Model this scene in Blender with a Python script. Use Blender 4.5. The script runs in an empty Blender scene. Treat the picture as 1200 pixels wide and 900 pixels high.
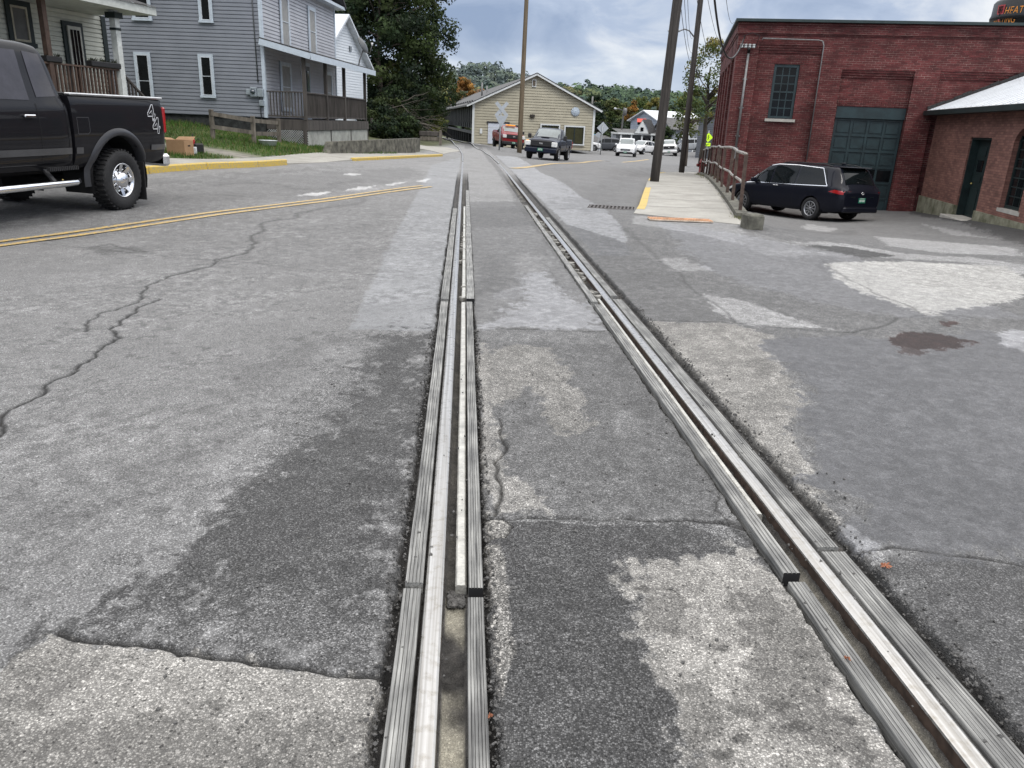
import bpy, math, random
import numpy as np
from mathutils import Vector, Matrix
random.seed(7); RNG = np.random.default_rng(7)
PI = math.pi
scene = bpy.context.scene
COL = scene.collection
# ------------------------------------------------------------------ camera
F_PX, TH, RO, EYE = 900.0, math.radians(18.8), math.radians(2.4), 1.6
def ray(px, py):
    dx, dy = px-600, 450-py
    u = dx*math.cos(RO)-dy*math.sin(RO); v = dx*math.sin(RO)+dy*math.cos(RO)
    return (u, v*math.sin(TH)+F_PX*math.cos(TH), v*math.cos(TH)-F_PX*math.sin(TH))
def atY(px, py, Y):
    r = ray(px, py); k = Y/r[1]; return Vector((r[0]*k, Y, EYE+r[2]*k))
def atz(px, py, z=0.0):
    r = ray(px, py); k = (z-EYE)/r[2]; return Vector((r[0]*k, r[1]*k, z))
# ------------------------------------------------------------------ terrain height (thin plate spline through surveyed points)
CP = [(0,0,0),(-3,3,0),(3,3,0),(-6,6,.06),(0,8,0),(3,8,0),(-3,8,.03),(0,15,0),(-1,22,0),(-1.8,30,0),(-2.4,42,-.08),(-3.15,50,-.13),(-4.3,60,-.18),(-5.75,70,-.22),(-7.05,77,-.25),(-9.8,88,-.3),(-14,110,-.6),
 (-6,12,.09),(-5.3,9,.04),(-12,9,.25),(-10,15,.25),(-8.2,17.2,.26),(-6.6,22.2,.22),(-5.5,26.4,.17),(-3.6,34,.0),(-11,19,.6),(-20,19,.9),
 (-9.5,22,.34),(-9.5,26.5,.55),(-11,30,.9),(-20,30,1.2),(-9,34,.5),(-9,39,.5),(-6.6,31,.22),(-6.3,38,.1),(-7.5,45,.1),(-12,55,.6),(-30,55,2.2),(-40,20,1.5),(-12,75,.6),
 (2.2,15.4,0),(4,13.6,0),(4,23.6,-.03),(1.5,23,0),(1,30,-.1),(4,32,-.16),(5.5,32,-.18),(8,38,-.48),(9.2,42,-.62),(3,40,-.28),(1.5,47.6,-.42),(5,55,-.65),(12,55,-.8),(0,62,-.4),(0,76,-.8),(-4,84,-.7),(6,80,-1.1),(22,80,-1.4),(2,110,-1.8),(20,130,-2.5),(0,130,-2.2),
 (4.4,11,-.06),(8,8,-.08),(14,8,-.1),(6,13.5,-.16),(6.5,17,-.42),(7.3,21,-.78),(8.6,25.5,-1.0),(7.9,28.5,-1.05),(11.8,30,-1.06),(14.6,29.4,-.96),(13.8,24.7,-.7),(13.2,20.5,-.5),(11,16,-.38),(12,13,-.25),(20,15,-.3),(9.8,33,-1.0),(25,30,-1)]
for _p in ((748,184.5,80),(755,181,92),(785,184,97),(808,178.5,104),(700,177,100),(665,181,82),(770,184,98),(730,177,118),(820,178,100),(640,185,60),(598,176.5,70)):
    CP.append(tuple(atY(*_p)))
CP = np.array(CP, float)
def _tps_k(r2): return r2*np.log(r2+1e-9)*.5
_n = len(CP)
_A = np.zeros((_n+3,_n+3)); _d = ((CP[:,None,:2]-CP[None,:,:2])**2).sum(-1)
_A[:_n,:_n] = _tps_k(_d)+np.eye(_n)*.5; _A[:_n,_n] = 1; _A[:_n,_n+1:] = CP[:,:2]; _A[_n:,:_n] = _A[:_n,_n:].T
_w = np.linalg.solve(_A, np.r_[CP[:,2],0,0,0])
def tps(x, y):
    x = np.atleast_1d(np.asarray(x,float)); y = np.atleast_1d(np.asarray(y,float))
    out = np.empty(x.shape); xs, ys, o = x.ravel(), y.ravel(), out.ravel()
    for i in range(0, len(xs), 60000):
        a, b = xs[i:i+60000], ys[i:i+60000]
        r2 = (a[:,None]-CP[:,0])**2+(b[:,None]-CP[:,1])**2
        o[i:i+60000] = _tps_k(r2)@_w[:_n]+_w[_n]+_w[_n+1]*a+_w[_n+2]*b
    return o.reshape(x.shape)
PHI = math.radians(4.07); CPH, SPH = math.cos(PHI), math.sin(PHI)
def uv_of(x, y): return x*CPH+y*SPH, -x*SPH+y*CPH
def xy_of(u, v): return u*CPH-v*SPH, u*SPH+v*CPH
def sstep(a, b, t): t = np.clip((t-a)/(b-a),0,1); return t*t*(3-2*t)
def ground_np(x, y):
    x = np.atleast_1d(np.asarray(x,float)); y = np.atleast_1d(np.asarray(y,float))
    z = tps(x, np.clip(y,-5,135)); 
    u, v = uv_of(x, y)
    # the near foreground and the track bed are level with the rail head
    flat = np.maximum((1-sstep(5,11,v))*(1-sstep(2.5,6,np.abs(u-.7))), (1-sstep(26,34,v))*(1-sstep(.9,2.2,np.abs(u-.68))))
    z = z*(1-flat)
    xr = np.interp(y,SWR[1],SWR[0]); xl = np.interp(y,SWL[1],SWL[0])
    wsw = sstep(xl-2.4,xl-.3,x)*(1-sstep(xr+.05,xr+.9,x))*sstep(12.5,14.5,y)*(1-sstep(47,54,y))
    z = z*(1-wsw)+(SWZ(y)-.11*sstep(15.4,18.5,y))*wsw
    far = sstep(125,150,y)
    z = z*(1-far)+far*(-2.6-.006*np.clip(y-140,0,260))
    side = sstep(45,90,np.abs(x))
    return z*(1-side)+side*np.where(x<0, 2.0*(1-far)-3*far, -2.0)
SWR = ((4.22,4.22,5.06,6.09,7.14,8.0,8.95,9.6),(12,15.3,19.6,25,30.5,35,40.3,44)); SWL = ((2.0,2.24,2.62,3.35,4.15,5.2,6.3,7.6,9.6),(12,15.35,17.2,21.4,26,31.5,37,42.5,47))
def SWZ(y): return np.interp(y,[12,18,23,28,32,36,40,44,48],[0,0,-.03,-.10,-.20,-.34,-.50,-.66,-.80])
def G(x, y): return float(ground_np(x, y)[0])
def at(px, py, dz=0.0):
    """world point on the terrain seen at this pixel of the photograph"""
    r = ray(px, py)
    ys = np.concatenate([np.linspace(1,30,300), np.linspace(30,140,500)])
    k = ys/r[1]; zz = EYE+r[2]*k; g = ground_np(r[0]*k, ys)+dz
    i = int(np.argmax(zz <= g))
    if zz[i] > g[i]: i = len(ys)-1
    if i > 0:
        d0 = zz[i-1]-g[i-1]; d1 = zz[i]-g[i]; t = d0/(d0-d1+1e-9)
        y = ys[i-1]+(ys[i]-ys[i-1])*min(max(t,0),1)
    else: y = ys[0]
    k = y/r[1]
    return Vector((r[0]*k, y, G(r[0]*k, y)+dz))
# ------------------------------------------------------------------ numpy value noise
_perm = RNG.random((256,256)).astype(np.float32)
def vnoise(x, y):
    xi = np.floor(x).astype(int); yi = np.floor(y).astype(int); fx = x-xi; fy = y-yi
    fx = fx*fx*(3-2*fx); fy = fy*fy*(3-2*fy)
    a = _perm[xi&255, yi&255]; b = _perm[(xi+1)&255, yi&255]; c = _perm[xi&255,(yi+1)&255]; d = _perm[(xi+1)&255,(yi+1)&255]
    return (a*(1-fx)+b*fx)*(1-fy)+(c*(1-fx)+d*fx)*fy
def fbm(x, y, o=4, s=1.0):
    r = 0; a = .5; t = 0
    for i in range(o):
        r = r+a*vnoise(x*s+17.3*i, y*s-9.1*i); t += a; a *= .55; s *= 2.07
    return r/t*2-1
# ------------------------------------------------------------------ materials
MATS = {}
def nt_new(name):
    m = bpy.data.materials.new(name); m.use_nodes = True; nt = m.node_tree
    b = nt.nodes['Principled BSDF']; return m, nt, b
def mat(name, col, rough=.6, metal=0., var=.12, scale=6., bump=0., bscale=60., spec=.35, coat=0., stretch=(1,1,1), dirt=None, alpha=None, emit=0, trans=0):
    if name in MATS: return MATS[name]
    m, nt, b = nt_new(name); N, L = nt.nodes, nt.links
    b.inputs['Roughness'].default_value = rough; b.inputs['Metallic'].default_value = metal
    b.inputs['Specular IOR Level'].default_value = spec; b.inputs['Coat Weight'].default_value = coat
    b.inputs['Coat Roughness'].default_value = .04
    tc = N.new('ShaderNodeTexCoord'); mp = N.new('ShaderNodeMapping'); mp.inputs['Scale'].default_value = stretch
    L.new(tc.outputs['Object'], mp.inputs['Vector'])
    n = N.new('ShaderNodeTexNoise'); n.inputs['Scale'].default_value = scale; n.inputs['Detail'].default_value = 6; n.inputs['Roughness'].default_value = .65
    L.new(mp.outputs[0], n.inputs['Vector'])
    r = N.new('ShaderNodeValToRGB'); c = Vector(col)
    lo = c*(1-var*1.6); hi = c*(1+var*1.6)
    if dirt: lo = Vector(dirt)
    r.color_ramp.elements[0].position = .3; r.color_ramp.elements[1].position = .7
    r.color_ramp.elements[0].color = (*[max(0,q) for q in lo],1); r.color_ramp.elements[1].color = (*[min(1,q) for q in hi],1)
    L.new(n.outputs['Fac'], r.inputs[0]); L.new(r.outputs[0], b.inputs['Base Color'])
    if bump:
        n2 = N.new('ShaderNodeTexNoise'); n2.inputs['Scale'].default_value = bscale; n2.inputs['Detail'].default_value = 4
        L.new(mp.outputs[0], n2.inputs['Vector'])
        bp = N.new('ShaderNodeBump'); bp.inputs['Strength'].default_value = bump; bp.inputs['Distance'].default_value = .02
        L.new(n2.outputs['Fac'], bp.inputs['Height']); L.new(bp.outputs[0], b.inputs['Normal'])
    if emit:
        b.inputs['Emission Color'].default_value = (*col,1); b.inputs['Emission Strength'].default_value = emit
    if trans:
        b.inputs['Transmission Weight'].default_value = trans
    MATS[name] = m; return m
def glass_mat(name, tint=(.02,.025,.03), rough=.03, spec=.9, var=.2):
    return mat(name, tint, rough=rough, var=var, scale=1.5, spec=spec, coat=.3)
# ------------------------------------------------------------------ mesh builder
class MB:
    def __init__(s): s.v = []; s.f = []; s.m = []; s.mats = []; s.n = 0; s.sm = []
    def mi(s, m):
        if m is None: return 0
        if m not in s.mats: s.mats.append(m)
        return s.mats.index(m)
    def add(s, vs, fs, m=None, smooth=False):
        k = s.n; i = s.mi(m)
        s.v.extend([tuple(p) for p in vs]); s.n += len(vs)
        for f in fs: s.f.append(tuple(k+q for q in f)); s.m.append(i); s.sm.append(smooth)
        return s
    def box(s, c, d, m=None, rz=0, M=None, taper=1.0, bev=0):
        hx, hy, hz = d[0]/2, d[1]/2, d[2]/2
        if bev > 0:
            return s.bbox(c, d, bev, m, rz, M)
        vs = [(x*hx*(taper if z>0 else 1), y*hy*(taper if z>0 else 1), z*hz) for z in (-1,1) for x,y in ((-1,-1),(1,-1),(1,1),(-1,1))]
        fs = [(3,2,1,0),(4,5,6,7),(0,1,5,4),(1,2,6,5),(2,3,7,6),(3,0,4,7)]
        T = Matrix.Translation(c)@Matrix.Rotation(rz,4,'Z')
        if M is not None: T = M@T
        return s.add([T@Vector(p) for p in vs], fs, m)
    def bbox(s, c, d, b, m=None, rz=0, M=None):
        hx, hy, hz = d[0]/2, d[1]/2, d[2]/2; b = min(b, hx*.9, hy*.9, hz*.9)
        vs = []; idx = {}
        for sx in (-1,1):
            for sy in (-1,1):
                for sz in (-1,1):
                    for a in range(3):
                        p = [sx*(hx-b), sy*(hy-b), sz*(hz-b)]; p[a] += (sx,sy,sz)[a]*b
                        idx[(sx,sy,sz,a)] = len(vs); vs.append(p)
        fs = []
        for a in range(3):
            b1, b2 = (a+1)%3, (a+2)%3
            for q in (-1,1):
                L = []
                for s1, s2 in ((-1,-1),(1,-1),(1,1),(-1,1)):
                    k = [0,0,0]; k[a] = q; k[b1] = s1; k[b2] = s2; L.append(idx[(*k,a)])
                fs.append(L if q > 0 else L[::-1])
            for s1 in (-1,1):
                for s2 in (-1,1):   # edge parallel to axis a
                    k0 = [0,0,0]; k0[a] = -1; k0[b1] = s1; k0[b2] = s2; k1 = list(k0); k1[a] = 1
                    L = [idx[(*k0,b1)], idx[(*k1,b1)], idx[(*k1,b2)], idx[(*k0,b2)]]
                    fs.append(L)
        for sx in (-1,1):
            for sy in (-1,1):
                for sz in (-1,1): fs.append([idx[(sx,sy,sz,a)] for a in range(3)])
        T = Matrix.Translation(c)@Matrix.Rotation(rz,4,'Z')
        if M is not None: T = M@T
        return s.add([T@Vector(p) for p in vs], fs, m)
    def bar(s, a, b, w, h=None, m=None, up=(0,0,1)):
        a, b = Vector(a), Vector(b); h = w if h is None else h
        d = (b-a).normalized(); U = Vector(up)
        if abs(d.dot(U)) > .98: U = Vector((0,1,0))
        x = d.cross(U).normalized(); y = x.cross(d)
        vs = [p+x*i*w/2+y*j*h/2 for p in (a,b) for i,j in ((-1,-1),(1,-1),(1,1),(-1,1))]
        return s.add(vs, [(3,2,1,0),(4,5,6,7),(0,1,5,4),(1,2,6,5),(2,3,7,6),(3,0,4,7)], m)
    def tube(s, pts, r, m=None, n=8, cap=True):
        pts = [Vector(p) for p in pts]; R = r if isinstance(r,(list,tuple)) else [r]*len(pts)
        vs = []; fs = []; prev = None
        for i, p in enumerate(pts):
            d = (pts[min(i+1,len(pts)-1)]-pts[max(i-1,0)]).normalized()
            if prev is None:
                x = d.cross(Vector((0,0,1)));  x = Vector((1,0,0)) if x.length < 1e-3 else x.normalized()
            else: x = (prev-d*prev.dot(d)).normalized()
            prev = x; y = d.cross(x)
            for k in range(n):
                t = 2*PI*k/n; vs.append(p+(x*math.cos(t)+y*math.sin(t))*R[i])
        for i in range(len(pts)-1):
            for k in range(n): fs.append((i*n+k, i*n+(k+1)%n, (i+1)*n+(k+1)%n, (i+1)*n+k))
        if cap: fs.append(tuple(range(n))[::-1]); fs.append(tuple((len(pts)-1)*n+k for k in range(n)))
        return s.add(vs, fs, m, True)
    def lathe(s, prof, M=None, n=32, m=None, smooth=True):   # prof: (radius, height along local z)
        vs = []; fs = []
        for r, z in prof:
            for k in range(n):
                t = 2*PI*k/n; vs.append((r*math.cos(t), r*math.sin(t), z))
        for i in range(len(prof)-1):
            for k in range(n): fs.append((i*n+k, i*n+(k+1)%n, (i+1)*n+(k+1)%n, (i+1)*n+k))
        M = M or Matrix.Identity(4)
        return s.add([M@Vector(p) for p in vs], fs, m, smooth)
    def prism(s, poly, z0, z1, M=None, m=None):   # poly of (x,y), extruded in z
        n = len(poly); vs = [(x,y,z0) for x,y in poly]+[(x,y,z1) for x,y in poly]
        fs = [tuple(range(n))[::-1], tuple(range(n,2*n))]+[(i,(i+1)%n,n+(i+1)%n,n+i) for i in range(n)]
        M = M or Matrix.Identity(4)
        return s.add([M@Vector(p) for p in vs], fs, m)
    def quad(s, a, b, c, d, m=None): return s.add([a,b,c,d], [(0,1,2,3)], m)
    def build(s, name, m=None, parent=None, loc=None, rz=0):
        me = bpy.data.meshes.new(name); me.from_pydata(s.v, [], s.f)
        if m is not None: me.materials.append(m)
        else:
            for q in s.mats: me.materials.append(q)
            me.polygons.foreach_set('material_index', s.m)
        me.polygons.foreach_set('use_smooth', s.sm); me.update()
        return link(name, me, parent, loc, rz)
def link(name, me, parent=None, loc=None, rz=0):
    o = bpy.data.objects.new(name, me); COL.objects.link(o)
    if loc is not None: o.location = loc
    if rz: o.rotation_euler = (0,0,rz)
    if parent is not None: o.parent = parent
    return o
def tag(o, label=None, cat=None, group=None, kind=None):
    if label: o['label'] = label
    if cat: o['category'] = cat
    if group: o['group'] = group
    if kind: o['kind'] = kind
    return o
def thing(name, label, cat, loc=(0,0,0), rz=0, group=None):
    o = bpy.data.objects.new(name, None); COL.objects.link(o); o.empty_display_size = .2
    o.location = loc; o.rotation_euler = (0,0,rz)
    return tag(o, label, cat, group)
def copy_tree(o, parent=None):
    c = o.copy(); COL.objects.link(c); c.parent = parent
    for ch in [q for q in bpy.data.objects if q.parent == o]: copy_tree(ch, c)
    return c
def quads_mesh(name, V, n_per=4, mats=(), col=None, smooth=False):
    """mesh from an (N*4,3) array of loose quads, optional per-quad colour"""
    nq = len(V)//n_per
    me = bpy.data.meshes.new(name); me.vertices.add(len(V)); me.vertices.foreach_set('co', np.ascontiguousarray(V,dtype=np.float32).ravel())
    me.loops.add(len(V)); me.loops.foreach_set('vertex_index', np.arange(len(V),dtype=np.int32))
    me.polygons.add(nq); me.polygons.foreach_set('loop_start', np.arange(0,len(V),n_per,dtype=np.int32))
    for m in mats: me.materials.append(m)
    if col is not None:
        a = me.color_attributes.new('Col','FLOAT_COLOR','POINT')
        c = np.ones((len(V),4),np.float32); c[:,:3] = np.repeat(col, n_per, axis=0); a.data.foreach_set('color', c.ravel())
    me.update(calc_edges=True); return me
def grid_mesh(name, X, Y, Z, mats=(), cols=None, smooth=True, mask=None):
    R, C = X.shape
    me = bpy.data.meshes.new(name); me.vertices.add(R*C)
    me.vertices.foreach_set('co', np.stack([X,Y,Z],-1).astype(np.float32).ravel())
    i = np.arange(R*C,dtype=np.int32).reshape(R,C)
    q = np.stack([i[:-1,:-1],i[:-1,1:],i[1:,1:],i[1:,:-1]],-1).reshape(-1,4)
    if mask is not None: q = q[mask.ravel()]
    nf = len(q); me.loops.add(nf*4); me.loops.foreach_set('vertex_index', np.ascontiguousarray(q).ravel())
    me.polygons.add(nf); me.polygons.foreach_set('loop_start', np.arange(0,nf*4,4,dtype=np.int32))
    me.polygons.foreach_set('use_smooth', np.full(nf,smooth))
    for m in mats: me.materials.append(m)
    for n, c in (cols or {}).items():
        a = me.color_attributes.new(n,'FLOAT_COLOR','POINT'); a.data.foreach_set('color', np.ascontiguousarray(c,dtype=np.float32).ravel())
    me.update(calc_edges=True); return me
def poly_sd(px, py, poly):
    """signed distance to polygon, negative inside"""
    d = np.full(px.shape, 1e9); inside = np.zeros(px.shape, bool); n = len(poly)
    for i in range(n):
        ax, ay = poly[i]; bx, by = poly[(i+1)%n]; ex, ey = bx-ax, by-ay
        t = np.clip(((px-ax)*ex+(py-ay)*ey)/(ex*ex+ey*ey+1e-12),0,1)
        d = np.minimum(d, (px-ax-t*ex)**2+(py-ay-t*ey)**2)
        c = ((ay>py)!=(by>py)); xi = ex*(py-ay)/(ey if abs(ey)>1e-12 else 1e-12)+ax
        inside ^= c&(px<xi)
    d = np.sqrt(d); return np.where(inside,-d,d)
def line_d(px, py, pl):
    d = np.full(px.shape,1e9)
    for (ax,ay),(bx,by) in zip(pl[:-1],pl[1:]):
        ex, ey = bx-ax, by-ay
        t = np.clip(((px-ax)*ex+(py-ay)*ey)/(ex*ex+ey*ey+1e-12),0,1)
        d = np.minimum(d,(px-ax-t*ex)**2+(py-ay-t*ey)**2)
    return np.sqrt(d)
# ================================================================== GROUND
def asphalt_material():
    m, nt, b = nt_new('asphalt'); N, L = nt.nodes, nt.links
    b.inputs['Specular IOR Level'].default_value = .45
    col = N.new('ShaderNodeVertexColor'); col.layer_name = 'Col'
    aux = N.new('ShaderNodeVertexColor'); aux.layer_name = 'Aux'
    sp = N.new('ShaderNodeSeparateColor'); L.new(aux.outputs['Color'], sp.inputs[0])   # R crack, G sheen, B stone contrast
    tc = N.new('ShaderNodeTexCoord')
    def math_(op, a, b_=None, c=None):
        n = N.new('ShaderNodeMath'); n.operation = op
        for i, q in enumerate((a,b_,c)):
            if q is None: continue
            if hasattr(q,'is_output'): L.new(q, n.inputs[i])
            else: n.inputs[i].default_value = q
        return n.outputs[0]
    def vor(scale, feat='F1'):
        v = N.new('ShaderNodeTexVoronoi'); v.inputs['Scale'].default_value = scale; v.feature = feat; L.new(tc.outputs['Object'], v.inputs['Vector']); return v
    def noi(scale, d=3, r=.6):
        v = N.new('ShaderNodeTexNoise'); v.inputs['Scale'].default_value = scale; v.inputs['Detail'].default_value = d; v.inputs['Roughness'].default_value = r
        L.new(tc.outputs['Object'], v.inputs['Vector']); return v.outputs['Fac']
    v1 = vor(185); s1 = N.new('ShaderNodeSeparateColor'); L.new(v1.outputs['Color'], s1.inputs[0])
    v2 = vor(66); s2 = N.new('ShaderNodeSeparateColor'); L.new(v2.outputs['Color'], s2.inputs[0])
    # stones: bright cells with dark binder between them
    stone = math_('POWER', s1.outputs[0], 2.6)
    cellshape = math_('SUBTRACT', 1.0, math_('MULTIPLY', v1.outputs['Distance'], 1.05))
    st = math_('MULTIPLY', math_('MULTIPLY_ADD', stone, 1.9, .42), cellshape)
    big = math_('GREATER_THAN', s2.outputs[1], .86); bigs = math_('MULTIPLY', big, math_('LESS_THAN', v2.outputs['Distance'], .34))
    st = math_('ADD', st, math_('MULTIPLY', bigs, .75))
    pit = math_('MULTIPLY', math_('GREATER_THAN', s2.outputs[2], .8), math_('LESS_THAN', v2.outputs['Distance'], .3))
    st = math_('SUBTRACT', st, math_('MULTIPLY', pit, .35))
    fine = math_('MULTIPLY_ADD', noi(420,2), 1.1, .45)
    mid = math_('MULTIPLY_ADD', noi(13,8,.78), .8, .6)
    broad = math_('MULTIPLY_ADD', noi(1.1,5,.6), .5, .75)
    stc = math_('MULTIPLY_ADD', math_('SUBTRACT', st, .78), sp.outputs[2], 1.0)
    fac = math_('MULTIPLY', math_('MULTIPLY', math_('MULTIPLY', stc, fine), mid), broad)
    mpm = N.new('ShaderNodeMapping'); mpm.inputs['Rotation'].default_value = (0,0,.62); L.new(tc.outputs['Object'], mpm.inputs[0])
    mps = N.new('ShaderNodeMapping'); mps.inputs['Scale'].default_value = (1.0,.8,1); L.new(mpm.outputs[0], mps.inputs[0])
    nm = N.new('ShaderNodeTexNoise'); nm.inputs['Scale'].default_value = 9; nm.inputs['Detail'].default_value = 14; nm.inputs['Roughness'].default_value = .80; L.new(mps.outputs[0], nm.inputs['Vector'])
    rm = N.new('ShaderNodeValToRGB'); em = rm.color_ramp.elements; em[0].position = .455; em[1].position = .56; em[0].color = (.55,.55,.55,1); em[1].color = (1.32,1.32,1.30,1); q_ = em.new(.50); q_.color = (.95,.95,.95,1); L.new(nm.outputs['Fac'], rm.inputs[0])
    fac = math_('MULTIPLY', fac, math_('MULTIPLY_ADD', math_('SUBTRACT', rm.outputs[0], 1.0), aux.outputs['Alpha'], 1.0))
    fac = math_('MAXIMUM', fac, .12)
    mul = N.new('ShaderNodeVectorMath'); mul.operation = 'SCALE'; L.new(col.outputs['Color'], mul.inputs[0]); L.new(fac, mul.inputs['Scale'])
    mix = N.new('ShaderNodeMix'); mix.data_type = 'RGBA'; L.new(sp.outputs[0], mix.inputs['Factor']); L.new(mul.outputs[0], mix.inputs['A'])
    mix.inputs['B'].default_value = (.012,.012,.012,1); L.new(mix.outputs['Result'], b.inputs['Base Color'])
    L.new(math_('MULTIPLY_ADD', sp.outputs[1], -.50, math_('MULTIPLY_ADD', noi(30,3), .25, .72)), b.inputs['Roughness'])
    bp = N.new('ShaderNodeBump'); bp.inputs['Strength'].default_value = .75; bp.inputs['Distance'].default_value = .006
    h = math_('ADD', math_('MULTIPLY', v1.outputs['Distance'], -.8), math_('MULTIPLY', noi(60,5), 1.2)); L.new(h, bp.inputs['Height']); L.new(bp.outputs[0], b.inputs['Normal'])
    return m
ASPH = asphalt_material()

# ---- rail assembly, lateral stations in track coordinates (u)
LT0, LT1 = -.215, .108      # left trough
RT0, RT1 = 1.232, 1.632     # right trough
cols_track = [LT0-.05+i*.006 for i in range(0,10)]
cols_track += list(np.arange(LT0+.012, LT1-.004, .0085)) + [LT1-.004+i*.005 for i in range(0,11)]
c_mid = list(np.linspace(cols_track[-1]+.008, RT0-.052, 230))
cols_track += c_mid + [RT0-.045+i*.006 for i in range(0,9)] + list(np.arange(RT0+.012, RT1-.004, .009)) + [RT1-.004+i*.0055 for i in range(0,11)]
cols_track = np.array(sorted(cols_track)); uL, uR = cols_track[0], cols_track[-1]
vr = [-8,-5,-3,-1.5,-.5,.3,.8,1.1]; v = 1.3
while v < 30:
    vr.append(v); v += max(.0045, v*v/1440*1.05)
while v < 140:
    vr.append(v); v += min(v*v/1440*1.0, 1.5)
vr += [150,165,190,230,300,450,700,1100,1800,2800,4200]
vr = np.array(vr)
nS = 400
s_in = np.linspace(0,1,nS)[1:]; s_out = np.array([1.08,1.2,1.45,1.9,2.7,4.5])
S = np.r_[s_in, s_out]
Wl = np.maximum(.35+.74*np.abs(vr), 1.4)
Vg = np.repeat(vr[:,None], len(S)*2+len(cols_track), 1)
Ug = np.concatenate([uL-(S[::-1][None,:])*Wl[:,None], np.repeat(cols_track[None,:],len(vr),0), uR+S[None,:]*(Wl[:,None]*1.0)],1)
Xg, Yg = xy_of(Ug, Vg)
Zg = ground_np(Xg, Yg)
near = 1-sstep(22,27,Vg)
jit = fbm(Xg,Yg,4,14)*.022*(1-sstep(8,20,Vg)) + fbm(Xg,Yg,3,2.2)*.012*sstep(2,5,Vg)
def trough(u0,u1):
    d = np.maximum(u0-Ug+jit, Ug-u1+jit*1.0)      # <0 inside
    return 1-sstep(-.004,.014,d)
T = np.maximum(trough(LT0,LT1), trough(RT0,RT1))*near
T0 = np.maximum(sstep(0,.004,Ug-LT0)*sstep(0,.004,LT1-Ug), sstep(0,.004,Ug-RT0)*sstep(0,.004,RT1-Ug))*near
depth = .045+.012*fbm(Xg,Yg,3,30)
# flangeway deeper
fl = np.maximum(((Ug>-.035)&(Ug<.03)).astype(float), ((Ug>1.322)&(Ug<1.382)).astype(float))
fl = fl*near
Zg = Zg - T*depth - fl*.02
# rounded worn edges & coarse unevenness
nearV = 1-sstep(14,24,Vg)
edge = np.minimum(np.abs(Ug-LT0),np.minimum(np.abs(Ug-LT1),np.minimum(np.abs(Ug-RT0),np.abs(Ug-RT1))))
Zg += nearV*(1-T)*(-.006*np.exp(-edge/.03)) + .004*fbm(Xg,Yg,3,1.3)*sstep(.02,.2,edge)
# ---- albedo
nz = fbm(Xg,Yg,5,1.6); nz2 = fbm(Xg+31,Yg-12,5,6.5); nz3 = fbm(Xg-50,Yg+77,4,.35)
base = np.full(Xg.shape,.235)+.012*nz3
base = np.where(Ug>RT1,.165,base); base = np.where((Ug>0)&(Ug<1.3),.165,base)
tint = np.zeros(Xg.shape+(3,)); tint[...] = (1,1.0,1.0)
sheen = np.zeros(Xg.shape); stone = np.full(Xg.shape,.8)
sheen += .15*(Ug>RT1)
crack = np.zeros(Xg.shape)
rag = fbm(Xg+4,Yg*.8,6,22.0)*(1-.5*sstep(6,16,Vg))+.6*fbm(Xg-7,Yg+3,5,7.0)
def W(p): return [tuple(at(*q)[:2]) for q in p]
def patch(px, tone, blend=1., soft=.08, j=.05, col=None, sh=None, st=None, us=None):
    P = W(px) if us is None else px
    xs = [q[0] for q in P]; ys = [q[1] for q in P]; pad = soft*2+j*2+.1
    M_ = (Xg>min(xs)-pad)&(Xg<max(xs)+pad)&(Yg>min(ys)-pad)&(Yg<max(ys)+pad)
    if not M_.any(): return
    X, Y = Xg[M_], Yg[M_]
    sd = poly_sd(X,Y,P)+j*(nz2[M_]*1.3+nz[M_]*.9)+(soft*1.5+j*.7)*rag[M_]; soft = soft*.6
    w = (1-sstep(-soft,soft,sd))*blend
    base[M_] = base[M_]*(1-w)+tone*w
    if col is not None: tint[M_] = tint[M_]*(1-w[:,None])+np.array(col)*w[:,None]
    if sh is not None: sheen[M_] = sheen[M_]*(1-w)+sh*w
    if st is not None: stone[M_] = stone[M_]*(1-w)+st*w
BL = (.99,1.0,1.04); WM = (1.03,1.0,.94)
# left carriageway
patch([(410,386),(508,389),(528,300),(537,205),(540,184),(506,193),(495,215),(450,300)],.255,1,.03,.02,col=(.98,1,1.03),st=.35)
patch([(0,250),(0,222),(120,225),(330,205),(480,196),(500,205),(420,222),(150,245),(60,262)],.15,.55,.3,.2,st=.5)
patch([(0,210),(170,212),(420,195),(300,206),(150,222),(0,240)],.12,.35,.2,.3)
patch([(505,391),(452,392),(400,425),(330,505),(235,600),(150,680),(68,742),(200,762),(450,792),(476,640),(500,450)],.088,.92,.16,.16,st=1.1)
patch([(372,393),(398,396),(330,430),(255,478),(215,480),(270,440)],.11,.6,.12,.16)
patch([(0,600),(120,560),(260,500),(330,470),(250,540),(120,600),(0,660)],.13,.5,.12,.2)
patch([(0,668),(140,610),(300,530),(380,478),(330,520),(200,620),(60,700),(0,730)],.135,.55,.1,.14)
patch([(60,705),(230,610),(330,535),(430,440),(400,430),(300,510),(200,585),(40,668)],.25,.75,.09,.14)
patch([(-40,560),(100,520),(330,410),(400,400),(300,470),(100,580),(-40,640)],.25,.35,.15,.2)
patch([(300,470),(380,430),(430,400),(450,400),(380,470),(320,530)],.25,.5,.1,.1)
patch([(90,738),(200,700),(330,690),(440,735),(446,785),(250,763)],.19,.7,.05,.12)
patch([(400,480),(470,470),(480,490),(430,500)],.19,.45,.08,.1)
patch([(330,640),(410,600),(440,620),(370,680)],.12,.4,.08,.1)
patch([(60,745),(450,795),(432,900),(425,980),(-100,980),(-60,840)],.34,1,.02,.03,col=WM,st=.85)
patch([(-60,850),(120,842),(300,835),(430,850),(425,960),(-60,960)],.15,.6,.05,.07,col=WM)
patch([(-40,790),(60,760),(130,770),(60,830),(-40,840)],.16,.55,.06,.07)
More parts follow.
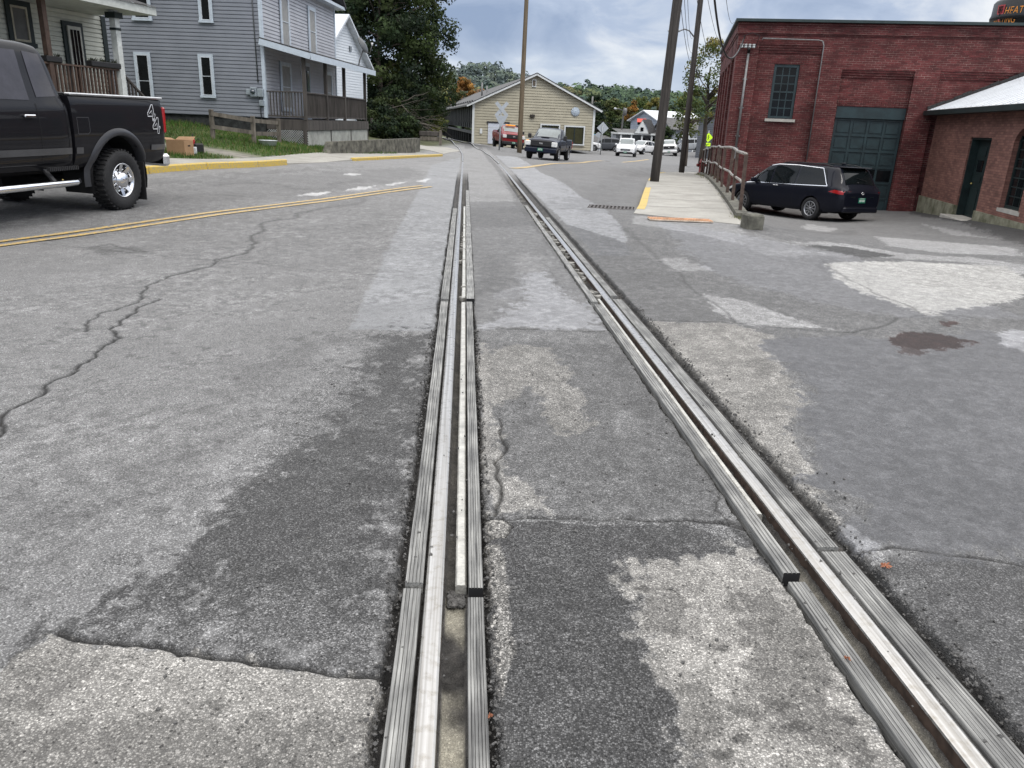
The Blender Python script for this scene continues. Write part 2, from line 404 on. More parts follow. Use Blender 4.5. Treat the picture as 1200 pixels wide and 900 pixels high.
patch([(448,690),(458,690),(448,780),(435,780),(440,730)],.22,.5,.02,.02)
for q_ in ([(350,229),(368,226),(389,224.5),(372,229)],[(404,223),(420,219),(442,217.5),(425,222.5)],[(447,217),(462,214.5),(478,213),(462,217)],[(484,213),(495,210.5),(507,208.5),(498,213)],[(400,204),(412,202.5),(427,204),(412,206)],[(612,300-88),(640,209),(648,211),(618,214)]): patch(q_,.52,.85,.03,.05,st=.2)
patch([(300,240),(380,232),(330,246)],.31,.35,.15,.2); patch([(400,224),(470,216),(440,224)],.36,.5,.12,.2)
patch([(90,288),(160,288),(175,296),(110,298)],.12,.7,.05,.08)
# between the rails
patch([(553,352),(560,384),(708,386),(690,350),(600,235),(548,235)],.15,1,.03,.02,st=.3,sh=.3)
patch([(546,236),(605,236),(560,170),(540,176)],.24,.9,.06,.04,st=.3)
patch([(546,272),(560,268),(636,264),(618,240),(580,243),(549,243)],.115,.85,.05,.05,st=.3)
patch([(612,322),(640,315),(662,345),(700,368),(706,386),(600,384),(560,384),(590,368),(620,352)],.27,.8,.10,.07,col=BL,sh=.7,st=.2)
patch([(575,345),(610,335),(620,345),(590,355)],.25,.6,.05,.06,col=BL)
patch([(590,300),(640,300),(650,318),(600,322)],.24,.5,.1,.1,st=.3)
patch([(556,300),(600,296),(610,330),(560,345)],.10,.5,.1,.1)
patch([(556,386),(715,388),(770,450),(850,560),(880,606),(566,606),(556,480)],.165,1,.015,.01,st=.9)
patch([(556,386),(700,386),(740,405),(560,398)],.24,.6,.03,.03)
patch([(562,420),(600,405),(640,408),(668,440),(692,495),(680,506),(650,505),(620,455),(575,480),(562,470)],.29,.9,.03,.06,col=WM,st=1.0)
patch([(556,400),(572,400),(578,460),(585,540),(640,585),(650,604),(568,604),(560,500)],.34,.85,.03,.04,col=WM)
patch([(712,485),(740,480),(760,515),(735,515)],.26,.5,.03,.04)
patch([(700,400),(760,450),(830,540),(810,560),(740,470)],.13,.5,.06,.05)
patch([(566,608),(850,608),(890,640),(940,700),(1120,960),(575,960),(568,700)],.108,1,.012,.01,st=1.15)
patch([(572,604),(760,606),(850,612),(880,640),(800,616),(600,612)],.26,.7,.01,.02)
patch([(745,668),(830,640),(885,642),(940,690),(1010,790),(1095,920),(1110,980),(840,980),(800,860),(762,760)],.36,1,.06,.05,col=WM,st=.85)
patch([(860,730),(900,700),(960,760),(1000,840),(1010,900),(950,880),(890,830)],.15,.7,.03,.07)
patch([(760,690),(800,700),(790,740),(765,730)],.16,.6,.02,.04)
patch([(800,800),(830,800),(840,900),(815,900)],.17,.6,.02,.03)
for cx_,cy_,r_ in ((755,690,5),(781,690,4),(905,728,7),(960,690,6),(1000,845,9),(870,866,8),(935,852,12),(840,882,10),(915,826,12),(850,760,7)):
    patch([(cx_-r_*1.4,cy_),(cx_,cy_-r_*.6),(cx_+r_*1.4,cy_),(cx_,cy_+r_*.6)],.10,.8,.012,.01)
patch([(570,640),(582,640),(596,700),(604,760),(588,826),(578,760)],.31,.95,.01,.02,col=WM)
patch([(568,610),(590,606),(601,616),(592,628),(572,632)],.34,1,.006,.006,col=WM)
patch([(838,582),(862,584),(880,612),(850,610)],.26,.7,.01,.01)
# right of the rails
patch([(580,182),(606,184),(640,205),(700,240),(726,262),(740,300),(700,300),(640,240),(600,200)],.26,1,.03,.03,st=.3,col=(.98,1,1.04))
patch([(640,255),(735,285),(752,274),(862,377),(745,374),(700,325)],.15,1,.03,.02,st=.6)
patch([(680,295),(760,300),(800,330),(740,345),(690,320)],.12,.5,.1,.12)
patch([(745,376),(862,379),(905,395),(925,440),(945,470),(925,500),(960,560),(1005,640),(970,640),(900,560),(840,490),(790,430)],.30,1,.03,.06,col=WM,st=.9)
patch([(880,400),(1000,395),(1250,385),(1250,560),(1230,650),(1110,650),(1010,640),(965,560),(940,500),(965,470),(935,440)],.115,1,.06,.1,col=BL,sh=.85,st=.5)
patch([(770,260),(1000,300),(1060,330),(1200,372),(1060,372),(960,355),(860,330),(800,290)],.15,.8,.1,.1,col=BL,sh=.75,st=.4)
patch([(875,420),(905,415),(915,435),(890,440)],.14,.5,.03,.04)
patch([(965,308),(1060,306),(1180,312),(1215,335),(1195,352),(1085,369),(1040,352),(985,332)],.42,1,.04,.06,col=(1.02,1.01,.97),st=.6)
patch([(820,344),(870,352),(950,378),(975,386),(870,380),(842,365)],.34,1,.03,.04)
patch([(768,303),(800,302),(830,316),(790,319)],.31,.9,.05,.06)
patch([(1025,277),(1100,283),(1185,290),(1200,300),(1100,296),(1040,288)],.36,.9,.06,.1)
patch([(918,284),(990,285),(1060,297),(1150,303),(1180,310),(1060,303),(950,296)],.36,.9,.06,.08)
patch([(1130,300),(1200,310),(1230,325),(1150,318)],.36,.9,.06,.08)
patch([(945,262),(985,268),(970,272),(940,268)],.34,.8,.06,.08); patch([(1080,262),(1170,280),(1120,276)],.33,.8,.1,.1)
patch([(922,287),(990,289),(1046,299),(1020,302),(950,295)],.06,.95,.04,.05)
patch([(1165,388),(1240,385),(1240,420),(1175,405)],.34,.9,.03,.03)
patch([(1062,250),(1130,262),(1240,300),(1240,262),(1100,240)],.055,.95,.2,.1,st=.4)
patch([(880,262),(1000,268),(1010,274),(880,274)],.10,.6,.2,.1)
patch([(1034,394),(1060,388),(1088,389),(1142,400),(1100,410),(1060,414)],.030,1,.03,.05,col=(1.1,.62,.55),sh=.2)
patch([(1100,376),(1122,378),(1112,384)],.05,1,.03,.03,col=(1.1,.62,.55))
patch([(1040,404),(1090,410),(1085,430),(1050,420)],.10,.5,.1,.1,col=BL)
patch([(940,640),(1000,652),(1250,668),(1250,980),(1180,880),(1060,710)],.125,1,.04,.03,st=1.0)
patch([(985,618),(1040,640),(1068,650),(1020,662),(985,650)],.27,.9,.03,.04)
patch([(1020,665),(1060,680),(1100,760),(1060,730)],.22,.5,.03,.05)
patch([(1100,660),(1200,670),(1200,720),(1130,700)],.10,.4,.05,.06)
patch([(860,268),(1000,300),(900,300),(840,275)],.27,.5,.1,.1)
patch([(742,252),(860,262),(872,272),(860,284),(742,262)],.26,.9,.06,.04,st=.4)
patch([(700,250),(640,238),(700,215),(760,195),(740,215)],.13,.45,.3,.4)
pcx = np.interp(Yg,[58,60,70,77,83,88,100,115],[-4.1,-4.3,-5.75,-7.05,-8.45,-9.8,-13.6,-19.5]); bw = (1-sstep(1.6,2.6,np.abs(Xg-pcx)))*sstep(58,63,Yg)*(1-sstep(110,118,Yg)); base = base*(1-bw)+.045*bw
# generic light wear over everything
du_ = (Xg*math.cos(.62)-Yg*math.sin(.62)); dv_ = (Xg*math.sin(.62)+Yg*math.cos(.62))
lft = (1-sstep(-.4,-.15,Ug))*(1-sstep(6.0,9.5,Vg+.5*Ug))*(Vg>0)
streak = fbm(du_*1.0,dv_*.33,5,2.4); mott = fbm(Xg,Yg,6,9.0)
mf = fbm(Xg*1.0+4,Yg*.55,6,26.0); mt = sstep(-.1,.35,streak+.2*nz)
base = base*(1+lft*(.14*streak+.05*mott))
mottle = np.clip(lft*(.12+.55*sstep(-.2,.35,streak+.25*nz))+(1-lft)*(.38+.2*nz),.12,1)*(1-.6*sstep(12,25,Vg))
mid_ = (1-lft)*(1-sstep(10,18,Vg)); base = base*(1+mid_*(.12*fbm(Xg+9,Yg-3,6,5.0)+.22*sstep(0,.3,fbm(Xg-9,Yg+3,6,20.0))-.12))
base *= 1+.16*nz*(.4+.6*np.abs(nz2))+.10*nz2
# ballast beyond the crossing, and the verge
bal = sstep(34,40,Vg)*0
tr = Vg>0
# cracks
def jag(P, amp, n=6, seed=0):
    r = random.Random(seed); P = [Vector((*p,0)) for p in P]
    for _ in range(n):
        Q = []
        for a, b in zip(P[:-1],P[1:]):
            d = b-a; L = d.length
            if L < .02: Q += [a]; continue
            m = (a+b)/2+Vector((-d.y,d.x,0))*(r.uniform(-1,1)*amp)
            Q += [a,m]
        P = Q+[P[-1]]
    return [(p.x,p.y) for p in P]
def crk(px, w=.009, deep=.012, amp=.13, s=0, dk=1.0):
    P = jag(W(px), amp, 5, s)
    for k in range(0,len(P)-1,8):
        seg = P[k:k+9]; xs = [q[0] for q in seg]; ys = [q[1] for q in seg]; pad = .12
        M_ = (Xg>min(xs)-pad)&(Xg<max(xs)+pad)&(Yg>min(ys)-pad)&(Yg<max(ys)+pad)
        if not M_.any(): continue
        d = line_d(Xg[M_],Yg[M_],seg); yy = np.mean(ys)
        ww = max(w, yy*yy/1440*.42)*(.6+.9*np.clip(nz2[M_]+.5,0,1))
        c = np.exp(-(d/ww)**2)*dk*min(1,(w/max(w,yy*yy/1440*.42))**.5)
        crack[M_] = np.maximum(crack[M_], c)
        Zg[M_] -= deep*np.exp(-(d/(w*1.2))**2)*(yy<9)
crk([(-60,540),(0,495),(50,460),(90,430),(120,405),(142,395),(128,385),(160,365),(188,350)],.016,.01,.16,1)
crk([(100,388),(165,350),(215,320),(250,305),(300,285),(350,255),(385,243)],.014,.01,.14,2,.9)
crk([(0,440),(60,432),(90,428)],.006,.0,.1,22,.4)
crk([(50,285),(120,292),(250,305),(440,322)],.006,0,.08,3,.6)
crk([(95,290),(130,286),(180,296)],.02,0,.1,31,.6)
crk([(70,740),(180,755),(250,768),(350,780),(448,790)],.011,.02,.07,4)
crk([(448,792),(452,770)],.01,.02,.07,41)
crk([(566,606),(600,608),(700,608),(780,609),(845,612),(880,622),(902,645)],.008,.016,.08,5,.9)
crk([(585,490),(583,560),(588,575),(580,603)],.008,.016,.1,6,.8)
crk([(568,607),(590,605),(601,616),(592,629),(570,633)],.005,.008,.12,7,.9)
crk([(843,580),(838,598),(858,612),(886,618)],.005,.008,.12,71,.8)
crk([(555,382),(600,385),(660,388),(708,388)],.008,.008,.04,8,.9)
crk([(742,374),(860,378),(940,386),(1000,390),(1020,385),(1050,372),(1100,368),(1140,372)],.008,.004,.07,9,.8)
crk([(862,378),(800,325),(740,275),(720,262)],.008,.002,.05,10,.7)
crk([(965,306),(1000,330),(1040,350),(1078,366)],.010,.004,.1,11,.8)
crk([(1100,368),(1150,378),(1200,376)],.006,0,.1,111,.5)
crk([(1000,645),(1050,640),(1110,650),(1160,655),(1230,665)],.0075,.010,.08,12,.9)
crk([(925,285),(980,288),(1040,299)],.02,0,.1,13,.5)
crk([(1000,262),(1100,280),(1200,300)],.008,0,.1,14,.5)
crk([(900,275),(960,300),(1000,330)],.008,0,.1,15,.5)
crk([(640,285),(652,325),(660,345)],.006,.002,.12,16,.5)
crk([(640,440),(680,500),(660,440)],.004,0,.1,17,.3)
crk([(385,243),(420,232),(470,222)],.02,0,.2,18,.5); crk([(250,218),(300,214),(350,222),(420,210)],.02,0,.25,19,.5); crk([(210,235),(260,228),(300,232)],.02,0,.25,20,.4)
crk([(60,262),(40,252),(90,240),(160,246)],.012,0,.2,21,.3)
crk([(440,560),(330,640),(250,700)],.004,0,.2,23,.25)
# hairline craze and random pits
pit = sstep(.63,.70,vnoise(Xg*23,Yg*23))*sstep(.1,.4,nz2)*.35*nearV
crack = np.maximum(crack, pit*(Ug<LT0)*(Vg<7))
# edges of the asphalt along the rails, dark dirt in the gaps with shade painted along their sides
dirt = T
brk = (1-sstep(-.01,.035,np.minimum(np.minimum(np.abs(LT0-Ug-jit),np.abs(Ug-LT1+jit)),np.minimum(np.abs(RT0-Ug-jit),np.abs(Ug-RT1+jit)))))*near
colr = base[...,None]*tint
ei = np.minimum(np.minimum(np.abs(Ug-LT0),np.abs(Ug-LT1)),np.minimum(np.abs(Ug-RT0),np.abs(Ug-RT1)))
dcol = np.array((.050,.047,.044))*(1+.9*fbm(Xg,Yg,4,40)[...,None]*1.0)*(.22+.78*sstep(.008,.02,ei))[...,None]
colr = colr*(1-dirt[...,None])+np.clip(dcol,.008,1)*dirt[...,None]
colr *= (1-.55*brk*(1-T)*np.clip(.5+nz2*1.4,0,1))[...,None]
# pale dried silt in the flangeways
silt = fl*sstep(-.15,.25,fbm(Xg,Yg,3,3.0)+.15)*np.where(Ug<.5,1-.9*sstep(2.38,2.45,Vg),.32)
colr = colr*(1-silt[...,None])+np.array((.36,.34,.28))*(1+.3*nz2[...,None])*silt[...,None]
stone = np.where(T>.5,.4,stone); sheen = np.where(T>.5,.1,sheen)
# ground beyond the road surfaces is earth and rough grass
outl = (sstep(0,1.5,-(Xg+9.2-.25*(np.minimum(Yg,36)-17)))*sstep(0,5,Yg-5))
verge = np.clip(np.maximum(outl, sstep(60,80,np.abs(Xg))),0,1)
verge = np.maximum(verge, sstep(150,200,Yg))
earth = np.array((.075,.082,.035))*(1+.6*nz[...,None])
colr = colr*(1-verge[...,None])+earth*verge[...,None]
far_soft = sstep(10,30,Vg); stone = stone*(1-.75*far_soft)
cc = np.ones(Xg.shape+(4,)); cc[...,:3] = np.clip(colr,.004,1)
ax = np.ones(Xg.shape+(4,)); ax[...,0] = np.clip(crack,0,1); ax[...,1] = np.clip(sheen,0,1); ax[...,2] = stone; ax[...,3] = np.clip(mottle,0,1)
me = grid_mesh('ground', Xg, Yg, Zg, [ASPH], {'Col':cc,'Aux':ax})
tag(link('ground', me), kind='structure')
del cc, ax, me

# ================================================================== RAILS
STEEL = mat('worn_steel',(.52,.50,.47),rough=.38,metal=.75,var=.16,scale=9,bump=.25,bscale=120,stretch=(1,1,1))
def steel_mat():
    m, nt, b = nt_new('polished_rail'); N, L = nt.nodes, nt.links
    tc = N.new('ShaderNodeTexCoord'); mp = N.new('ShaderNodeMapping'); mp.inputs['Scale'].default_value = (90,.9,30); mr = N.new('ShaderNodeMapping'); mr.inputs['Rotation'].default_value = (0,0,-PHI)
    L.new(tc.outputs['Object'], mr.inputs[0]); L.new(mr.outputs[0], mp.inputs[0])
    n = N.new('ShaderNodeTexNoise'); n.inputs['Scale'].default_value = 1.0; n.inputs['Detail'].default_value = 8; L.new(mp.outputs[0], n.inputs['Vector'])
    n2 = N.new('ShaderNodeTexNoise'); n2.inputs['Scale'].default_value = 28; n2.inputs['Detail'].default_value = 6; L.new(tc.outputs['Object'], n2.inputs['Vector'])
    r = N.new('ShaderNodeValToRGB'); r.color_ramp.elements[0].position = .35; r.color_ramp.elements[1].position = .62
    r.color_ramp.elements[0].color = (.34,.325,.30,1); r.color_ramp.elements[1].color = (.52,.51,.49,1); L.new(n.outputs['Fac'], r.inputs[0])
    r2 = N.new('ShaderNodeValToRGB'); r2.color_ramp.elements[0].position = .3; r2.color_ramp.elements[1].position = .5
    r2.color_ramp.elements[0].color = (.72,.69,.64,1); r2.color_ramp.elements[1].color = (1,1,1,1); L.new(n2.outputs['Fac'], r2.inputs[0])
    mx = N.new('ShaderNodeMix'); mx.data_type = 'RGBA'; mx.blend_type = 'MULTIPLY'; mx.inputs['Factor'].default_value = .8
    L.new(r.outputs[0], mx.inputs['A']); L.new(r2.outputs[0], mx.inputs['B']); L.new(mx.outputs['Result'], b.inputs['Base Color'])
    b.inputs['Metallic'].default_value = .95
    rr = N.new('ShaderNodeMath'); rr.operation = 'MULTIPLY_ADD'; L.new(n2.outputs['Fac'], rr.inputs[0]); rr.inputs[1].default_value = .35; rr.inputs[2].default_value = .14; L.new(rr.outputs[0], b.inputs['Roughness'])
    bp = N.new('ShaderNodeBump'); bp.inputs['Strength'].default_value = .25; bp.inputs['Distance'].default_value = .002; L.new(n.outputs['Fac'], bp.inputs['Height']); L.new(bp.outputs[0], b.inputs['Normal'])
    return m
RAILM = steel_mat()
def track_path(u, v0, v1, step=.5):
    """points along the track at lateral offset u; straight to v=33, then a left-hand curve"""
    out = []; R = 150.0; VS = 33.0
    if v1 <= VS: vs_ = list(np.linspace(v0,v1,max(2,int((v1-v0)/step)+1)))
    else:
        vs_ = list(np.arange(v0,v1,1.5)); vs_.append(v1)
    YC = np.array([25,33,40,50,60,70,77,83,88,100,115.]); XC = np.array([-1.10,-1.67,-2.20,-3.13,-4.3,-5.75,-7.05,-8.45,-9.8,-13.6,-19.5])
    yd = np.linspace(25,115,361); xd = np.interp(yd,YC,XC)
    for _ in range(160): xd[1:-1] = .25*xd[:-2]+.5*xd[1:-1]+.25*xd[2:]
    for v in vs_:
        if v <= VS: x, y = xy_of(u, v); h = PHI
        else:
            yc = v*CPH+.6725*SPH; xc = float(np.interp(yc,yd,xd)); sl_ = float(np.interp(yc+.5,yd,xd)-np.interp(yc-.5,yd,xd)); h = math.atan2(-sl_,1)
            x, y = xc+(u-.6725)*math.cos(h), yc+(u-.6725)*math.sin(h)
        out.append((x,y,h))
    return out
def sweep(prof, u, v0, v1, dz=0., step=.5, zflat=False, closed=True, wav=0, seed=0):
    """prof: list of (du, z) cross-section points, extruded along the track"""
    rnd = random.Random(seed); P = track_path(0, v0, v1, step)
    vs = []; fs = []; n = len(prof)
    for i, (x,y,h) in enumerate(P):
        j = rnd.uniform(-wav,wav); jz = rnd.uniform(-wav,wav)*.5
        gz = G(x+u*math.cos(h), y+u*math.sin(h))
        for du, z in prof:
            q = u+du+j; vs.append((x+q*math.cos(h), y+q*math.sin(h), gz+z+dz+jz))
    for i in range(len(P)-1):
        for k in range(n if closed else n-1):
            fs.append((i*n+k, i*n+(k+1)%n, (i+1)*n+(k+1)%n, (i+1)*n+k))
    if closed: fs.append(tuple(range(n))); fs.append(tuple((len(P)-1)*n+k for k in range(n))[::-1])
    return vs, fs
HEAD = [(-.034,-.10),(-.034,-.009),(-.031,-.003),(-.024,.0005),(0,.002),(.024,.0005),(.031,-.003),(.034,-.009),(.034,-.10)]
RUSTR = mat('rust_brown_rail_side',(.050,.034,.026),rough=.8,var=.4,scale=20)
def rail(u, v0, v1, label, nm='steel_rail'):
    m = MB(); n = len(HEAD)
    def put_(a,b):
        m.add(a,[f for i,f in enumerate(b) if not (len(f)==4 and i%n in (0,n-2))],RAILM,False); m.add(a,[f for i,f in enumerate(b) if len(f)==4 and i%n in (0,n-2)],RUSTR,False)
    a, b = sweep(HEAD, u, v0, min(v1,33), dz=.004, step=.8); put_(a,b)
    if v1 > 33:
        a, b = sweep(HEAD, u, 32.9, v1, dz=.03, step=.8); a = [(p[0],p[1],p[2]+.09*float(sstep(56,66,p[1]))) for p in a]; put_(a,b)
    o = m.build(nm); tag(o, label, 'rail', 'steel rails of the track'); return o
rail(-.079, -4, 92, 'left polished steel running rail set in the pavement')
rail(1.425, -4, 92, 'right polished steel running rail set in the pavement')
GUARDM = mat('dull_guard_steel',(.50,.49,.45),rough=.42,metal=.65,var=.18,scale=14,bump=.3,bscale=90)
GH = [(-.020,-.08),(-.020,-.008),(-.014,-.002),(.014,-.002),(.020,-.008),(.020,-.08)]
def guard(u, v0, v1, label, H=GH):
    m = MB(); a, b = sweep(H, u, v0, v1, dz=-.004, step=.4, wav=.0012, seed=int(v0*10)); m.add(a,b,GUARDM,False)
    tag(m.build('guard_rail'), label, 'guard rail', 'guard rails beside the running rails')
guard(.016, 2.42, 7.05, 'pale narrow guard rail in left flangeway ending at foreground')
guard(.018, 7.25, 15.5, 'farther narrow guard rail beside the left running rail')
guard(1.352, 3.0, 7.4, 'dirty narrow guard rail along inner side of right running rail', [(-.014,-.08),(-.014,-.02),(-.009,-.014),(.009,-.014),(.014,-.02),(.014,-.08)])
# ribbed rubber / timber panels
def panel_mat():
    m, nt, b = nt_new('grooved_panel'); N, L = nt.nodes, nt.links
    tc = N.new('ShaderNodeTexCoord'); mp = N.new('ShaderNodeMapping'); mp.inputs['Scale'].default_value = (1,.03,1); mr = N.new('ShaderNodeMapping'); mr.inputs['Rotation'].default_value = (0,0,-PHI)
    L.new(tc.outputs['Object'], mr.inputs[0]); L.new(mr.outputs[0], mp.inputs[0])
    n = N.new('ShaderNodeTexNoise'); n.inputs['Scale'].default_value = 95; n.inputs['Detail'].default_value = 7; n.inputs['Roughness'].default_value = .7; L.new(mp.outputs[0], n.inputs['Vector'])
    n2 = N.new('ShaderNodeTexNoise'); n2.inputs['Scale'].default_value = 5; n2.inputs['Detail'].default_value = 7; L.new(tc.outputs['Object'], n2.inputs['Vector'])
    r = N.new('ShaderNodeValToRGB'); e = r.color_ramp.elements; e[0].position = .33; e[1].position = .68; e[0].color = (.055,.055,.055,1); e[1].color = (.33,.33,.32,1)
    L.new(n.outputs['Fac'], r.inputs[0])
    r2 = N.new('ShaderNodeValToRGB'); e = r2.color_ramp.elements; e[0].position = .3; e[1].position = .7; e[0].color = (.6,.6,.6,1); e[1].color = (1.25,1.25,1.22,1); L.new(n2.outputs['Fac'], r2.inputs[0])
    mx = N.new('ShaderNodeMix'); mx.data_type = 'RGBA'; mx.blend_type = 'MULTIPLY'; mx.inputs['Factor'].default_value = 1
    L.new(r.outputs[0], mx.inputs['A']); L.new(r2.outputs[0], mx.inputs['B']); L.new(mx.outputs['Result'], b.inputs['Base Color'])
    b.inputs['Roughness'].default_value = .62
    bp = N.new('ShaderNodeBump'); bp.inputs['Strength'].default_value = .6; bp.inputs['Distance'].default_value = .004; L.new(n.outputs['Fac'], bp.inputs['Height']); L.new(bp.outputs[0], b.inputs['Normal'])
    return m
PANM = panel_mat(); DARKRUB = mat('black_rubber',(.012,.012,.013),rough=.7)
def panel(u0, u1, v0, v1, label, top=.004, ribs=5, yaw=0., tilt=0.):
    w = u1-u0; prof = [(0,-.06),(0,top-.003)]
    if ribs:
        for k in range(ribs):
            a = w*(k+.12)/ribs; b = w*(k+.88)/ribs; g = .0045
            prof += [(a,top),(b-.0,top),(b+.001,top-g),(w*(k+1.1)/ribs-.001,top-g)] if k < ribs-1 else [(a,top),(w-.003,top)]
    else: prof += [(.003,top),(w-.003,top)]
    prof += [(w,top-.003),(w,-.06)]
    m = MB(); a, b = sweep(prof, u0, v0, v1, step=.3, wav=.0014, seed=int(v0*37+u0*100))
    n = len(prof); 
    if yaw: a = [(p[0]+yaw*((i//n)/(len(a)/n)-.5), p[1], p[2]) for i, p in enumerate(a)]
    if tilt: a = [(p[0], p[1], p[2]+tilt*(1-(i//n)/(len(a)/n))) for i, p in enumerate(a)]
    m.add(a,b[:-2],PANM); m.add(a,b[-2:],DARKRUB if top > .01 else PANM)
    tag(m.build('track_panel'), label, 'track panel', 'ribbed filler panels along the rails')
panel(-.192,-.128, -3, 2.385, 'nearest grey ribbed panel on the outer side of left rail', ribs=5, yaw=.006)
panel(.040,.096, -3, 2.33, 'nearest narrow ribbed panel on the inner side of left rail', ribs=6)
panel(-.190,-.126, 2.42, 7.0, 'middle long weathered panel outside the left rail', top=.006, ribs=5, yaw=-.006)
panel(.044,.096, 2.37, 7.0, 'raised inner panel of left rail with its black end showing', top=.011, ribs=5, tilt=.006)
panel(-.200,-.125, 7.12, 15, 'far pale panel outside the left rail with broken asphalt', top=.005, ribs=4)
panel(.044,.118, 7.12, 19, 'far pale panel on the inner side of left rail', top=.012, ribs=0)
panel(1.246,1.312, -3, 2.43, 'nearest black ribbed panel on the inner side of right rail', ribs=5)
panel(1.244,1.310, 2.47, 7.02, 'splintered inner panel of right rail with square black end', top=.011, ribs=4, tilt=.006)
panel(1.236,1.300, 7.15, 16, 'far pale panel on the inner side of right rail', top=.008, ribs=0)
panel(1.475,1.575, -3, 2.65, 'nearest wide grooved panel outside the right rail', ribs=8, top=.003)
panel(1.472,1.560, 2.68, 7.3, 'middle grooved panel outside the right rail', ribs=7, top=.006)
panel(1.476,1.545, 7.45, 14, 'far grooved panel outside the right rail', ribs=4, top=.006)
# crumbs of broken asphalt and gravel lying in the joints
CRUMB = mat('asphalt_crumbs',(.09,.088,.085),rough=.8,var=.5,scale=60)
def crumbs(n, places, name, label):
    m = MB(); r = random.Random(5)
    for _ in range(n):
        u0, u1, v0, v1, z0 = r.choice(places); u = r.uniform(u0,u1); v = v0+(v1-v0)*r.random()**1.5
        x, y = xy_of(u, v); s = r.uniform(.0025,.009)*(1+.05*v); z = z0+s*.4
        q = Matrix.Rotation(r.uniform(0,6),3,Vector((r.random(),r.random(),r.random())).normalized())
        vs = [Vector(p)*s*r.uniform(.6,1.2) for p in ((1,0,0),(-1,0,0),(0,1,0),(0,-1,0),(0,0,.8),(0,0,-.8))]
        m.add([Vector((x,y,z))+q@p for p in vs], [(0,2,4),(2,1,4),(1,3,4),(3,0,4),(2,0,5),(1,2,5),(3,1,5),(0,3,5)], CRUMB)
    tag(m.build(name), label, 'gravel', kind='stuff')
crumbs(5200, [(-.235,-.195,1.2,9,-.035),(.098,.125,1.2,9,-.035),(1.20,1.245,1.2,9,-.035),(1.578,1.66,1.2,9,-.035),(-.25,-.2,1.2,6,0),(.105,.14,1.2,6,0),(1.60,1.68,1.2,7,0),(-.03,.03,2.35,2.44,-.05),(1.31,1.38,6.8,7.3,-.05),(-.24,-.13,10.5,13.5,-.03),(-.9,1.9,1.2,5,.0005)], 'loose_gravel', 'loose dark asphalt crumbs lying in the joints along the rails')
# patched concrete chunks in the far joints
def chunks():
    m = MB(); r = random.Random(9); CH = mat('broken_concrete',(.20,.195,.18),rough=.9,var=.5,scale=14)
    for _ in range(90):
        k = r.random()
        if k < .5: u = r.uniform(1.32,1.38); v = r.uniform(7.3,15)
        elif k < .8: u = r.uniform(1.2,1.3); v = r.uniform(10,18)
        else: u = r.uniform(.0,.04); v = r.uniform(7.2,13)
        x, y = xy_of(u, v); m.box((x,y,-.024+r.uniform(-.01,.008)), (r.uniform(.02,.07),r.uniform(.04,.16),.03), CH, rz=r.uniform(0,3))
    tag(m.build('rubble'), 'pale broken concrete rubble packed in the joints beside the rails', 'rubble', kind='stuff')
chunks()
# ================================================================== PAVEMENTS, KERBS, PAINT, LAWN
CONC = mat('pale_concrete',(.40,.385,.35),rough=.8,var=.14,scale=2.2,bump=.3,bscale=70)
CONCD = mat('mossy_concrete',(.10,.097,.08),rough=.85,var=.5,scale=4,bump=.5,bscale=30)
def paint_mat(name, c, hole=.36, under=(.20,.20,.20)):
    m, nt, b = nt_new(name); N, L = nt.nodes, nt.links
    tc = N.new('ShaderNodeTexCoord')
    n = N.new('ShaderNodeTexNoise'); n.inputs['Scale'].default_value = 26; n.inputs['Detail'].default_value = 8; n.inputs['Roughness'].default_value = .75; L.new(tc.outputs['Object'], n.inputs['Vector'])
    r = N.new('ShaderNodeValToRGB'); e = r.color_ramp.elements; e[0].position = hole; e[1].position = hole+.12
    e[0].color = (*under,1); e[1].color = (*c,1); L.new(n.outputs['Fac'], r.inputs[0]); L.new(r.outputs[0], b.inputs['Base Color']); b.inputs['Roughness'].default_value = .6
    return m
YEL = paint_mat('worn_yellow_paint',(.55,.37,.10),.42); YELC = paint_mat('kerb_yellow_paint',(.55,.38,.055),.40,(.30,.27,.2)); WHP = paint_mat('worn_white_paint',(.5,.5,.48),.46)
def resamp(P, step):
    out = []
    for a, b in zip(P[:-1],P[1:]):
        n = max(1,int((b-a).length/step))
        out += [a.lerp(b,i/n) for i in range(n)]
    return out+[P[-1]]
def drape(pts, w, dz, m, name, label=None, cat=None, jit=0.0, kind=None, group=None):
    P = resamp([Vector((p[0],p[1],0)) for p in pts], .25); vs = []; fs = []; r = random.Random(3)
    for i, p in enumerate(P):
        d = (P[min(i+1,len(P)-1)]-P[max(0,i-1)]).normalized(); nn = Vector((-d.y,d.x,0))
        for s in (-1,1):
            q = p+nn*s*w/2*(1+r.uniform(-jit,jit)); vs.append((q.x,q.y,G(q.x,q.y)+dz))
    for i in range(len(P)-1): fs.append((2*i,2*i+1,2*i+3,2*i+2))
    o = MB().add(vs,fs,m).build(name); return tag(o,label,cat,group,kind)
a = [at(*q) for q in ((-60,294),(0,286),(120,270),(250,251),(380,235),(500,218.5))]
def off(P, d):
    out = []
    for i, p in enumerate(P):
        t = (P[min(i+1,len(P)-1)]-P[max(0,i-1)]); t.z = 0; t.normalize(); out.append(p+Vector((-t.y,t.x,0))*d)
    return out
drape(off(a,.12),.10,.010,YEL,'centre_line',kind='structure',jit=.12); drape(off(a,-.12),.10,.010,YEL,'centre_line',kind='structure',jit=.12)
a = [at(*q) for q in ((601,197.5),(640,193),(690,189.5),(760,187))]
drape(a,.28,.012,YEL,'centre_line',kind='structure',jit=.1)

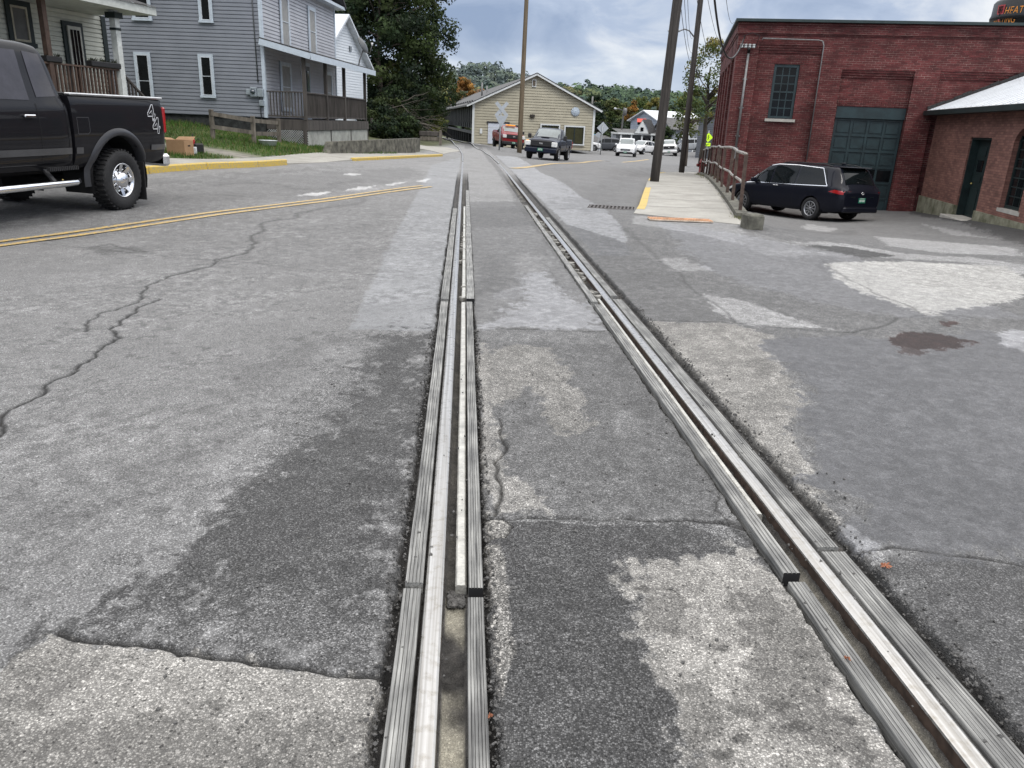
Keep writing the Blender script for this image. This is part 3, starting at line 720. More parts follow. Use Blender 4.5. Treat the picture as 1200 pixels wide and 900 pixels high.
def slab(name, poly, top, thick, m, kind='structure', label=None, step=.5, rise=None, absz=False):
    """draped slab: polygon of world points, top follows the terrain + top, vertical sides"""
    P = [Vector((p[0],p[1],0)) for p in poly]; P = P+[P[0]]; R = resamp(P, step)[:-1]
    xs = [p.x for p in R]; ys = [p.y for p in R]
    import bmesh
    bm = bmesh.new(); ring = [bm.verts.new((p.x,p.y,0)) for p in R]; f = bm.faces.new(ring)
    x0, x1, y0, y1 = min(xs),max(xs),min(ys),max(ys)
    for k in range(1,int((x1-x0)/1.0)+1):
        bmesh.ops.bisect_plane(bm, geom=bm.verts[:]+bm.edges[:]+bm.faces[:], plane_co=(x0+k*1.0,0,0), plane_no=(1,0,0))
    for k in range(1,int((y1-y0)/1.0)+1):
        bmesh.ops.bisect_plane(bm, geom=bm.verts[:]+bm.edges[:]+bm.faces[:], plane_co=(0,y0+k*1.0,0), plane_no=(0,1,0))
    bmesh.ops.recalc_face_normals(bm, faces=bm.faces[:])
    for v_ in bm.verts: v_.co.z = rise(v_.co.x,v_.co.y) if absz else G(v_.co.x,v_.co.y)+(rise(v_.co.x,v_.co.y) if rise else top)
    ret = bmesh.ops.extrude_face_region(bm, geom=bm.faces[:])
    for v_ in [g for g in ret['geom'] if isinstance(g,bmesh.types.BMVert)]: v_.co.z -= thick
    bmesh.ops.recalc_face_normals(bm, faces=bm.faces[:])
    me = bpy.data.meshes.new(name); bm.to_mesh(me); bm.free(); me.materials.append(m)
    o = link(name, me); return tag(o, label, None, None, kind)
# right-hand pavement: flush at the near corner, kerb height farther along
def sw_mat():
    m, nt, b = nt_new('pavement_concrete'); N, L = nt.nodes, nt.links
    tc = N.new('ShaderNodeTexCoord')
    def noi(s,d):
        n = N.new('ShaderNodeTexNoise'); n.inputs['Scale'].default_value = s; n.inputs['Detail'].default_value = d; n.inputs['Roughness'].default_value = .65; L.new(tc.outputs['Object'], n.inputs['Vector']); return n.outputs['Fac']
    r = N.new('ShaderNodeValToRGB'); e = r.color_ramp.elements; e[0].position = .3; e[1].position = .7; e[0].color = (.25,.24,.215,1); e[1].color = (.40,.39,.355,1); L.new(noi(1.3,8), r.inputs[0])
    r2 = N.new('ShaderNodeValToRGB'); e = r2.color_ramp.elements; e[0].position = .35; e[1].position = .65; e[0].color = (.75,.75,.75,1); e[1].color = (1.1,1.1,1.1,1); L.new(noi(60,3), r2.inputs[0])
    mx = N.new('ShaderNodeMix'); mx.data_type = 'RGBA'; mx.blend_type = 'MULTIPLY'; mx.inputs['Factor'].default_value = 1; L.new(r.outputs[0], mx.inputs['A']); L.new(r2.outputs[0], mx.inputs['B'])
    L.new(mx.outputs['Result'], b.inputs['Base Color']); b.inputs['Roughness'].default_value = .85
    return m
SWM = sw_mat()
RAILTOP = list(zip(SWR[0],SWR[1]))[1:7]
swl = [at(742,251),at(762,222),at(776,207)]
swz = lambda x,y: float(SWZ(y))+.012
rise = lambda x,y: swz(x,y)-G(x,y)
poly = [(2.24,15.35),(2.62,17.2),(3.35,21.4),(4.15,26.0),(5.2,31.5),(6.3,37.0),(7.6,42.5),(9.6,47.0),(12,47.5),(12,44),(10.6,43)]+[(x+.12,y) for x,y in RAILTOP[::-1]]+[(4.02,14.2)]
slab('sidewalk', poly, 0, .9, SWM, rise=swz, absz=True)
# joints
jm = mat('joint_dark',(.09,.085,.08),rough=.9)
m = MB()
for y in np.arange(16.9,45,1.9):
    xl = np.interp(y,[p[1] for p in poly[:8]],[p[0] for p in poly[:8]])+.02; xr = np.interp(y,[p[1] for p in RAILTOP],[p[0] for p in RAILTOP])+.05
    z = [G(x,y)+rise(x,y)+.004 for x in (xl,xr)]
    m.quad((xl,y,z[0]),(xr,y,z[1]),(xr,y+.022,z[1]),(xl,y+.022,z[0]))
tag(m.build('pavement_joints', jm), kind='structure')
# painted kerb edge
def edge_strip(P, w, name, m):
    vs = []; fs = []; P = resamp([Vector((*p,0)) for p in P], .3)
    for i, p in enumerate(P):
        d = (P[min(i+1,len(P)-1)]-P[max(0,i-1)]).normalized(); nn = Vector((d.y,-d.x,0))
        for q, dz in ((p-nn*.004,-.16),(p-nn*.004,.004),(p+nn*w,.004)): vs.append((q.x,q.y,G(p.x,p.y)+rise(p.x,p.y)+dz))
    for i in range(len(P)-1):
        for k in (0,1): fs.append((3*i+k,3*i+k+1,3*i+k+4,3*i+k+3))
    tag(MB().add(vs,fs,m).build(name), kind='structure')
edge_strip([(2.42,16.2),(2.62,17.2),(3.35,21.4),(3.6,22.8)], .16, 'painted_kerb_edge', YELC)
edge_strip([(4.3,26.8),(5.2,31.5),(6.3,37.0),(7.6,42.5)], .14, 'painted_kerb_edge', YELC)
# tactile strip: orange domes
TACT = mat('tactile_orange',(.50,.27,.15),rough=.7,var=.4,scale=8); TACD = mat('tactile_worn',(.50,.42,.34),rough=.8,var=.3,scale=9)
a, b_ = at(762,259), at(836,262); d = (b_-a); d.z = 0; Lh = d.length; d.normalize(); nn = Vector((-d.y,d.x,0))
t = thing('tactile_strip','orange ribbed tactile paving strip set in the pavement corner','tactile paving',(a.x,a.y,G(a.x,a.y)+.012))
m = MB(); m.box(d*(Lh/2)+nn*.18+Vector((0,0,.010)),(Lh,.36,.02),TACD,rz=math.atan2(d.y,d.x)); m.build('base_plate',parent=t)
m = MB()
for i in range(24):
    m.box(d*(Lh*(i+.5)/24)+nn*.18+Vector((0,0,.026)),(Lh/24*.5,.33,.012),TACT,rz=math.atan2(d.y,d.x))
m.build('raised_ribs',parent=t)
# drain grate
IRON = mat('cast_iron',(.10,.09,.085),rough=.6,metal=.5,var=.3,scale=20)
c = at(716,244); t = thing('drain_grate','cast iron storm drain grate in the gutter before the pavement','drain grate',(c.x,c.y,G(c.x,c.y)+.012),rz=-.15)
m = MB(); m.box((0,0,-.02),(.95,.62,.02),mat('drain_void',(.01,.01,.01),rough=1)); m.build('pit',parent=t)
m = MB()
for i in range(12): m.box((-.44+i*.08,0,0),(.035,.6,.02),IRON)
for y in (-.31,0,.31): m.box((0,y,.0),(.97,.04,.024),IRON)
m.build('grate',parent=t)
# left kerb, yellow, in stones
def kerb(P, label, grp, h=.15, w=.17, skip=()):
    P = resamp([Vector((p[0],p[1],0)) for p in P], 1.6); k = 0
    for i in range(len(P)-1):
        a, b = P[i], P[i+1]; d = (b-a); L_ = d.length; rz = math.atan2(d.y,d.x); c = (a+b)/2
        z0, z1 = G(a.x,a.y), G(b.x,b.y); pit = math.atan2(z1-z0, L_)
        M = Matrix.Translation((c.x,c.y,(z0+z1)/2))@Matrix.Rotation(rz,4,'Z')@Matrix.Rotation(-pit,4,'Y')
        hh = h*(.35 if i in skip else 1)
        m = MB(); m.bbox((0,0,hh-.15),(L_-.02,w,.30),.022,YELC,M=M)
        o = m.build('kerb_stone'); tag(o, label, 'kerb stone', grp); KERBS.append((o,c))
KERBS = []
kerb([at(*q) for q in ((60,214),(172,203),(240,198),(300,195.5),(334,193))], 'x', 'yellow kerb stones along the left pavement', skip=(99,))
kerb([at(*q) for q in ((413,188.5),(440,187),(470,185.5),(517,183))], 'x', 'yellow kerb stones along the left pavement', h=.10)
for i, (o, c) in enumerate(KERBS):
    o['label'] = ['yellow painted kerb stone behind the black pickup','yellow painted kerb stone before the driveway','cracked low yellow kerb stone below the concrete wall'][0 if c.y<19 else (1 if c.y<24 else 2)]
# left pavement slab behind the kerb, including the drive crossing
kl = [at(*q) for q in ((0,222),(60,214),(172,203),(240,198),(334,193),(413,188.5),(470,185.5),(517,183))]
lw = [Vector((p.x-1.55-.1*(20-min(p.y,20))*0, p.y+.5, 0)) for p in kl]
far_ = [at(519,174), at(500,176.5)]
slab('sidewalk', [(p.x,p.y) for p in kl]+[(p.x-1.5,p.y+.45) for p in kl[::-1]], .06, .3, SWM, rise=lambda x,y: .05-.045*math.exp(-((y-24.3)/1.6)**2))
slab('footpath', [tuple(at(*q)[:2]) for q in ((520,181),(540,177),(524,173),(500,171.5),(478,168),(468,168),(500,176))], .02, .2, SWM)

# lawn
def grass_col(n, base=(.062,.125,.024)):
    c = np.array(base)*(1+RNG.normal(0,.28,(n,1)))
    dry = RNG.random(n) < .14; c[dry] = np.array((.20,.17,.07))*(1+RNG.normal(0,.2,(dry.sum(),1)))
    return np.clip(c,.01,1)
def vc_mat(name, rough=.7, sss=0., noise=0., spec=.2, trans=.0):
    m, nt, b = nt_new(name); N, L = nt.nodes, nt.links
    c = N.new('ShaderNodeVertexColor'); c.layer_name = 'Col'
    if noise:
        n = N.new('ShaderNodeTexNoise'); n.inputs['Scale'].default_value = noise; n.inputs['Detail'].default_value = 6; tc = N.new('ShaderNodeTexCoord'); L.new(tc.outputs['Object'], n.inputs['Vector'])
        k = N.new('ShaderNodeMath'); k.operation = 'MULTIPLY_ADD'; L.new(n.outputs['Fac'], k.inputs[0]); k.inputs[1].default_value = 1.6; k.inputs[2].default_value = .2
        s = N.new('ShaderNodeVectorMath'); s.operation = 'SCALE'; L.new(c.outputs[0], s.inputs[0]); L.new(k.outputs[0], s.inputs['Scale']); out = s.outputs[0]
    else: out = c.outputs[0]
    L.new(out, b.inputs['Base Color']); b.inputs['Roughness'].default_value = rough; b.inputs['Specular IOR Level'].default_value = spec
    if trans:
        tr = N.new('ShaderNodeBsdfTranslucent'); L.new(out, tr.inputs[0]); mx = N.new('ShaderNodeMixShader'); mx.inputs[0].default_value = trans
        L.new(b.outputs[0], mx.inputs[1]); L.new(tr.outputs[0], mx.inputs[2]); L.new(mx.outputs[0], N['Material Output'].inputs['Surface'])
    return m
GRASSM = vc_mat('grass_blade', .6, trans=.25); EARTHM = vc_mat('soil_sheet', .9, noise=3.0)
lawn = [(-9.9,17.9),(-8.2,22.4),(-7.0,26.6),(-6.1,30),(-5.2,34.2),(-5.9,38),(-7.2,42),(-8.6,46),(-13,50),(-26,50),(-30,30),(-24,12),(-13,11.5)]
gx, gy = np.meshgrid(np.arange(-30,-4.8,.35), np.arange(11,52,.35)); lsd = poly_sd(gx,gy,lawn)
gz = ground_np(gx,gy)+.035+.03*fbm(gx,gy,4,1.2)-.16*sstep(-.35,.05,lsd)
gn = fbm(gx,gy,5,.7); drive = np.exp(-(line_d(gx,gy,[tuple(at(330,190)[:2]),tuple(at(250,178)[:2]),tuple(at(205,172)[:2])])/.55)**2)
gravel = np.clip(drive,0,1); bareN = sstep(38,44,gy)
gcol = np.array((.055,.075,.024))[None,None,:]*(1+.5*gn[...,None]); gcol = gcol*(1-gravel[...,None])+np.array((.24,.225,.20))*gravel[...,None]
gcol = gcol*(1-bareN[...,None]*.8)+np.array((.19,.15,.10))*bareN[...,None]*.8
cc = np.ones(gx.shape+(4,)); cc[...,:3] = gcol
fm = (poly_sd((gx[:-1,:-1]+gx[1:,1:])/2,(gy[:-1,:-1]+gy[1:,1:])/2,lawn) < .25)
tag(link('lawn_soil', grid_mesh('lawn_soil',gx,gy,gz,[EARTHM],{'Col':cc},mask=fm)), kind='structure')
def lawn_z(x, y): return ground_np(x,y)+.035+.03*fbm(x,y,4,1.2)
def blades(n, x0,x1,y0,y1, poly, h=(.05,.13), dens=None):
    x = RNG.uniform(x0,x1,n); y = RNG.uniform(y0,y1,n)
    k = poly_sd(x,y,poly) < -.1; x, y = x[k], y[k]
    dr = line_d(x,y,[tuple(at(330,190)[:2]),tuple(at(250,178)[:2]),tuple(at(205,172)[:2])])
    k = (dr > .55+.3*RNG.random(len(x)))&(fbm(x,y,4,.9)>-.35-.4*RNG.random(len(x))+sstep(37,44,y)*.8); x, y = x[k], y[k]; n = len(x)
    z = lawn_z(x,y); a = RNG.uniform(0,2*PI,n); H_ = RNG.uniform(*h,n)*(1+.7*fbm(x,y,3,.8)); w_ = RNG.uniform(.006,.016,n)
    lean = RNG.uniform(-.6,.6,(n,2))*H_[:,None]
    V = np.zeros((n,3,3)); V[:,0] = np.stack([x-np.cos(a)*w_,y-np.sin(a)*w_,z-.02],1); V[:,1] = np.stack([x+np.cos(a)*w_,y+np.sin(a)*w_,z-.02],1); V[:,2] = np.stack([x+lean[:,0],y+lean[:,1],z+H_],1)
    c = grass_col(n); c = c*(1+.5*fbm(x,y,4,.6))[:,None]
    return V.reshape(-1,3), np.clip(c,.008,1)
V, c = blades(170000,-26,-5,13,44,lawn)
tag(link('grass', quads_mesh('grass', V, 3, [GRASSM], c)), 'short green lawn grass sloping up to the houses','grass',kind='stuff')
# weeds along the right retaining edge
x = RNG.uniform(0,1,5000); yy = 14+26*x**1.4; xe = np.interp(yy,[p[1] for p in RAILTOP],[p[0] for p in RAILTOP])+RNG.normal(.12,.07,5000)
kk = fbm(xe,yy,3,.9)>.1; xe, yy = xe[kk], yy[kk]; far_k = yy>31
xe = xe+far_k*RNG.uniform(-.3,.9,len(xe)); n = len(xe); z = np.array([G(a_,b_)+rise(a_,b_) for a_,b_ in zip(xe,yy)])
H_ = RNG.uniform(.02,.07,n)*(1+far_k*.6); a = RNG.uniform(0,6,n); V = np.zeros((n,3,3)); V[:,0] = np.stack([xe-np.cos(a)*.008,yy,z-.02],1); V[:,1] = np.stack([xe+np.cos(a)*.008,yy,z-.02],1); V[:,2] = np.stack([xe+RNG.uniform(-.05,.05,n),yy+RNG.uniform(-.05,.05,n),z+H_],1)
tag(link('weeds', quads_mesh('weeds', V.reshape(-1,3), 3, [GRASSM], grass_col(n,(.10,.11,.035)))), 'yellow green weeds along the foot of the iron railing','weeds',kind='stuff')
# concrete edging block and kerb under the railing
m = MB(); pts = RAILTOP
for (x0,y0),(x1,y1) in zip(pts[:-1],pts[1:]):
    z0 = G(x0,y0)+rise(x0,y0); z1 = G(x1,y1)+rise(x1,y1)
    m.bar((x0+.13,y0,z0-.38),(x1+.13,y1,z1-.38),.24,.95,CONCD)
tag(m.build('retaining_wall'),'weathered low concrete retaining wall under the iron railing','retaining wall')
x, y = 4.10, 13.75
m = MB(); m.bbox((x,y,G(x,y)-.02),(.30,.36,.56),.03,CONCD,rz=.1)
tag(m.build('concrete_block'),'mossy square concrete end block before the railing','concrete block')
# asphalt fillet between pavement and wall
# maple leaf on the ground + fallen leaves
LEAFM = mat('fallen_leaf',(.30,.125,.07),rough=.7,var=.3,scale=40)
def maple(px, py, s, rz, label):
    p = at(px,py); out = []
    for k in range(7):
        a0 = rz+(k-3)*.72; r = s*(1 if k==3 else (.86 if k in (2,4) else .66 if k in (1,5) else .45))
        out += [(math.cos(a0-.36)*s*.36,math.sin(a0-.36)*s*.36),(math.cos(a0-.16)*r*.66,math.sin(a0-.16)*r*.66),(math.cos(a0)*r,math.sin(a0)*r),(math.cos(a0+.16)*r*.66,math.sin(a0+.16)*r*.66)]
    n = len(out); m = MB(); r_ = random.Random(int(px))
    vs = [(0,0,.012)]+[(x,y,.006+r_.uniform(0,.014)) for x,y in out]
    m.add(vs, [(0,i+1,(i+1)%n+1) for i in range(n)], LEAFM)
    m.bar((math.cos(rz+PI)*s*.1,math.sin(rz+PI)*s*.1,.01),(math.cos(rz+PI)*s*.7,math.sin(rz+PI)*s*.7,.012),.003,.003,LEAFM)
    tag(m.build('maple_leaf',loc=(p.x,p.y,p.z)),label,'leaf')
maple(1036,666,.034,.5,'orange fallen maple leaf on the asphalt right of the rail')
maple(993,775,.016,2.,'small red brown leaf in the joint of right rail panel')
maple(574,843,.012,1.,'tiny yellow leaf scrap in the joint beside left rail panel')
# ================================================================== BUILDINGS
def onplane(px, py, P, d):
    """point where the view ray meets the vertical plane through P with direction d -> (distance along d, z)"""
    r = ray(px,py); n = (d[1],-d[0]); k = (P[0]*n[0]+P[1]*n[1])/(r[0]*n[0]+r[1]*n[1])
    x, y, z = r[0]*k, r[1]*k, EYE+r[2]*k
    return ((x-P[0])*d[0]+(y-P[1])*d[1], z)
def brick_mat(name, c1, c2, mortar, dirty=.5, scale=1.0, streak=.5):
    m, nt, b = nt_new(name); N, L = nt.nodes, nt.links
    tc = N.new('ShaderNodeTexCoord'); sx = N.new('ShaderNodeSeparateXYZ'); L.new(tc.outputs['Object'], sx.inputs[0])
    ad = N.new('ShaderNodeMath'); L.new(sx.outputs[0], ad.inputs[0]); L.new(sx.outputs[1], ad.inputs[1])
    cv = N.new('ShaderNodeCombineXYZ'); L.new(ad.outputs[0], cv.inputs[0]); L.new(sx.outputs[2], cv.inputs[1])
    def noi(s, d, r=.6, vec=None):
        n = N.new('ShaderNodeTexNoise'); n.inputs['Scale'].default_value = s; n.inputs['Detail'].default_value = d; n.inputs['Roughness'].default_value = r; L.new(vec or tc.outputs['Object'], n.inputs['Vector']); return n.outputs['Fac']
    bt = N.new('ShaderNodeTexBrick'); bt.inputs['Scale'].default_value = 1; bt.inputs['Brick Width'].default_value = .215*scale; bt.inputs['Row Height'].default_value = .073*scale
    bt.inputs['Mortar Size'].default_value = .0065; bt.inputs['Mortar Smooth'].default_value = .3; bt.inputs['Bias'].default_value = -.1
    bt.inputs['Color1'].default_value = (*c1,1); bt.inputs['Color2'].default_value = (*c2,1); bt.inputs['Mortar'].default_value = (*mortar,1); L.new(cv.outputs[0], bt.inputs['Vector'])
    # mortar is mostly painted over; it only shows where the paint has washed off
    msk = N.new('ShaderNodeValToRGB'); msk.color_ramp.elements[0].position = .42; msk.color_ramp.elements[1].position = .62
    cm = N.new('ShaderNodeMapping'); cm.inputs['Scale'].default_value = (1.2,4,1); L.new(cv.outputs[0], cm.inputs[0]); L.new(noi(1.3,8,.75,cm.outputs[0]), msk.inputs[0])
    fl = N.new('ShaderNodeMix'); fl.data_type = 'RGBA'; L.new(msk.outputs[0], fl.inputs['Factor']); fl.inputs['A'].default_value = (*[.5*(p+q)*.86 for p,q in zip(c1,c2)],1)
    # per-brick colour with weak mortar
    bt2 = N.new('ShaderNodeTexBrick'); 
    for k in ('Scale','Brick Width','Row Height','Mortar Size','Mortar Smooth','Bias'): bt2.inputs[k].default_value = bt.inputs[k].default_value
    bt2.inputs['Color1'].default_value = (*c1,1); bt2.inputs['Color2'].default_value = (*c2,1); bt2.inputs['Mortar'].default_value = (*[q*.55 for q in c1],1); L.new(cv.outputs[0], bt2.inputs['Vector'])
    L.new(bt2.outputs['Color'], fl.inputs['A']); L.new(bt.outputs['Color'], fl.inputs['B'])
    n1 = noi(.9,7,.65); r = N.new('ShaderNodeValToRGB'); e = r.color_ramp.elements; e[0].position = .3; e[1].position = .7; e[0].color = (1-dirty,)*3+(1,); e[1].color = (1.15,)*3+(1,); L.new(n1, r.inputs[0])
    mx = N.new('ShaderNodeMix'); mx.data_type = 'RGBA'; mx.blend_type = 'MULTIPLY'; mx.inputs['Factor'].default_value = 1; L.new(fl.outputs['Result'], mx.inputs['A']); L.new(r.outputs[0], mx.inputs['B'])
    L.new(mx.outputs['Result'], b.inputs['Base Color']); b.inputs['Roughness'].default_value = .78; b.inputs['Specular IOR Level'].default_value = .25
    bp = N.new('ShaderNodeBump'); bp.inputs['Strength'].default_value = .7; bp.inputs['Distance'].default_value = .008; bp.invert = True; L.new(bt.outputs['Fac'], bp.inputs['Height']); L.new(bp.outputs[0], b.inputs['Normal'])
    return m
BRICK = brick_mat('red_painted_brick',(.140,.036,.036),(.080,.024,.024),(.34,.23,.20),dirty=.6)
BRICK2 = brick_mat('worn_pink_brick',(.25,.125,.10),(.145,.072,.060),(.075,.05,.042),dirty=.35)
GREENP = mat('dark_teal_paint',(.014,.030,.034),rough=.45,var=.25,scale=3,spec=.5)
GREEND = mat('dark_green_paint',(.010,.020,.020),rough=.5,var=.25,scale=3)
GLASS = mat('dark_window_glass',(.006,.007,.008),rough=.06,spec=.22,var=.4,scale=1.5); GLASSB = glass_mat('bluish_window_glass',(.05,.065,.08),rough=.06)
CAPM = mat('dark_metal_coping',(.035,.05,.05),rough=.45,metal=.3)
FND = mat('stained_foundation',(.19,.185,.14),rough=.85,var=.35,scale=2.2,bump=.3,bscale=20,dirt=(.055,.058,.028))
# ---------------- brick industrial building
AB = math.radians(11); C0 = (7.75,30.8); E1 = (math.cos(AB),-math.sin(AB)); E2 = (math.sin(AB),math.cos(AB))
bld = thing('brick_workshop','tall dark red painted brick workshop with teal garage door','workshop',(C0[0],C0[1],0),rz=-AB)
LX1, ZB, ZP = 15.0, -1.5, 5.40
fx = lambda px,py: onplane(px,py,C0,E1)
b1 = (fx(889,60)[0], fx(965,60)[0], fx(930,53)[1]); b2 = (fx(986,88)[0], fx(1072,88)[0], fx(1030,82.5)[1]); b3 = (fx(1101,92)[0], LX1-.6, fx(1120,84)[1])
dr = (fx(976,160)[0], fx(1057,165)[0], fx(1022,125.5)[1]); wn_ = (fx(904,107)[0], fx(934,107)[0], fx(915,139)[1], fx(924,75)[1])
RC = .16
m = MB()
def fbox(x0,x1,y0,y1,z0,z1,mm): m.box(((x0+x1)/2,(y0+y1)/2,(z0+z1)/2),(x1-x0,y1-y0,z1-z0),mm)
# pilasters and spandrels in front of the recessed bays
fbox(0,b1[0],0,.5,ZB,ZP,BRICK); fbox(b1[0],b1[1],0,.5,b1[2],ZP,BRICK); fbox(b1[1],b2[0],0,.5,ZB,ZP,BRICK); fbox(b2[0],b2[1],0,.5,b2[2],ZP,BRICK)
fbox(b2[1],b3[0],0,.5,ZB,ZP,BRICK); fbox(b3[0],b3[1],0,.5,b3[2],ZP,BRICK); fbox(b3[1],LX1,0,.5,ZB,ZP,BRICK)
# corbel steps at bay heads
for (x0,x1,zt) in (b1,b2,b3):
    for k in range(3): fbox(x0,x1,.04+.04*k,.49,zt-.085*(k+1),zt-.085*k-.002,BRICK)
# recessed panels
def rec(x0,x1,z0,z1): 
    if x1-x0>.01 and z1-z0>.01: fbox(x0,x1,RC,.499,z0,z1,BRICK)
z1 = b1[2]-.26; rec(b1[0],wn_[0],ZB,z1); rec(wn_[1],b1[1],ZB,z1); rec(wn_[0],wn_[1],wn_[3],z1); rec(wn_[0],wn_[1],ZB,wn_[2])
z1 = b2[2]-.26; rec(b2[0],dr[0],ZB,z1); rec(dr[1],b2[1],ZB,z1); rec(dr[0],dr[1],dr[2],z1)
rec(b3[0],b3[1],ZB,b3[2]-.26)
# cornice courses
for k,(o_,z0_,z1_) in enumerate(((.03,4.97,5.02),(.06,5.02,5.09),(.03,5.09,5.30),(.07,5.30,5.36))): m.box((LX1/2-o_/2,-o_/2+.001,(z0_+z1_)/2),(LX1+o_,o_,z1_-z0_-.002),BRICK)
# soldier course lintels
for (xa,xb,zz) in ((wn_[0]-.25,wn_[1]+.25,wn_[3]),(dr[0]-.02,dr[1]+.02,dr[2])):
    n = int((xb-xa)/.075)
    for i in range(n): m.box((xa+(xb-xa)*(i+.5)/n,RC-.002,zz+.13),((xb-xa)/n*.82,.02,.22),BRICK)
# long side wall with pilasters, facing the street
SL = 12.5
m.box((.35,.5+SL/2,(ZB+ZP)/2),(.3,SL,ZP-ZB),BRICK)
for i in range(6):
    y0 = .5+(SL-.6)*i/5; m.box((.10,y0+.3,(ZB+ZP)/2),(.2,.6,ZP-ZB),BRICK) if i else m.box((.10,.75,(ZB+ZP)/2),(.2,.5,ZP-ZB),BRICK)
m.box((.10,.5+SL/2,4.85),(.2,SL,1.1),BRICK); m.box((-.03,SL/2+.2,5.2),(.06,SL+.4,.3),BRICK); m.box((-.015,SL/2+.2,5.0),(.03,SL+.4,.08),BRICK)
m.box((LX1/2,.5+SL,(ZB+ZP)/2),(LX1,.3,ZP-ZB-.02),BRICK); m.box((LX1-.15,.5+SL/2,(ZB+ZP)/2),(.3,SL-.4,ZP-ZB-.03),BRICK)
m.build('wall',parent=bld)
m = MB(); m.box((LX1/2-.04,SL/2+.3,ZP+.04),(LX1+.24,SL+1.0,.09),CAPM); m.build('roof_coping',parent=bld)
# garage door
m = MB(); xd0,xd1,zd = dr[0],dr[1],dr[2]; wd = xd1-xd0; zdb = -1.12
m.box(((xd0+xd1)/2,.34,(zdb+zd)/2),(wd-.02,.05,zd-zdb),GREENP); m.box(((xd0+xd1)/2,.25,zd-.20),(wd-.02,.14,.40),GREENP)
rows = 6; hz = (zd-.42-zdb)/rows
for r_ in range(rows):
    z0 = zdb+hz*r_
    m.box(((xd0+xd1)/2,.30,z0+hz-.03),(wd-.04,.05,.05),GREENP)
    for c_ in range(4):
        xa = xd0+.06+(wd-.12)*c_/4; ww = (wd-.12)/4
        if r_ != 2:
            m.box((xa+ww/2,.305,z0+hz/2-.03),(ww-.16,.03,hz-.22),GREENP)
for c_ in range(5): m.box((xd0+.06+(wd-.12)*c_/4,.30,(zdb+zd-.42)/2),(.07,.045,zd-.42-zdb),GREENP)
gd = m.build('garage_door',parent=bld)
m = MB()
for c_ in range(4):
    xa = xd0+.06+(wd-.12)*c_/4; ww = (wd-.12)/4; m.box((xa+ww/2,.305,zdb+hz*2.5-.03),(ww-.10,.03,hz-.16),GLASS)
m.build('window_lights',parent=gd)
# sash window
def sash(parent, x0,x1,z0,z1, y, cols, rows, fm, gm, fw=.09, bw=.025, sill=None, arch=False, trim=None, tw=.1, depth=.06, M=None, label=None, half=True):
    """double-hung window facing local -y at depth y"""
    m = MB(); W_ = x1-x0; H_ = z1-z0; xc, zc = (x0+x1)/2,(z0+z1)/2
    def bx(c,d,mm): m.box(c,d,mm,M=M)
    bx((x0+fw/2,y,zc),(fw,depth,H_),fm); bx((x1-fw/2,y,zc),(fw,depth,H_),fm); bx((xc,y,z1-fw/2),(W_-2*fw,depth,fw),fm); bx((xc,y,z0+fw/2),(W_-2*fw,depth,fw),fm)
    if half: bx((xc,y+.005,zc),(W_-2*fw,depth*.8,fw*.6),fm)
    for i in range(1,cols): bx((x0+fw+(W_-2*fw)*i/cols,y+.01,zc),(bw,depth*.5,H_-2*fw),fm)
    for j in range(1,rows):
        if half and j*2 == rows: continue
        bx((xc,y+.011,z0+fw+(H_-2*fw)*j/rows),(W_-2*fw,depth*.5,bw),fm)
    if trim:
        bx((x0-tw/2,y,zc),(tw,depth*.7,H_+2*tw),trim); bx((x1+tw/2,y,zc),(tw,depth*.7,H_+2*tw),trim); bx((xc,y,z1+tw/2),(W_,depth*.7,tw),trim); bx((xc,y-.02,z0-tw/2),(W_+2.4*tw,depth*1.2,tw*.8),trim)
    o = m.build('window',parent=parent)
    if label: o['label'] = label
    g = MB(); g.box((xc,y+depth*.2,zc),(W_-2*fw+.004,.012,H_-2*fw+.004),gm,M=M); g.build('pane',parent=o)
    if sill: s_ = MB(); s_.box((xc,y-.06,z0-.06),(W_+.2,.22,.10),sill,M=M); s_.build('sill',parent=o)
    return o
sash(bld, wn_[0]+.01,wn_[1]-.01,wn_[2],wn_[3]-.01, .24, 3,6, GREENP, GLASS, fw=.09, bw=.035, sill=CONC)
# conduits and service head
GALV = mat('galvanised_steel',(.20,.20,.20),rough=.5,metal=.5,var=.2,scale=8); BLK = mat('black_plastic',(.015,.015,.016),rough=.5); WHT = mat('white_trim',(.55,.57,.60),rough=.6,var=.08)
p = lambda px,py: (fx(px,py)[0], fx(px,py)[1])
m = MB(); a = p(877,62); b = p(863,176); m.tube([(a[0],-.1,a[1]),(a[0]-.02,-.1,b[1])],.045,GALV); m.box((a[0]-.02,-.1,b[1]-.1),(.17,.12,.4),GALV)
for zz in (a[1]-.9,a[1]-1.9,a[1]-2.9): m.box((a[0]-.01,-.07,zz),(.16,.1,.04),GALV)
for t in np.linspace(0,PI,7): pass
m.tube([(a[0],-.1,a[1]),(a[0],-.16,a[1]+.14),(a[0]-.02,-.26,a[1]+.10)],.06,BLK); m.build('service_conduit',parent=bld)
m = MB(); a = p(893,46.5); b = p(963,48.5); c = p(951,188)
m.tube([(a[0],-.09,a[1]-.02),(a[0]+.03,-.09,a[1]+.04),(b[0]-.12,-.09,b[1]+.03),(b[0]+.02,-.09,b[1]),(b[0]+.08,-.09,b[1]-.15),(b[0]+.10,-.09,c[1])],.022,GALV,n=6); m.build('wall_conduit',parent=bld)
m = MB(); q = p(876,54.5); m.box((q[0],-.12,q[1]),(.62,.06,.05),BLK); 
for i in range(4): m.lathe([(0,0),(.055,0),(.055,.05),(.03,.07),(.055,.09),(.055,.13),(0,.13)], Matrix.Translation((q[0]-.21+.14*i,-.14,q[1]-.06)), 10, mat('insulator_glass',(.4,.42,.42),rough=.2))
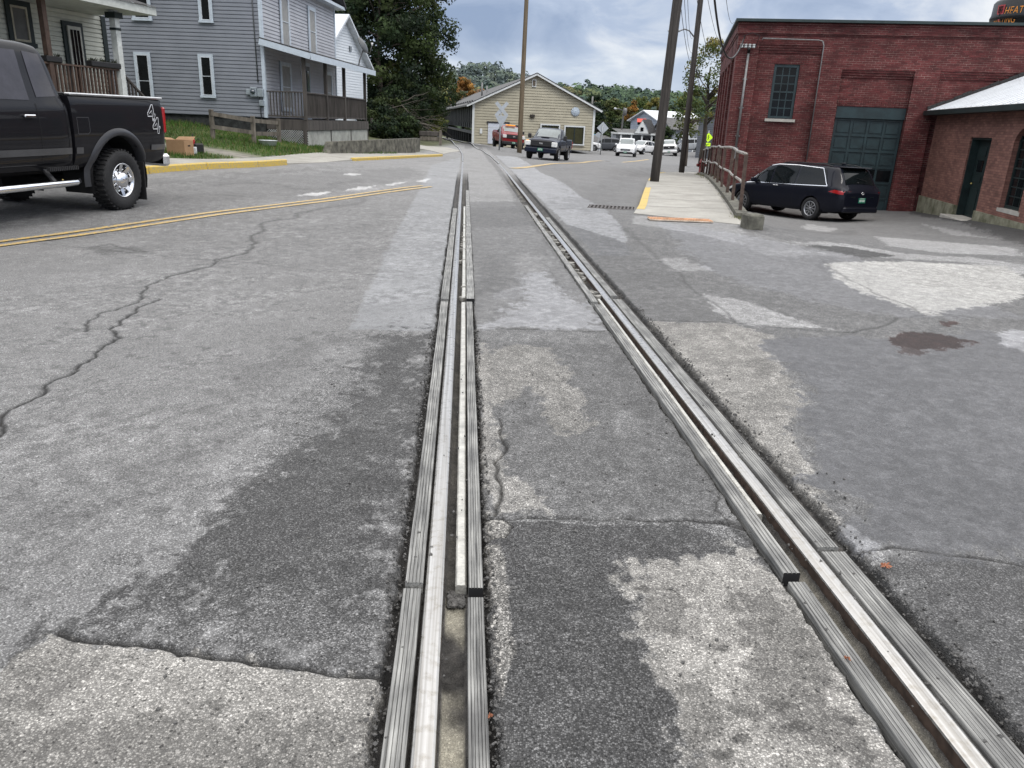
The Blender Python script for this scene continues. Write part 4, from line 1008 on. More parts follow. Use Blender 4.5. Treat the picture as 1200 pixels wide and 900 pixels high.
m.tube([(q[0]+.28,-.14,q[1]),(q[0]+.36,-.3,q[1]+.35),(q[0]+.1,-.35,q[1]+.42),(q[0]-.25,-.3,q[1]+.30)],.012,BLK,n=5); m.build('insulator_bracket',parent=bld)
# ---------------- low brick annex
KX = onplane(1075.5,246,C0,E1)[0]
A0 = (C0[0]+E1[0]*KX, C0[1]+E1[1]*KX); AD = (-E2[0],-E2[1])
an = thing('brick_annex','low weathered pinkish brick annex with pale metal roof and green door','annex',(A0[0],A0[1],0),rz=-AB)
ax_ = lambda px,py: onplane(px,py,A0,AD)   # distance towards the camera, z
EZ = 2.5; AL = 13.0; FZ = -.36
dy0, dzt = ax_(1137,165)[0], ax_(1140,161)[1]; dy1 = ax_(1161,170)[0]
wy0 = ax_(1190,160)[0]; wzb = ax_(1180,247)[1]+.02; wzt = ax_(1196,150)[1]
m = MB()
def abox(y0,y1,z0,z1,x0=0,x1=.35,mm=BRICK2): m.box(((x0+x1)/2,-(y0+y1)/2,(z0+z1)/2),(x1-x0,abs(y1-y0),z1-z0),mm)
abox(0,dy0,FZ,EZ); abox(dy0,dy1,dzt,EZ); abox(dy1,wy0,FZ,EZ); wy1 = wy0+1.35; abox(wy0,wy1,FZ,wzb)
# arched head of the window
arc = [(wy0,EZ),(wy0,wzt-.35)]+[(wy0+(wy1-wy0)*(1-math.cos(t))/2, wzt-.35+.38*math.sin(t)) for t in np.linspace(0.05,PI-.05,14)]+[(wy1,wzt-.35),(wy1,EZ)]
# build as strips
N_ = 16; vs=[]; 
for i in range(N_):
    ya, yb = wy0+(wy1-wy0)*i/N_, wy0+(wy1-wy0)*(i+1)/N_; zf = lambda y: wzt-.35+.38*math.sin(PI*(y-wy0)/(wy1-wy0)+1e-6)**.6
    za, zb_ = zf(ya+1e-4), zf(yb-1e-4)
    m.add([(0,-ya,za),(0,-yb,zb_),(0,-yb,EZ),(0,-ya,EZ),(.35,-ya,za),(.35,-yb,zb_),(.35,-yb,EZ),(.35,-ya,EZ)],[(0,1,2,3),(0,4,5,1),(4,7,6,5)],BRICK2)
abox(wy1,AL,FZ,EZ); m.box((3.6,-AL,(FZ+EZ)/2),(6.9,.3,EZ-FZ-.01),BRICK2); m.box((7.0,-AL/2,(FZ+EZ)/2),(.3,AL-.4,EZ-FZ-.02),BRICK2)
m.box((-.02,-(wy0+dy1)/2+.0,0),(0.0001,.0001,.0001),BRICK2)
# string course crease
m.box((-.008,-AL/2,EZ-.34),(.016,AL,.03),BRICK2)
m.build('wall',parent=an)
m = MB(); m.box((.13,-dy0/2,FZ-.6),(.38,dy0,1.2),FND); m.box((.13,-(dy1+AL)/2,FZ-.6),(.38,AL-dy1,1.2),FND); m.box((3.6,-AL+.01,FZ-.6),(6.9,.36,1.19),FND)
m.build('foundation',parent=an)
# door, recessed
m = MB(); zb = -.66; yc = -(dy0+dy1)/2; wdr = dy1-dy0
m.box((.30,yc,(zb+dzt)/2),(.05,wdr-.04,dzt-zb),GREEND); m.box((.17,-dy0-.03,(zb+dzt)/2),(.24,.06,dzt-zb-.01),GREEND); m.box((.17,-dy1+.03,(zb+dzt)/2),(.24,.06,dzt-zb-.01),GREEND); m.box((.17,yc,dzt-.03),(.24,wdr-.12,.06),GREEND)
for (z0,z1) in ((.05,.32),(.42,.62),(1.62-.3,1.62-.08)): pass
for i in (0,1):
    for z0,h_ in ((.12,.75),(.62,.0)):
        if h_: m.box((.265,yc+(i-.5)*wdr*.42,zb+z0+h_/2),(.02,wdr*.34,h_),GREEND)
    m.box((.265,yc+(i-.5)*wdr*.42,zb+1.16),(.02,wdr*.34,.2),GREEND); m.box((.265,yc+(i-.5)*wdr*.42,zb+1.98),(.02,wdr*.34,.28),GREEND)
do = m.build('door',parent=an)
for i in (0,1): m = MB(); m.box((.268,yc+(i-.5)*wdr*.40,zb+1.55),(.02,wdr*.26,.34),GLASS); m.build('pane',parent=do)
m = MB(); m.lathe([(0,0),(.03,0),(.035,.03),(.0,.06)],Matrix.Translation((.27,yc+wdr*.40,zb+1.0))@Matrix.Rotation(-PI/2,4,'Y'),10,mat('brass',(.4,.32,.12),rough=.3,metal=1)); m.build('handle',parent=do)
m = MB(); m.bbox((-.06,yc,zb-.09),(.62,wdr+.35,.17),.015,CONC); m.build('door_step',parent=an)
MW = Matrix.Rotation(-PI/2,4,'Z')   # local -y of window -> -x
def annex_sash(): 
    # window axes: x along the wall (towards -y), facing -x
    M = Matrix(((0,1,0,0),(-1,0,0,0),(0,0,1,0),(0,0,0,1)))
    sash(an, wy0+.01, wy1-.01, wzb+.02, wzt+.02, .16, 3, 8, GREEND, GLASS, fw=.08, bw=.03, sill=CONC, M=M)
annex_sash()
# annex roof: pale metal shed rising to the right, dark gutter and stepped flashing
ROOFW = mat('white_metal_roof',(.62,.64,.66),rough=.35,metal=.2,var=.06,scale=.7)
rt = fx(1196,94); rx1 = rt[0]-KX; rz1 = rt[1]
sl = (rz1-EZ)/(rx1+.35); XR = 7.0; 
zr = lambda x: EZ+.06+sl*(x+.35)
m = MB(); xs = np.linspace(-.38,XR,13)
m.add([(xs[0],-.02,zr(xs[0])),(xs[-1],-.02,zr(xs[-1])),(xs[-1],-AL-.4,zr(xs[-1])),(xs[0],-AL-.4,zr(xs[0])),(xs[0],-.02,zr(xs[0])+.05),(xs[-1],-.02,zr(xs[-1])+.05),(xs[-1],-AL-.4,zr(xs[-1])+.05),(xs[0],-AL-.4,zr(xs[0])+.05)],[(0,1,2,3),(7,6,5,4),(0,4,5,1),(3,2,6,7),(0,3,7,4),(1,5,6,2)],ROOFW)
for y in np.arange(.5,AL+.3,.5): m.bar((xs[0],-y,zr(xs[0])+.06),(xs[-1],-y,zr(xs[-1])+.06),.03,.03,ROOFW)
m.build('roof',parent=an)
m = MB(); m.box((-.42,-AL/2-.2,EZ+.0),(.14,AL+.3,.15),GREEND); m.box((-.17,-AL/2-.1,EZ-.04),(.34,AL,.05),GREEND); m.build('gutter',parent=an)
FLASH = mat('tar_flashing',(.03,.03,.03),rough=.8,var=.4,scale=20)
m = MB()
for i in range(26):
    x = -.2+i*.27; m.box((x,-.03,zr(x)+.10+.02*math.sin(i*2.1)),(.285,.03,.12+.02*math.sin(i*5.)),FLASH,M=Matrix.Translation((x,0,zr(x)))@Matrix.Rotation(-math.atan(sl),4,'Y')@Matrix.Translation((-x,0,-zr(x))))
m.build('flashing',parent=an)

# ---------------- clapboard walls
def clap(m, P, Q, z0, z1, mm, ex=.127, top=None, lip=.018, n_out=None):
    """lapped boards on the vertical plane P->Q (2D), outward side to the right of P->Q ; top(s) clips boards under a gable"""
    P, Q = Vector((*P,0)), Vector((*Q,0)); d = (Q-P); L_ = d.length; d.normalize(); nn = Vector((d.y,-d.x,0)); z = z0
    while z < z1-1e-4:
        zt = min(z+ex,z1); a, b = 0, L_
        if top:
            ss = np.linspace(0,L_,160); ok = [s for s in ss if top(s) > z+.02]
            if not ok: z = zt; continue
            a, b = ok[0], ok[-1]; ok2 = [s for s in ss if top(s) >= zt-.02] or [ (a+b)/2 ]
            a2, b2_ = ok2[0], ok2[-1]
        else: a2, b2_ = a, b
        A = P+d*a; B = P+d*b; A2 = P+d*a2; B2 = P+d*b2_; lp = lip*1.9; o = nn*lp; g = min(ex*.20,(zt-z)*.5); G_ = Vector((0,0,z+g)); Z_ = Vector((0,0,z))
        vs = [A+o+G_,B+o+G_,B2+nn*lp*.75+Vector((0,0,zt)),A2+nn*lp*.75+Vector((0,0,zt)),A+G_,B+G_,A+Z_,B+Z_,A+nn*lp*.75+Z_,B+nn*lp*.75+Z_]
        m.add(vs,[(0,1,2,3),(4,5,1,0),(6,7,5,4),(8,9,7,6)],mm); z = zt
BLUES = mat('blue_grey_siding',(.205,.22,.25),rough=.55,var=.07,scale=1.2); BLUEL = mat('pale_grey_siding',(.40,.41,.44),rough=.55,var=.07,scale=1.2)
TRIM = mat('pale_blue_trim',(.46,.52,.58),rough=.5,var=.06); SHING = mat('dark_shingles',(.05,.05,.052),rough=.9,var=.35,scale=5,bump=.5,bscale=25)
WOODG = mat('weathered_wood',(.062,.055,.050),rough=.8,var=.35,scale=4,stretch=(1,1,.2)); WOODB = mat('brown_porch_wood',(.07,.045,.034),rough=.7,var=.3,scale=4)
CURT = mat('pale_curtain',(.28,.28,.27),rough=.8,var=.15,scale=6,stretch=(6,6,1))
HB = math.radians(3.4); HX, HY = -9.5, 30.0
hb = thing('blue_house','two storey blue grey clapboard house with wooden front porch','house',(HX,HY,0),rz=-HB)
HL, HD, HZ0, HZ1 = 12.5, 9.0, 1.40, atY(404,9,39.4).z+.05
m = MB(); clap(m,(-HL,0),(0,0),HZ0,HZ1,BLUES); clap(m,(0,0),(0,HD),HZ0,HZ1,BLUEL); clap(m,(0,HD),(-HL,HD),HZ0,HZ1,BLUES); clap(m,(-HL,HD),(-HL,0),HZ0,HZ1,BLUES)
gab = lambda s: HZ1+3.4*(1-abs(s-HD/2)/(HD/2))
m.box((-HL/2,HD/2,(HZ0+HZ1)/2),(HL-.02,HD-.02,HZ1-HZ0-.02),BLUES); m.box((0,0,(HZ0+HZ1)/2),(.12,.12,HZ1-HZ0),TRIM); m.box((.0,HD,(HZ0+HZ1)/2),(.12,.12,HZ1-HZ0),TRIM)
m.build('wall',parent=hb)
m = MB(); m.box((-HL/2,HD/2,HZ0/2-.3),(HL-.1,HD-.1,HZ0+.6),mat('dark_stone_foundation',(.03,.032,.032),rough=.9,var=.5,scale=5,bump=.6,bscale=12)); m.build('foundation',parent=hb)
m = MB()
for s in (0,1):
    y0 = -.45 if s==0 else HD+.45
    m.add([(-HL-.4,y0,HZ1-.15),(.5,y0,HZ1-.15),(.5,HD/2,HZ1+3.3),(-HL-.4,HD/2,HZ1+3.3),(-HL-.4,y0,HZ1-.03),(.5,y0,HZ1-.03),(.5,HD/2,HZ1+3.45),(-HL-.4,HD/2,HZ1+3.45)],[(0,1,2,3),(4,5,6,7),(0,1,5,4),(1,2,6,5),(0,3,7,4)],SHING)
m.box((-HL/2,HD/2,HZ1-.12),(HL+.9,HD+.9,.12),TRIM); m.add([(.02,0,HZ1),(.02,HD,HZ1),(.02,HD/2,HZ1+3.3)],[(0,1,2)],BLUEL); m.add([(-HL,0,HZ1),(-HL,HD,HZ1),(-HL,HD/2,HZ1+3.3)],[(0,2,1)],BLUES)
m.build('roof',parent=hb)
hx = lambda px,py,Y=30.0: (atY(px,py,Y)[0]-HX, atY(px,py,Y)[2])
for (xa,xb,ya,yb,nm) in ((231,252,63,115,'window'),(153,179,60,128,'window'),(228,249,-40,27,'window'),(146,175,-38,24,'window')):
    P0 = hx(xa,ya); P1 = hx(xb,yb); w0, w1 = sorted((P0[0],P1[0])); 
    sash(hb, w0+.07, w1-.06, P1[1]+.08, P0[1]-.08, -.075, 1, 2, mat('window_sash_white',(.5,.54,.58),rough=.5), GLASS, fw=.035, trim=TRIM, tw=.085, depth=.05)
MF = Matrix(((0,-1,0,0),(1,0,0,0),(0,0,1,0),(0,0,0,1)))   # window frame on the front wall: x->+y, facing +x
SW = MATS['window_sash_white']
sash(hb, 1.9,2.7,4.05,5.75,-.075,1,2,SW,CURT,fw=.05,trim=TRIM,tw=.1,depth=.05,M=MF); sash(hb, 5.2,6.0,4.05,5.75,-.075,1,2,SW,CURT,fw=.05,trim=TRIM,tw=.1,depth=.05,M=MF)
sash(hb, 1.6,2.6,1.75,3.35,-.075,1,2,SW,CURT,fw=.05,trim=TRIM,tw=.1,depth=.05,M=MF); sash(hb, 7.2,8.1,1.75,3.35,-.075,1,2,SW,CURT,fw=.05,trim=TRIM,tw=.1,depth=.05,M=MF)
m = MB(); m.box((.03,4.6,2.45),(.05,.95,2.05),mat('grey_door',(.10,.11,.13),rough=.5)); m.box((.02,4.6,2.5),(.04,1.2,2.25),TRIM); m.box((.065,4.6,2.9),(.02,.6,.8),GLASSB); m.build('door',parent=hb)
# porch
PX, PZ = 1.55, 1.38
m = MB(); m.box((PX/2,HD/2,PZ-.06),(PX,HD,.10),WOODG); m.box((PX-.02,HD/2,PZ-.24),(.06,HD+.02,.26),WOODG); m.box((PX/2,0,PZ-.24),(PX,.06,.26),WOODG); m.build('porch_deck',parent=hb)
m = MB(); LAT = mat('white_lattice',(.42,.43,.42),rough=.7)
for i in range(18): 
    for sg in (-1,1):
        x = PX*i/18; xe = x+sg*.6
        if 0 < x: 
            x2 = min(max(xe,.0),PX); zl = abs(x2-x); m.bar((x,-.02-.012*sg,PZ-.38),(x2,-.02-.012*sg,PZ-.38-zl),.022,.012,LAT)
m.build('lattice',parent=hb)
m = MB(); BLOCK = mat('painted_block',(.33,.335,.31),rough=.85,var=.2,scale=3,bump=.3,bscale=20)
for i in range(3): m.box((PX-.12,(i+.5)*HD/3,PZ-.85),(.16,HD/3-.10,.95),BLOCK)
for i in range(4): m.box((PX-.1,i*HD/3,PZ-.85),(.14,.12,.96),WOODG)
m.build('porch_base',parent=hb)
def balus(parent, A, B, z, h, mm, sp=.115, bw=.035, name='railing'):
    m = MB(); A, B = Vector(A), Vector(B); d = B-A; L_ = d.length; n = max(2,int(L_/sp))
    m.bar(A+Vector((0,0,z+h)),B+Vector((0,0,z+h)),.09,.04,mm); m.bar(A+Vector((0,0,z+.10)),B+Vector((0,0,z+.10)),.05,.06,mm)
    for i in range(1,n): q = A+d*i/n; m.box((q.x,q.y,q.z+z+h/2+.04),(bw,bw,h-.1),mm,rz=math.atan2(d.y,d.x))
    return m.build(name,parent=parent)
balus(hb,(.06,.03,0),(PX-.1,.03,0),PZ,.95,WOODG)
ps = [0,2.6,5.2,HD-.3]
for i in range(3): balus(hb,(PX-.08,ps[i]+.06,0),(PX-.08,ps[i+1]-.06,0),PZ,.95,WOODG)
balus(hb,(PX-.08,HD-.2,0),(.1,HD-.04,0),PZ,.95,WOODG)
for y in ps: 
    mm_ = MB(); mm_.box((PX-.08,y+.04,PZ+1.18),(.12,.12,2.36),WOODG); mm_.build('porch_post',parent=hb)
m = MB(); zA, zB = 4.05, 3.62; ov = .3
m.add([(0,-ov,zA),(PX+ov,-ov,zB),(PX+ov,HD+ov,zB),(0,HD+ov,zA),(0,-ov,zA+.07),(PX+ov,-ov,zB+.07),(PX+ov,HD+ov,zB+.07),(0,HD+ov,zA+.07)],[(3,2,1,0),(4,5,6,7),(0,1,5,4),(1,2,6,5),(2,3,7,6)],SHING)
m.build('porch_roof',parent=hb)
m = MB(); m.box((PX+ov+.012,HD/2,zB-.08),(.022,HD+2*ov,.22),TRIM)
a, b = Vector((0,-ov-.012,zA-.08)), Vector((PX+ov,-ov-.012,zB-.08)); m.bar(a,b,.022,.2,TRIM); m.build('fascia',parent=hb)
m = MB(); m.add([(.01,0,PZ+2.4),(PX,0,PZ+2.36),(.01,0,4.0)],[(0,1,2)],BLUES); m.build('porch_gable',parent=hb)
for (px,py,w_,h_,lab) in ((292.5,108,.22,.25,'small pale'),(298.5,108,.3,.42,'round glass'),(306.5,109,.28,.36,'square'),(308,121,.2,.26,'lower')):
    q = hx(px,py); m = MB(); m.bbox((q[0],-.10,q[1]),(w_*.8,.16,h_*.8),.02,mat('meter_grey',(.30,.34,.37),rough=.4,metal=.3))
    if 'round' in lab: m.lathe([(0,.0),(.09,0),(.09,.05),(0,.08)],Matrix.Translation((q[0],-.18,q[1]+.02))@Matrix.Rotation(PI/2,4,'X'),14,GLASSB)
    m.build('electric_meter',parent=hb)
m = MB(); q = hx(300,50); q2 = hx(302,100); m.tube([(q[0]+.0,-.05,q2[1]+.1),(q[0]-.05,-.05,7.0)],.022,mat('grey_cable',(.08,.085,.09),rough=.6),n=6); m.tube([(q[0],-.05,q2[1]-.1),(q[0]+.05,-.05,1.3)],.02,MATS['grey_cable'],n=6); m.build('service_cable',parent=hb)
# dish on porch roof
DISHM = mat('dish_grey',(.07,.075,.08),rough=.4)
dp = Vector((HX,HY,0))+Matrix.Rotation(-HB,3,'Z')@Vector((PX-.1,HD-1.2,3.85))
t = thing('satellite_dish','grey satellite dish on a bent mast above the porch roof','satellite dish',dp)
m = MB(); m.tube([(0,0,-.1),(0.05,0,.15),(.25,-.05,.62)],.03,GALV,n=8); m.tube([(.25,-.1,.5),(.62,-.5,.42),(.74,-.62,.75)],.02,GALV,n=6); m.build('mast',parent=t)
m = MB(); m.lathe([(0,.10),(.12,.085),(.25,.05),(.36,0),(.37,.0),(.36,.02),(.25,.07),(0,.12)],Matrix.Translation((.22,0,.78))@Matrix.Rotation(math.radians(62),4,'Y')@Matrix.Rotation(.2,4,'X'),24,DISHM); m.build('reflector',parent=t)
m = MB(); m.tube([(.74,-.62,.72),(.74,-.62,.85)],.045,mat('lnb_white',(.6,.6,.6),rough=.4),n=8); m.build('receiver',parent=t)
# ---------------- white porch house at left
AZ = math.radians(13); PA = Vector((-10.75,22.0,0))
ha = thing('white_house','white clapboard house with brown porch behind the black pickup','house',PA,rz=PI/2-AZ)
# local x runs away along the front, local y points into the lot (left), -y is the street
WHS = mat('dirty_white_siding',(.47,.48,.42),rough=.6,var=.12,scale=1.5); DKG = mat('dark_green_trim',(.012,.02,.02),rough=.5)
FZA = 1.52; CZ = atY(158,14,22.3).z-.02; PD = 1.5
m = MB(); clap(m,(-11,PD),(1.25,PD),FZA,CZ+3.2,WHS,ex=.115); clap(m,(1.25,PD),(1.25,PD+8),.9,CZ+3.2,WHS,ex=.115); m.box((-4.9,PD+4.02,(FZA+CZ+3.2)/2),(12.28,7.98,CZ+3.2-FZA),WHS)
m.box((1.22,PD-.02,(FZA+CZ)/2),(.16,.08,CZ-FZA),DKG); m.build('wall',parent=ha)
m = MB(); m.box((-4.9,PD+4,.5),(12.2,7.9,2.0),CONCD); m.build('foundation',parent=ha)
m = MB(); zt = CZ+3.2
m.add([(-11.4,PD-.5,zt),(1.6,PD-.5,zt),(1.6,PD+4,zt+3),(-11.4,PD+4,zt+3)],[(0,1,2,3)],SHING); m.add([(-11.4,PD+8.5,zt),(1.6,PD+8.5,zt),(1.6,PD+4,zt+3),(-11.4,PD+4,zt+3)],[(3,2,1,0)],SHING); m.add([(1.25,PD,zt),(1.25,PD+8,zt),(1.25,PD+4,zt+2.8)],[(0,1,2)],WHS); m.build('roof',parent=ha)
ha_pl = (PA.x-math.cos(AZ)*PD, PA.y+math.sin(AZ)*PD); ad_ = (math.sin(AZ),math.cos(AZ))
hp = lambda px,py: onplane(px,py,ha_pl,ad_)
a, b = hp(7,5), hp(33,50); sash(ha,a[0],b[0],b[1],a[1],PD-.085,1,1,mat('tan_frame',(.30,.28,.22),rough=.6),mat('screen_mesh',(.09,.09,.085),rough=.5),fw=.05,trim=DKG,tw=.13,depth=.05,half=False)
a, b = hp(73,20), hp(96,80); xd = (a[0]+b[0])/2; m = MB(); wD = b[0]-a[0]; m.box((xd,PD-.05,FZA+1.05),(wD+.25,.07,2.2),DKG); m.box((xd,PD-.10,FZA+1.02),(wD,.05,2.04),mat('screen_door_white',(.42,.42,.38),rough=.6)); 
for i in (-1,0,1): m.box((xd+i*wD*.26,PD-.13,FZA+1.15),(wD*.17,.02,1.6),GLASS)
m.build('door',parent=ha)
m = MB(); m.box((-5.4,PD/2,FZA-.08),(10.9,PD,.14),WOODB); m.box((-5.4,.0,FZA-.25),(10.9,.05,.3),WOODB); m.box((-5.4,.1,.6),(10.8,.06,1.4),CONCD); m.build('porch_deck',parent=ha)
for x, mm_, w_ in ((-2.45,WOODB,.13),(-5.0,WOODB,.13),(-7.6,WOODB,.13),(-.08,mat('white_post',(.50,.52,.50),rough=.6,var=.15,scale=5),.17)):
    q = MB(); q.box((x,.02,(FZA+CZ)/2),(w_,w_,CZ-FZA),mm_)
    if w_ > .15: q.box((x,.02,CZ-.12),(.3,.3,.14),DKG); q.box((x,.02,CZ-.45),(.2,.2,.06),DKG)
    q.build('porch_post',parent=ha)
balus(ha,(-2.4,.02,0),(-.15,.02,0),FZA,.98,WOODB,sp=.125,bw=.045); balus(ha,(-4.95,.02,0),(-2.5,.02,0),FZA,.98,WOODB,sp=.125,bw=.045); balus(ha,(-7.5,.02,0),(-5.05,.02,0),FZA,.98,WOODB,sp=.125,bw=.045)
m = MB(); m.box((-5.1,PD/2-.15,CZ+.10),(12.1,PD+.7,.20),mat('porch_fascia_white',(.45,.47,.44),rough=.6,var=.12)); m.add([(-11.2,-.55,CZ+.2),(1.0,-.55,CZ+.2),(1.0,PD,CZ+.75),(-11.2,PD,CZ+.75)],[(0,1,2,3)],SHING); m.build('porch_roof',parent=ha)
# side steps with sloping rail
m = MB()
for i in range(5): m.box((.15+.28*i,PD/2+.1,FZA-.2-.19*i),(.30,1.1,.06),WOODG)
m.bar((.0,.2,FZA-.1),(1.4,.2,FZA-1.05),.05,.22,WOODG); m.bar((.0,1.1,FZA-.1),(1.4,1.1,FZA-1.05),.05,.22,WOODG); m.build('steps',parent=ha)
m = MB(); A_, B_ = Vector((.02,.1,FZA+.95)), Vector((1.35,.1,FZA-.02)); m.bar(A_,B_,.07,.05,WOODG); m.bar(A_-Vector((0,0,.75)),B_-Vector((0,0,.75)),.05,.05,WOODG); m.box((1.36,.1,FZA-.42),(.09,.09,.9),mat('new_post',(.16,.13,.08),rough=.7))
for i in range(1,10): q = A_.lerp(B_,i/10); m.box((q.x,q.y,q.z-.38),(.04,.04,.75),WOODG)
m.build('stair_rail',parent=ha)
for (px0,px1,py,lab) in ((52,70,66,'black planter box at left of the porch post'),(105,139,73,'long black planter box hanging right of the porch door')):
    # planters standing on the porch rail
    pl0 = onplane(px0,py,(PA.x,PA.y),ad_); pl1 = onplane(px1,py,(PA.x,PA.y),ad_)
    t = thing('planter_box',lab,'planter',(PA.x+ad_[0]*pl0[0],PA.y+ad_[1]*pl0[0],FZA+1.0),rz=PI/2-AZ); L_ = pl1[0]-pl0[0]
    m = MB(); m.bbox((L_/2,.02,.07),(L_,.2,.14),.02,BLK); m.build('box',parent=t)
    m = MB(); r = random.Random(px0)
    for i in range(int(L_*60)): x_ = r.uniform(0,L_); a_ = r.uniform(0,6); m.add([(x_,0.02+r.uniform(-.06,.06),.12),(x_+.03,.02,.13),(x_+r.uniform(-.06,.06),.02+r.uniform(-.1,.1),.15+r.uniform(.02,.12))],[(0,1,2)],mat('wilted_plant',(.03,.035,.02),rough=.8))
    m.build('plants',parent=t)
# ---------------- small white gabled house behind
WV = mat('bright_white_siding',(.66,.70,.74),rough=.5,var=.05)
dC = Vector((.2,.98,0)).normalized(); cpk = atY(402,37,52); hcn = thing('white_gabled_house','small bright white gabled house behind the blue house porch','house',(cpk.x,cpk.y,0),rz=math.atan2(dC.y,dC.x))
ZK = 7.3; ZE = 4.7; HWd = 3.6
m = MB(); top = lambda s: ZE+(ZK-ZE)*(1-abs(s-HWd)/HWd)
clap(m,(-HWd,0),(HWd,0),.3,ZK,WV,ex=.16,top=top); m.add([(-HWd,.02,ZE-.1),(HWd,.02,ZE-.1),(0,.02,ZK-.05)],[(0,1,2)],WV); m.box((0,4,2.4),(2*HWd-.02,7.94,4.5),WV)
m.build('wall',parent=hcn)
m = MB()
for s in (-1,1):
    m.add([(s*(HWd+.4),-.45,ZE-.32),(0,-.45,ZK+.05),(0,8.3,ZK+.05),(s*(HWd+.4),8.3,ZE-.32),(s*(HWd+.4),-.45,ZE-.17),(0,-.45,ZK+.2),(0,8.3,ZK+.2),(s*(HWd+.4),8.3,ZE-.17)],[(0,1,2,3),(4,5,6,7),(0,1,5,4),(0,3,7,4)],mat('white_roof_edge',(.55,.58,.62),rough=.5))
m.build('roof',parent=hcn)
m = MB(); m.box((1.9,-.07,1.6),(.9,.1,1.5),TRIM); m.box((1.9,-.10,1.6),(.7,.06,1.3),GLASS); m.build('window',parent=hcn)
m = MB(); m.box((0.9,-.07,ZE+.9),(.3,.06,.3),GLASSB); m.build('attic_vent',parent=hcn)
# ---------------- long tan depot
TAN = mat('tan_clapboard',(.40,.37,.285),rough=.65,var=.08,scale=.8); WHT2 = mat('white_corner_trim',(.60,.62,.62),rough=.5,var=.05); DRK = mat('dark_stained_boards',(.012,.013,.015),rough=.7,var=.4,scale=2)
RFD = mat('grey_shed_roof',(.10,.10,.10),rough=.85,var=.2,scale=1.5,bump=.3,bscale=10)
DA = atY(555,121.5,84.0); AZD = math.radians(8.5); DW = 12.75; DLn = 108.0; ZED = DA.z; ZAP = atY(627,85.5,84.6).z-.2; ZBD = -.95
dep = thing('depot_shed','long tan clapboard depot shed with dark loading side along the track','shed',(DA.x,DA.y,0),rz=AZD)
m = MB(); top = lambda s: ZED+(ZAP-ZED)*(1-abs(s-DW/2)/(DW/2))
clap(m,(0,0),(DW,0),ZBD,ZAP,TAN,ex=.27,top=top,lip=.036); m.add([(0,.03,ZED),(DW,.03,ZED),(DW/2,.03,ZAP)],[(0,1,2)],TAN); m.box((DW/2,.3,(ZED+ZBD)/2),(DW-.02,.5,ZED-ZBD-.02),TAN)
m.box((DW-.15,DLn/2,(ZED+ZBD)/2),(.3,DLn,ZED-ZBD),TAN)
m.box((0.0,.0,(ZED+ZBD)/2),(.22,.2,ZED-ZBD),WHT2); m.box((DW,.0,(ZED+ZBD)/2),(.22,.2,ZED-ZBD),WHT2)
m.build('wall',parent=dep)
m = MB(); m.box((.12,DLn/2+.3,(ZED+.55)/2+.3),(.1,DLn,ZED-.55-.6+.6),DRK)
for i in range(36):
    y = 2+i*2.95; m.box((.02,y,(ZED+.3)/2+.5),(.14,.22,ZED-.5),mat('dark_post',(.04,.042,.045),rough=.7,var=.3)); m.box((.03,y+1.4,(ZED)/2+.6),(.12,1.1,ZED-1.6),mat('black_opening',(.004,.004,.005),rough=.6))
m.box((.0,DLn/2,.45),(.16,DLn,.3),MATS['dark_post']); m.box((.6,DLn/2,-.3),(.1,DLn,1.6),MATS['black_opening'])
for i in range(30): m.box((.1,1.5+i*3.6,-.35),(.3,.3,1.5),DRK)
m.build('loading_side',parent=dep)
m = MB()
for s in (0,1):
    x0 = -.7 if s==0 else DW+.7; zl = ZED-.28
    m.add([(x0,-.5,zl),(DW/2,-.5,ZAP+.02),(DW/2,DLn,ZAP+.02),(x0,DLn,zl),(x0,-.5,zl+.16),(DW/2,-.5,ZAP+.2),(DW/2,DLn,ZAP+.2),(x0,DLn,zl+.16)],[(0,1,2,3),(4,5,6,7),(0,3,7,4)],RFD)
for y,x in ((20,3.4),(34,4.2),(12,2.0)): m.tube([(x,y,ZED+1.0),(x,y,ZED+2.6)],.09,GALV)
m.build('roof',parent=dep)
m = MB()
for s in (0,1):
    x0 = -.75 if s==0 else DW+.75; m.bar((x0,-.53,ZED-.2),(DW/2,-.53,ZAP+.11),.05,.26,WHT2); m.bar((x0,-.56,ZED-.10),(DW/2,-.56,ZAP+.21),.04,.07,mat('dark_rake',(.03,.03,.035),rough=.6))
m.build('rake_trim',parent=dep)
dq = lambda px,py: onplane(px,py,(DA.x,DA.y),(math.cos(AZD),math.sin(AZD)))
def drect(px0,px1,py0,py1): a = dq(px0,py0); b = dq(px1,py1); return a[0],b[0],b[1],a[1]
for (pa,lab) in (((572,594.5,144,169),'wide'),((601.5,610,148.5,169),'narrow')):
    x0,x1,z0,z1 = drect(*pa); m = MB(); m.box(((x0+x1)/2,-.10,(z0+z1)/2),(x1-x0,.10,z1-z0),mat('white_roller_door',(.52,.55,.62),rough=.5,var=.05)); m.box(((x0+x1)/2,-.12,z1+.08),(x1-x0+.3,.16,.16),MATS['dark_rake']); 
    for k in range(1,5): m.box(((x0+x1)/2,-.155,z0+(z1-z0)*k/5),(x1-x0,.02,.03),WHT2)
    m.build('roller_door',parent=dep)
for pa in ((662.5,682.5,148.5,169),(634.5,653.5,146.5,167)):
    x0,x1,z0,z1 = drect(*pa); sash(dep,x0,x1,z0,z1,-.17,2,1,DKG,mat('olive_window_film',(.045,.045,.022),rough=.2,var=.2,scale=.6),fw=.06,bw=.12,trim=WHT2,tw=.14,depth=.1,half=False)
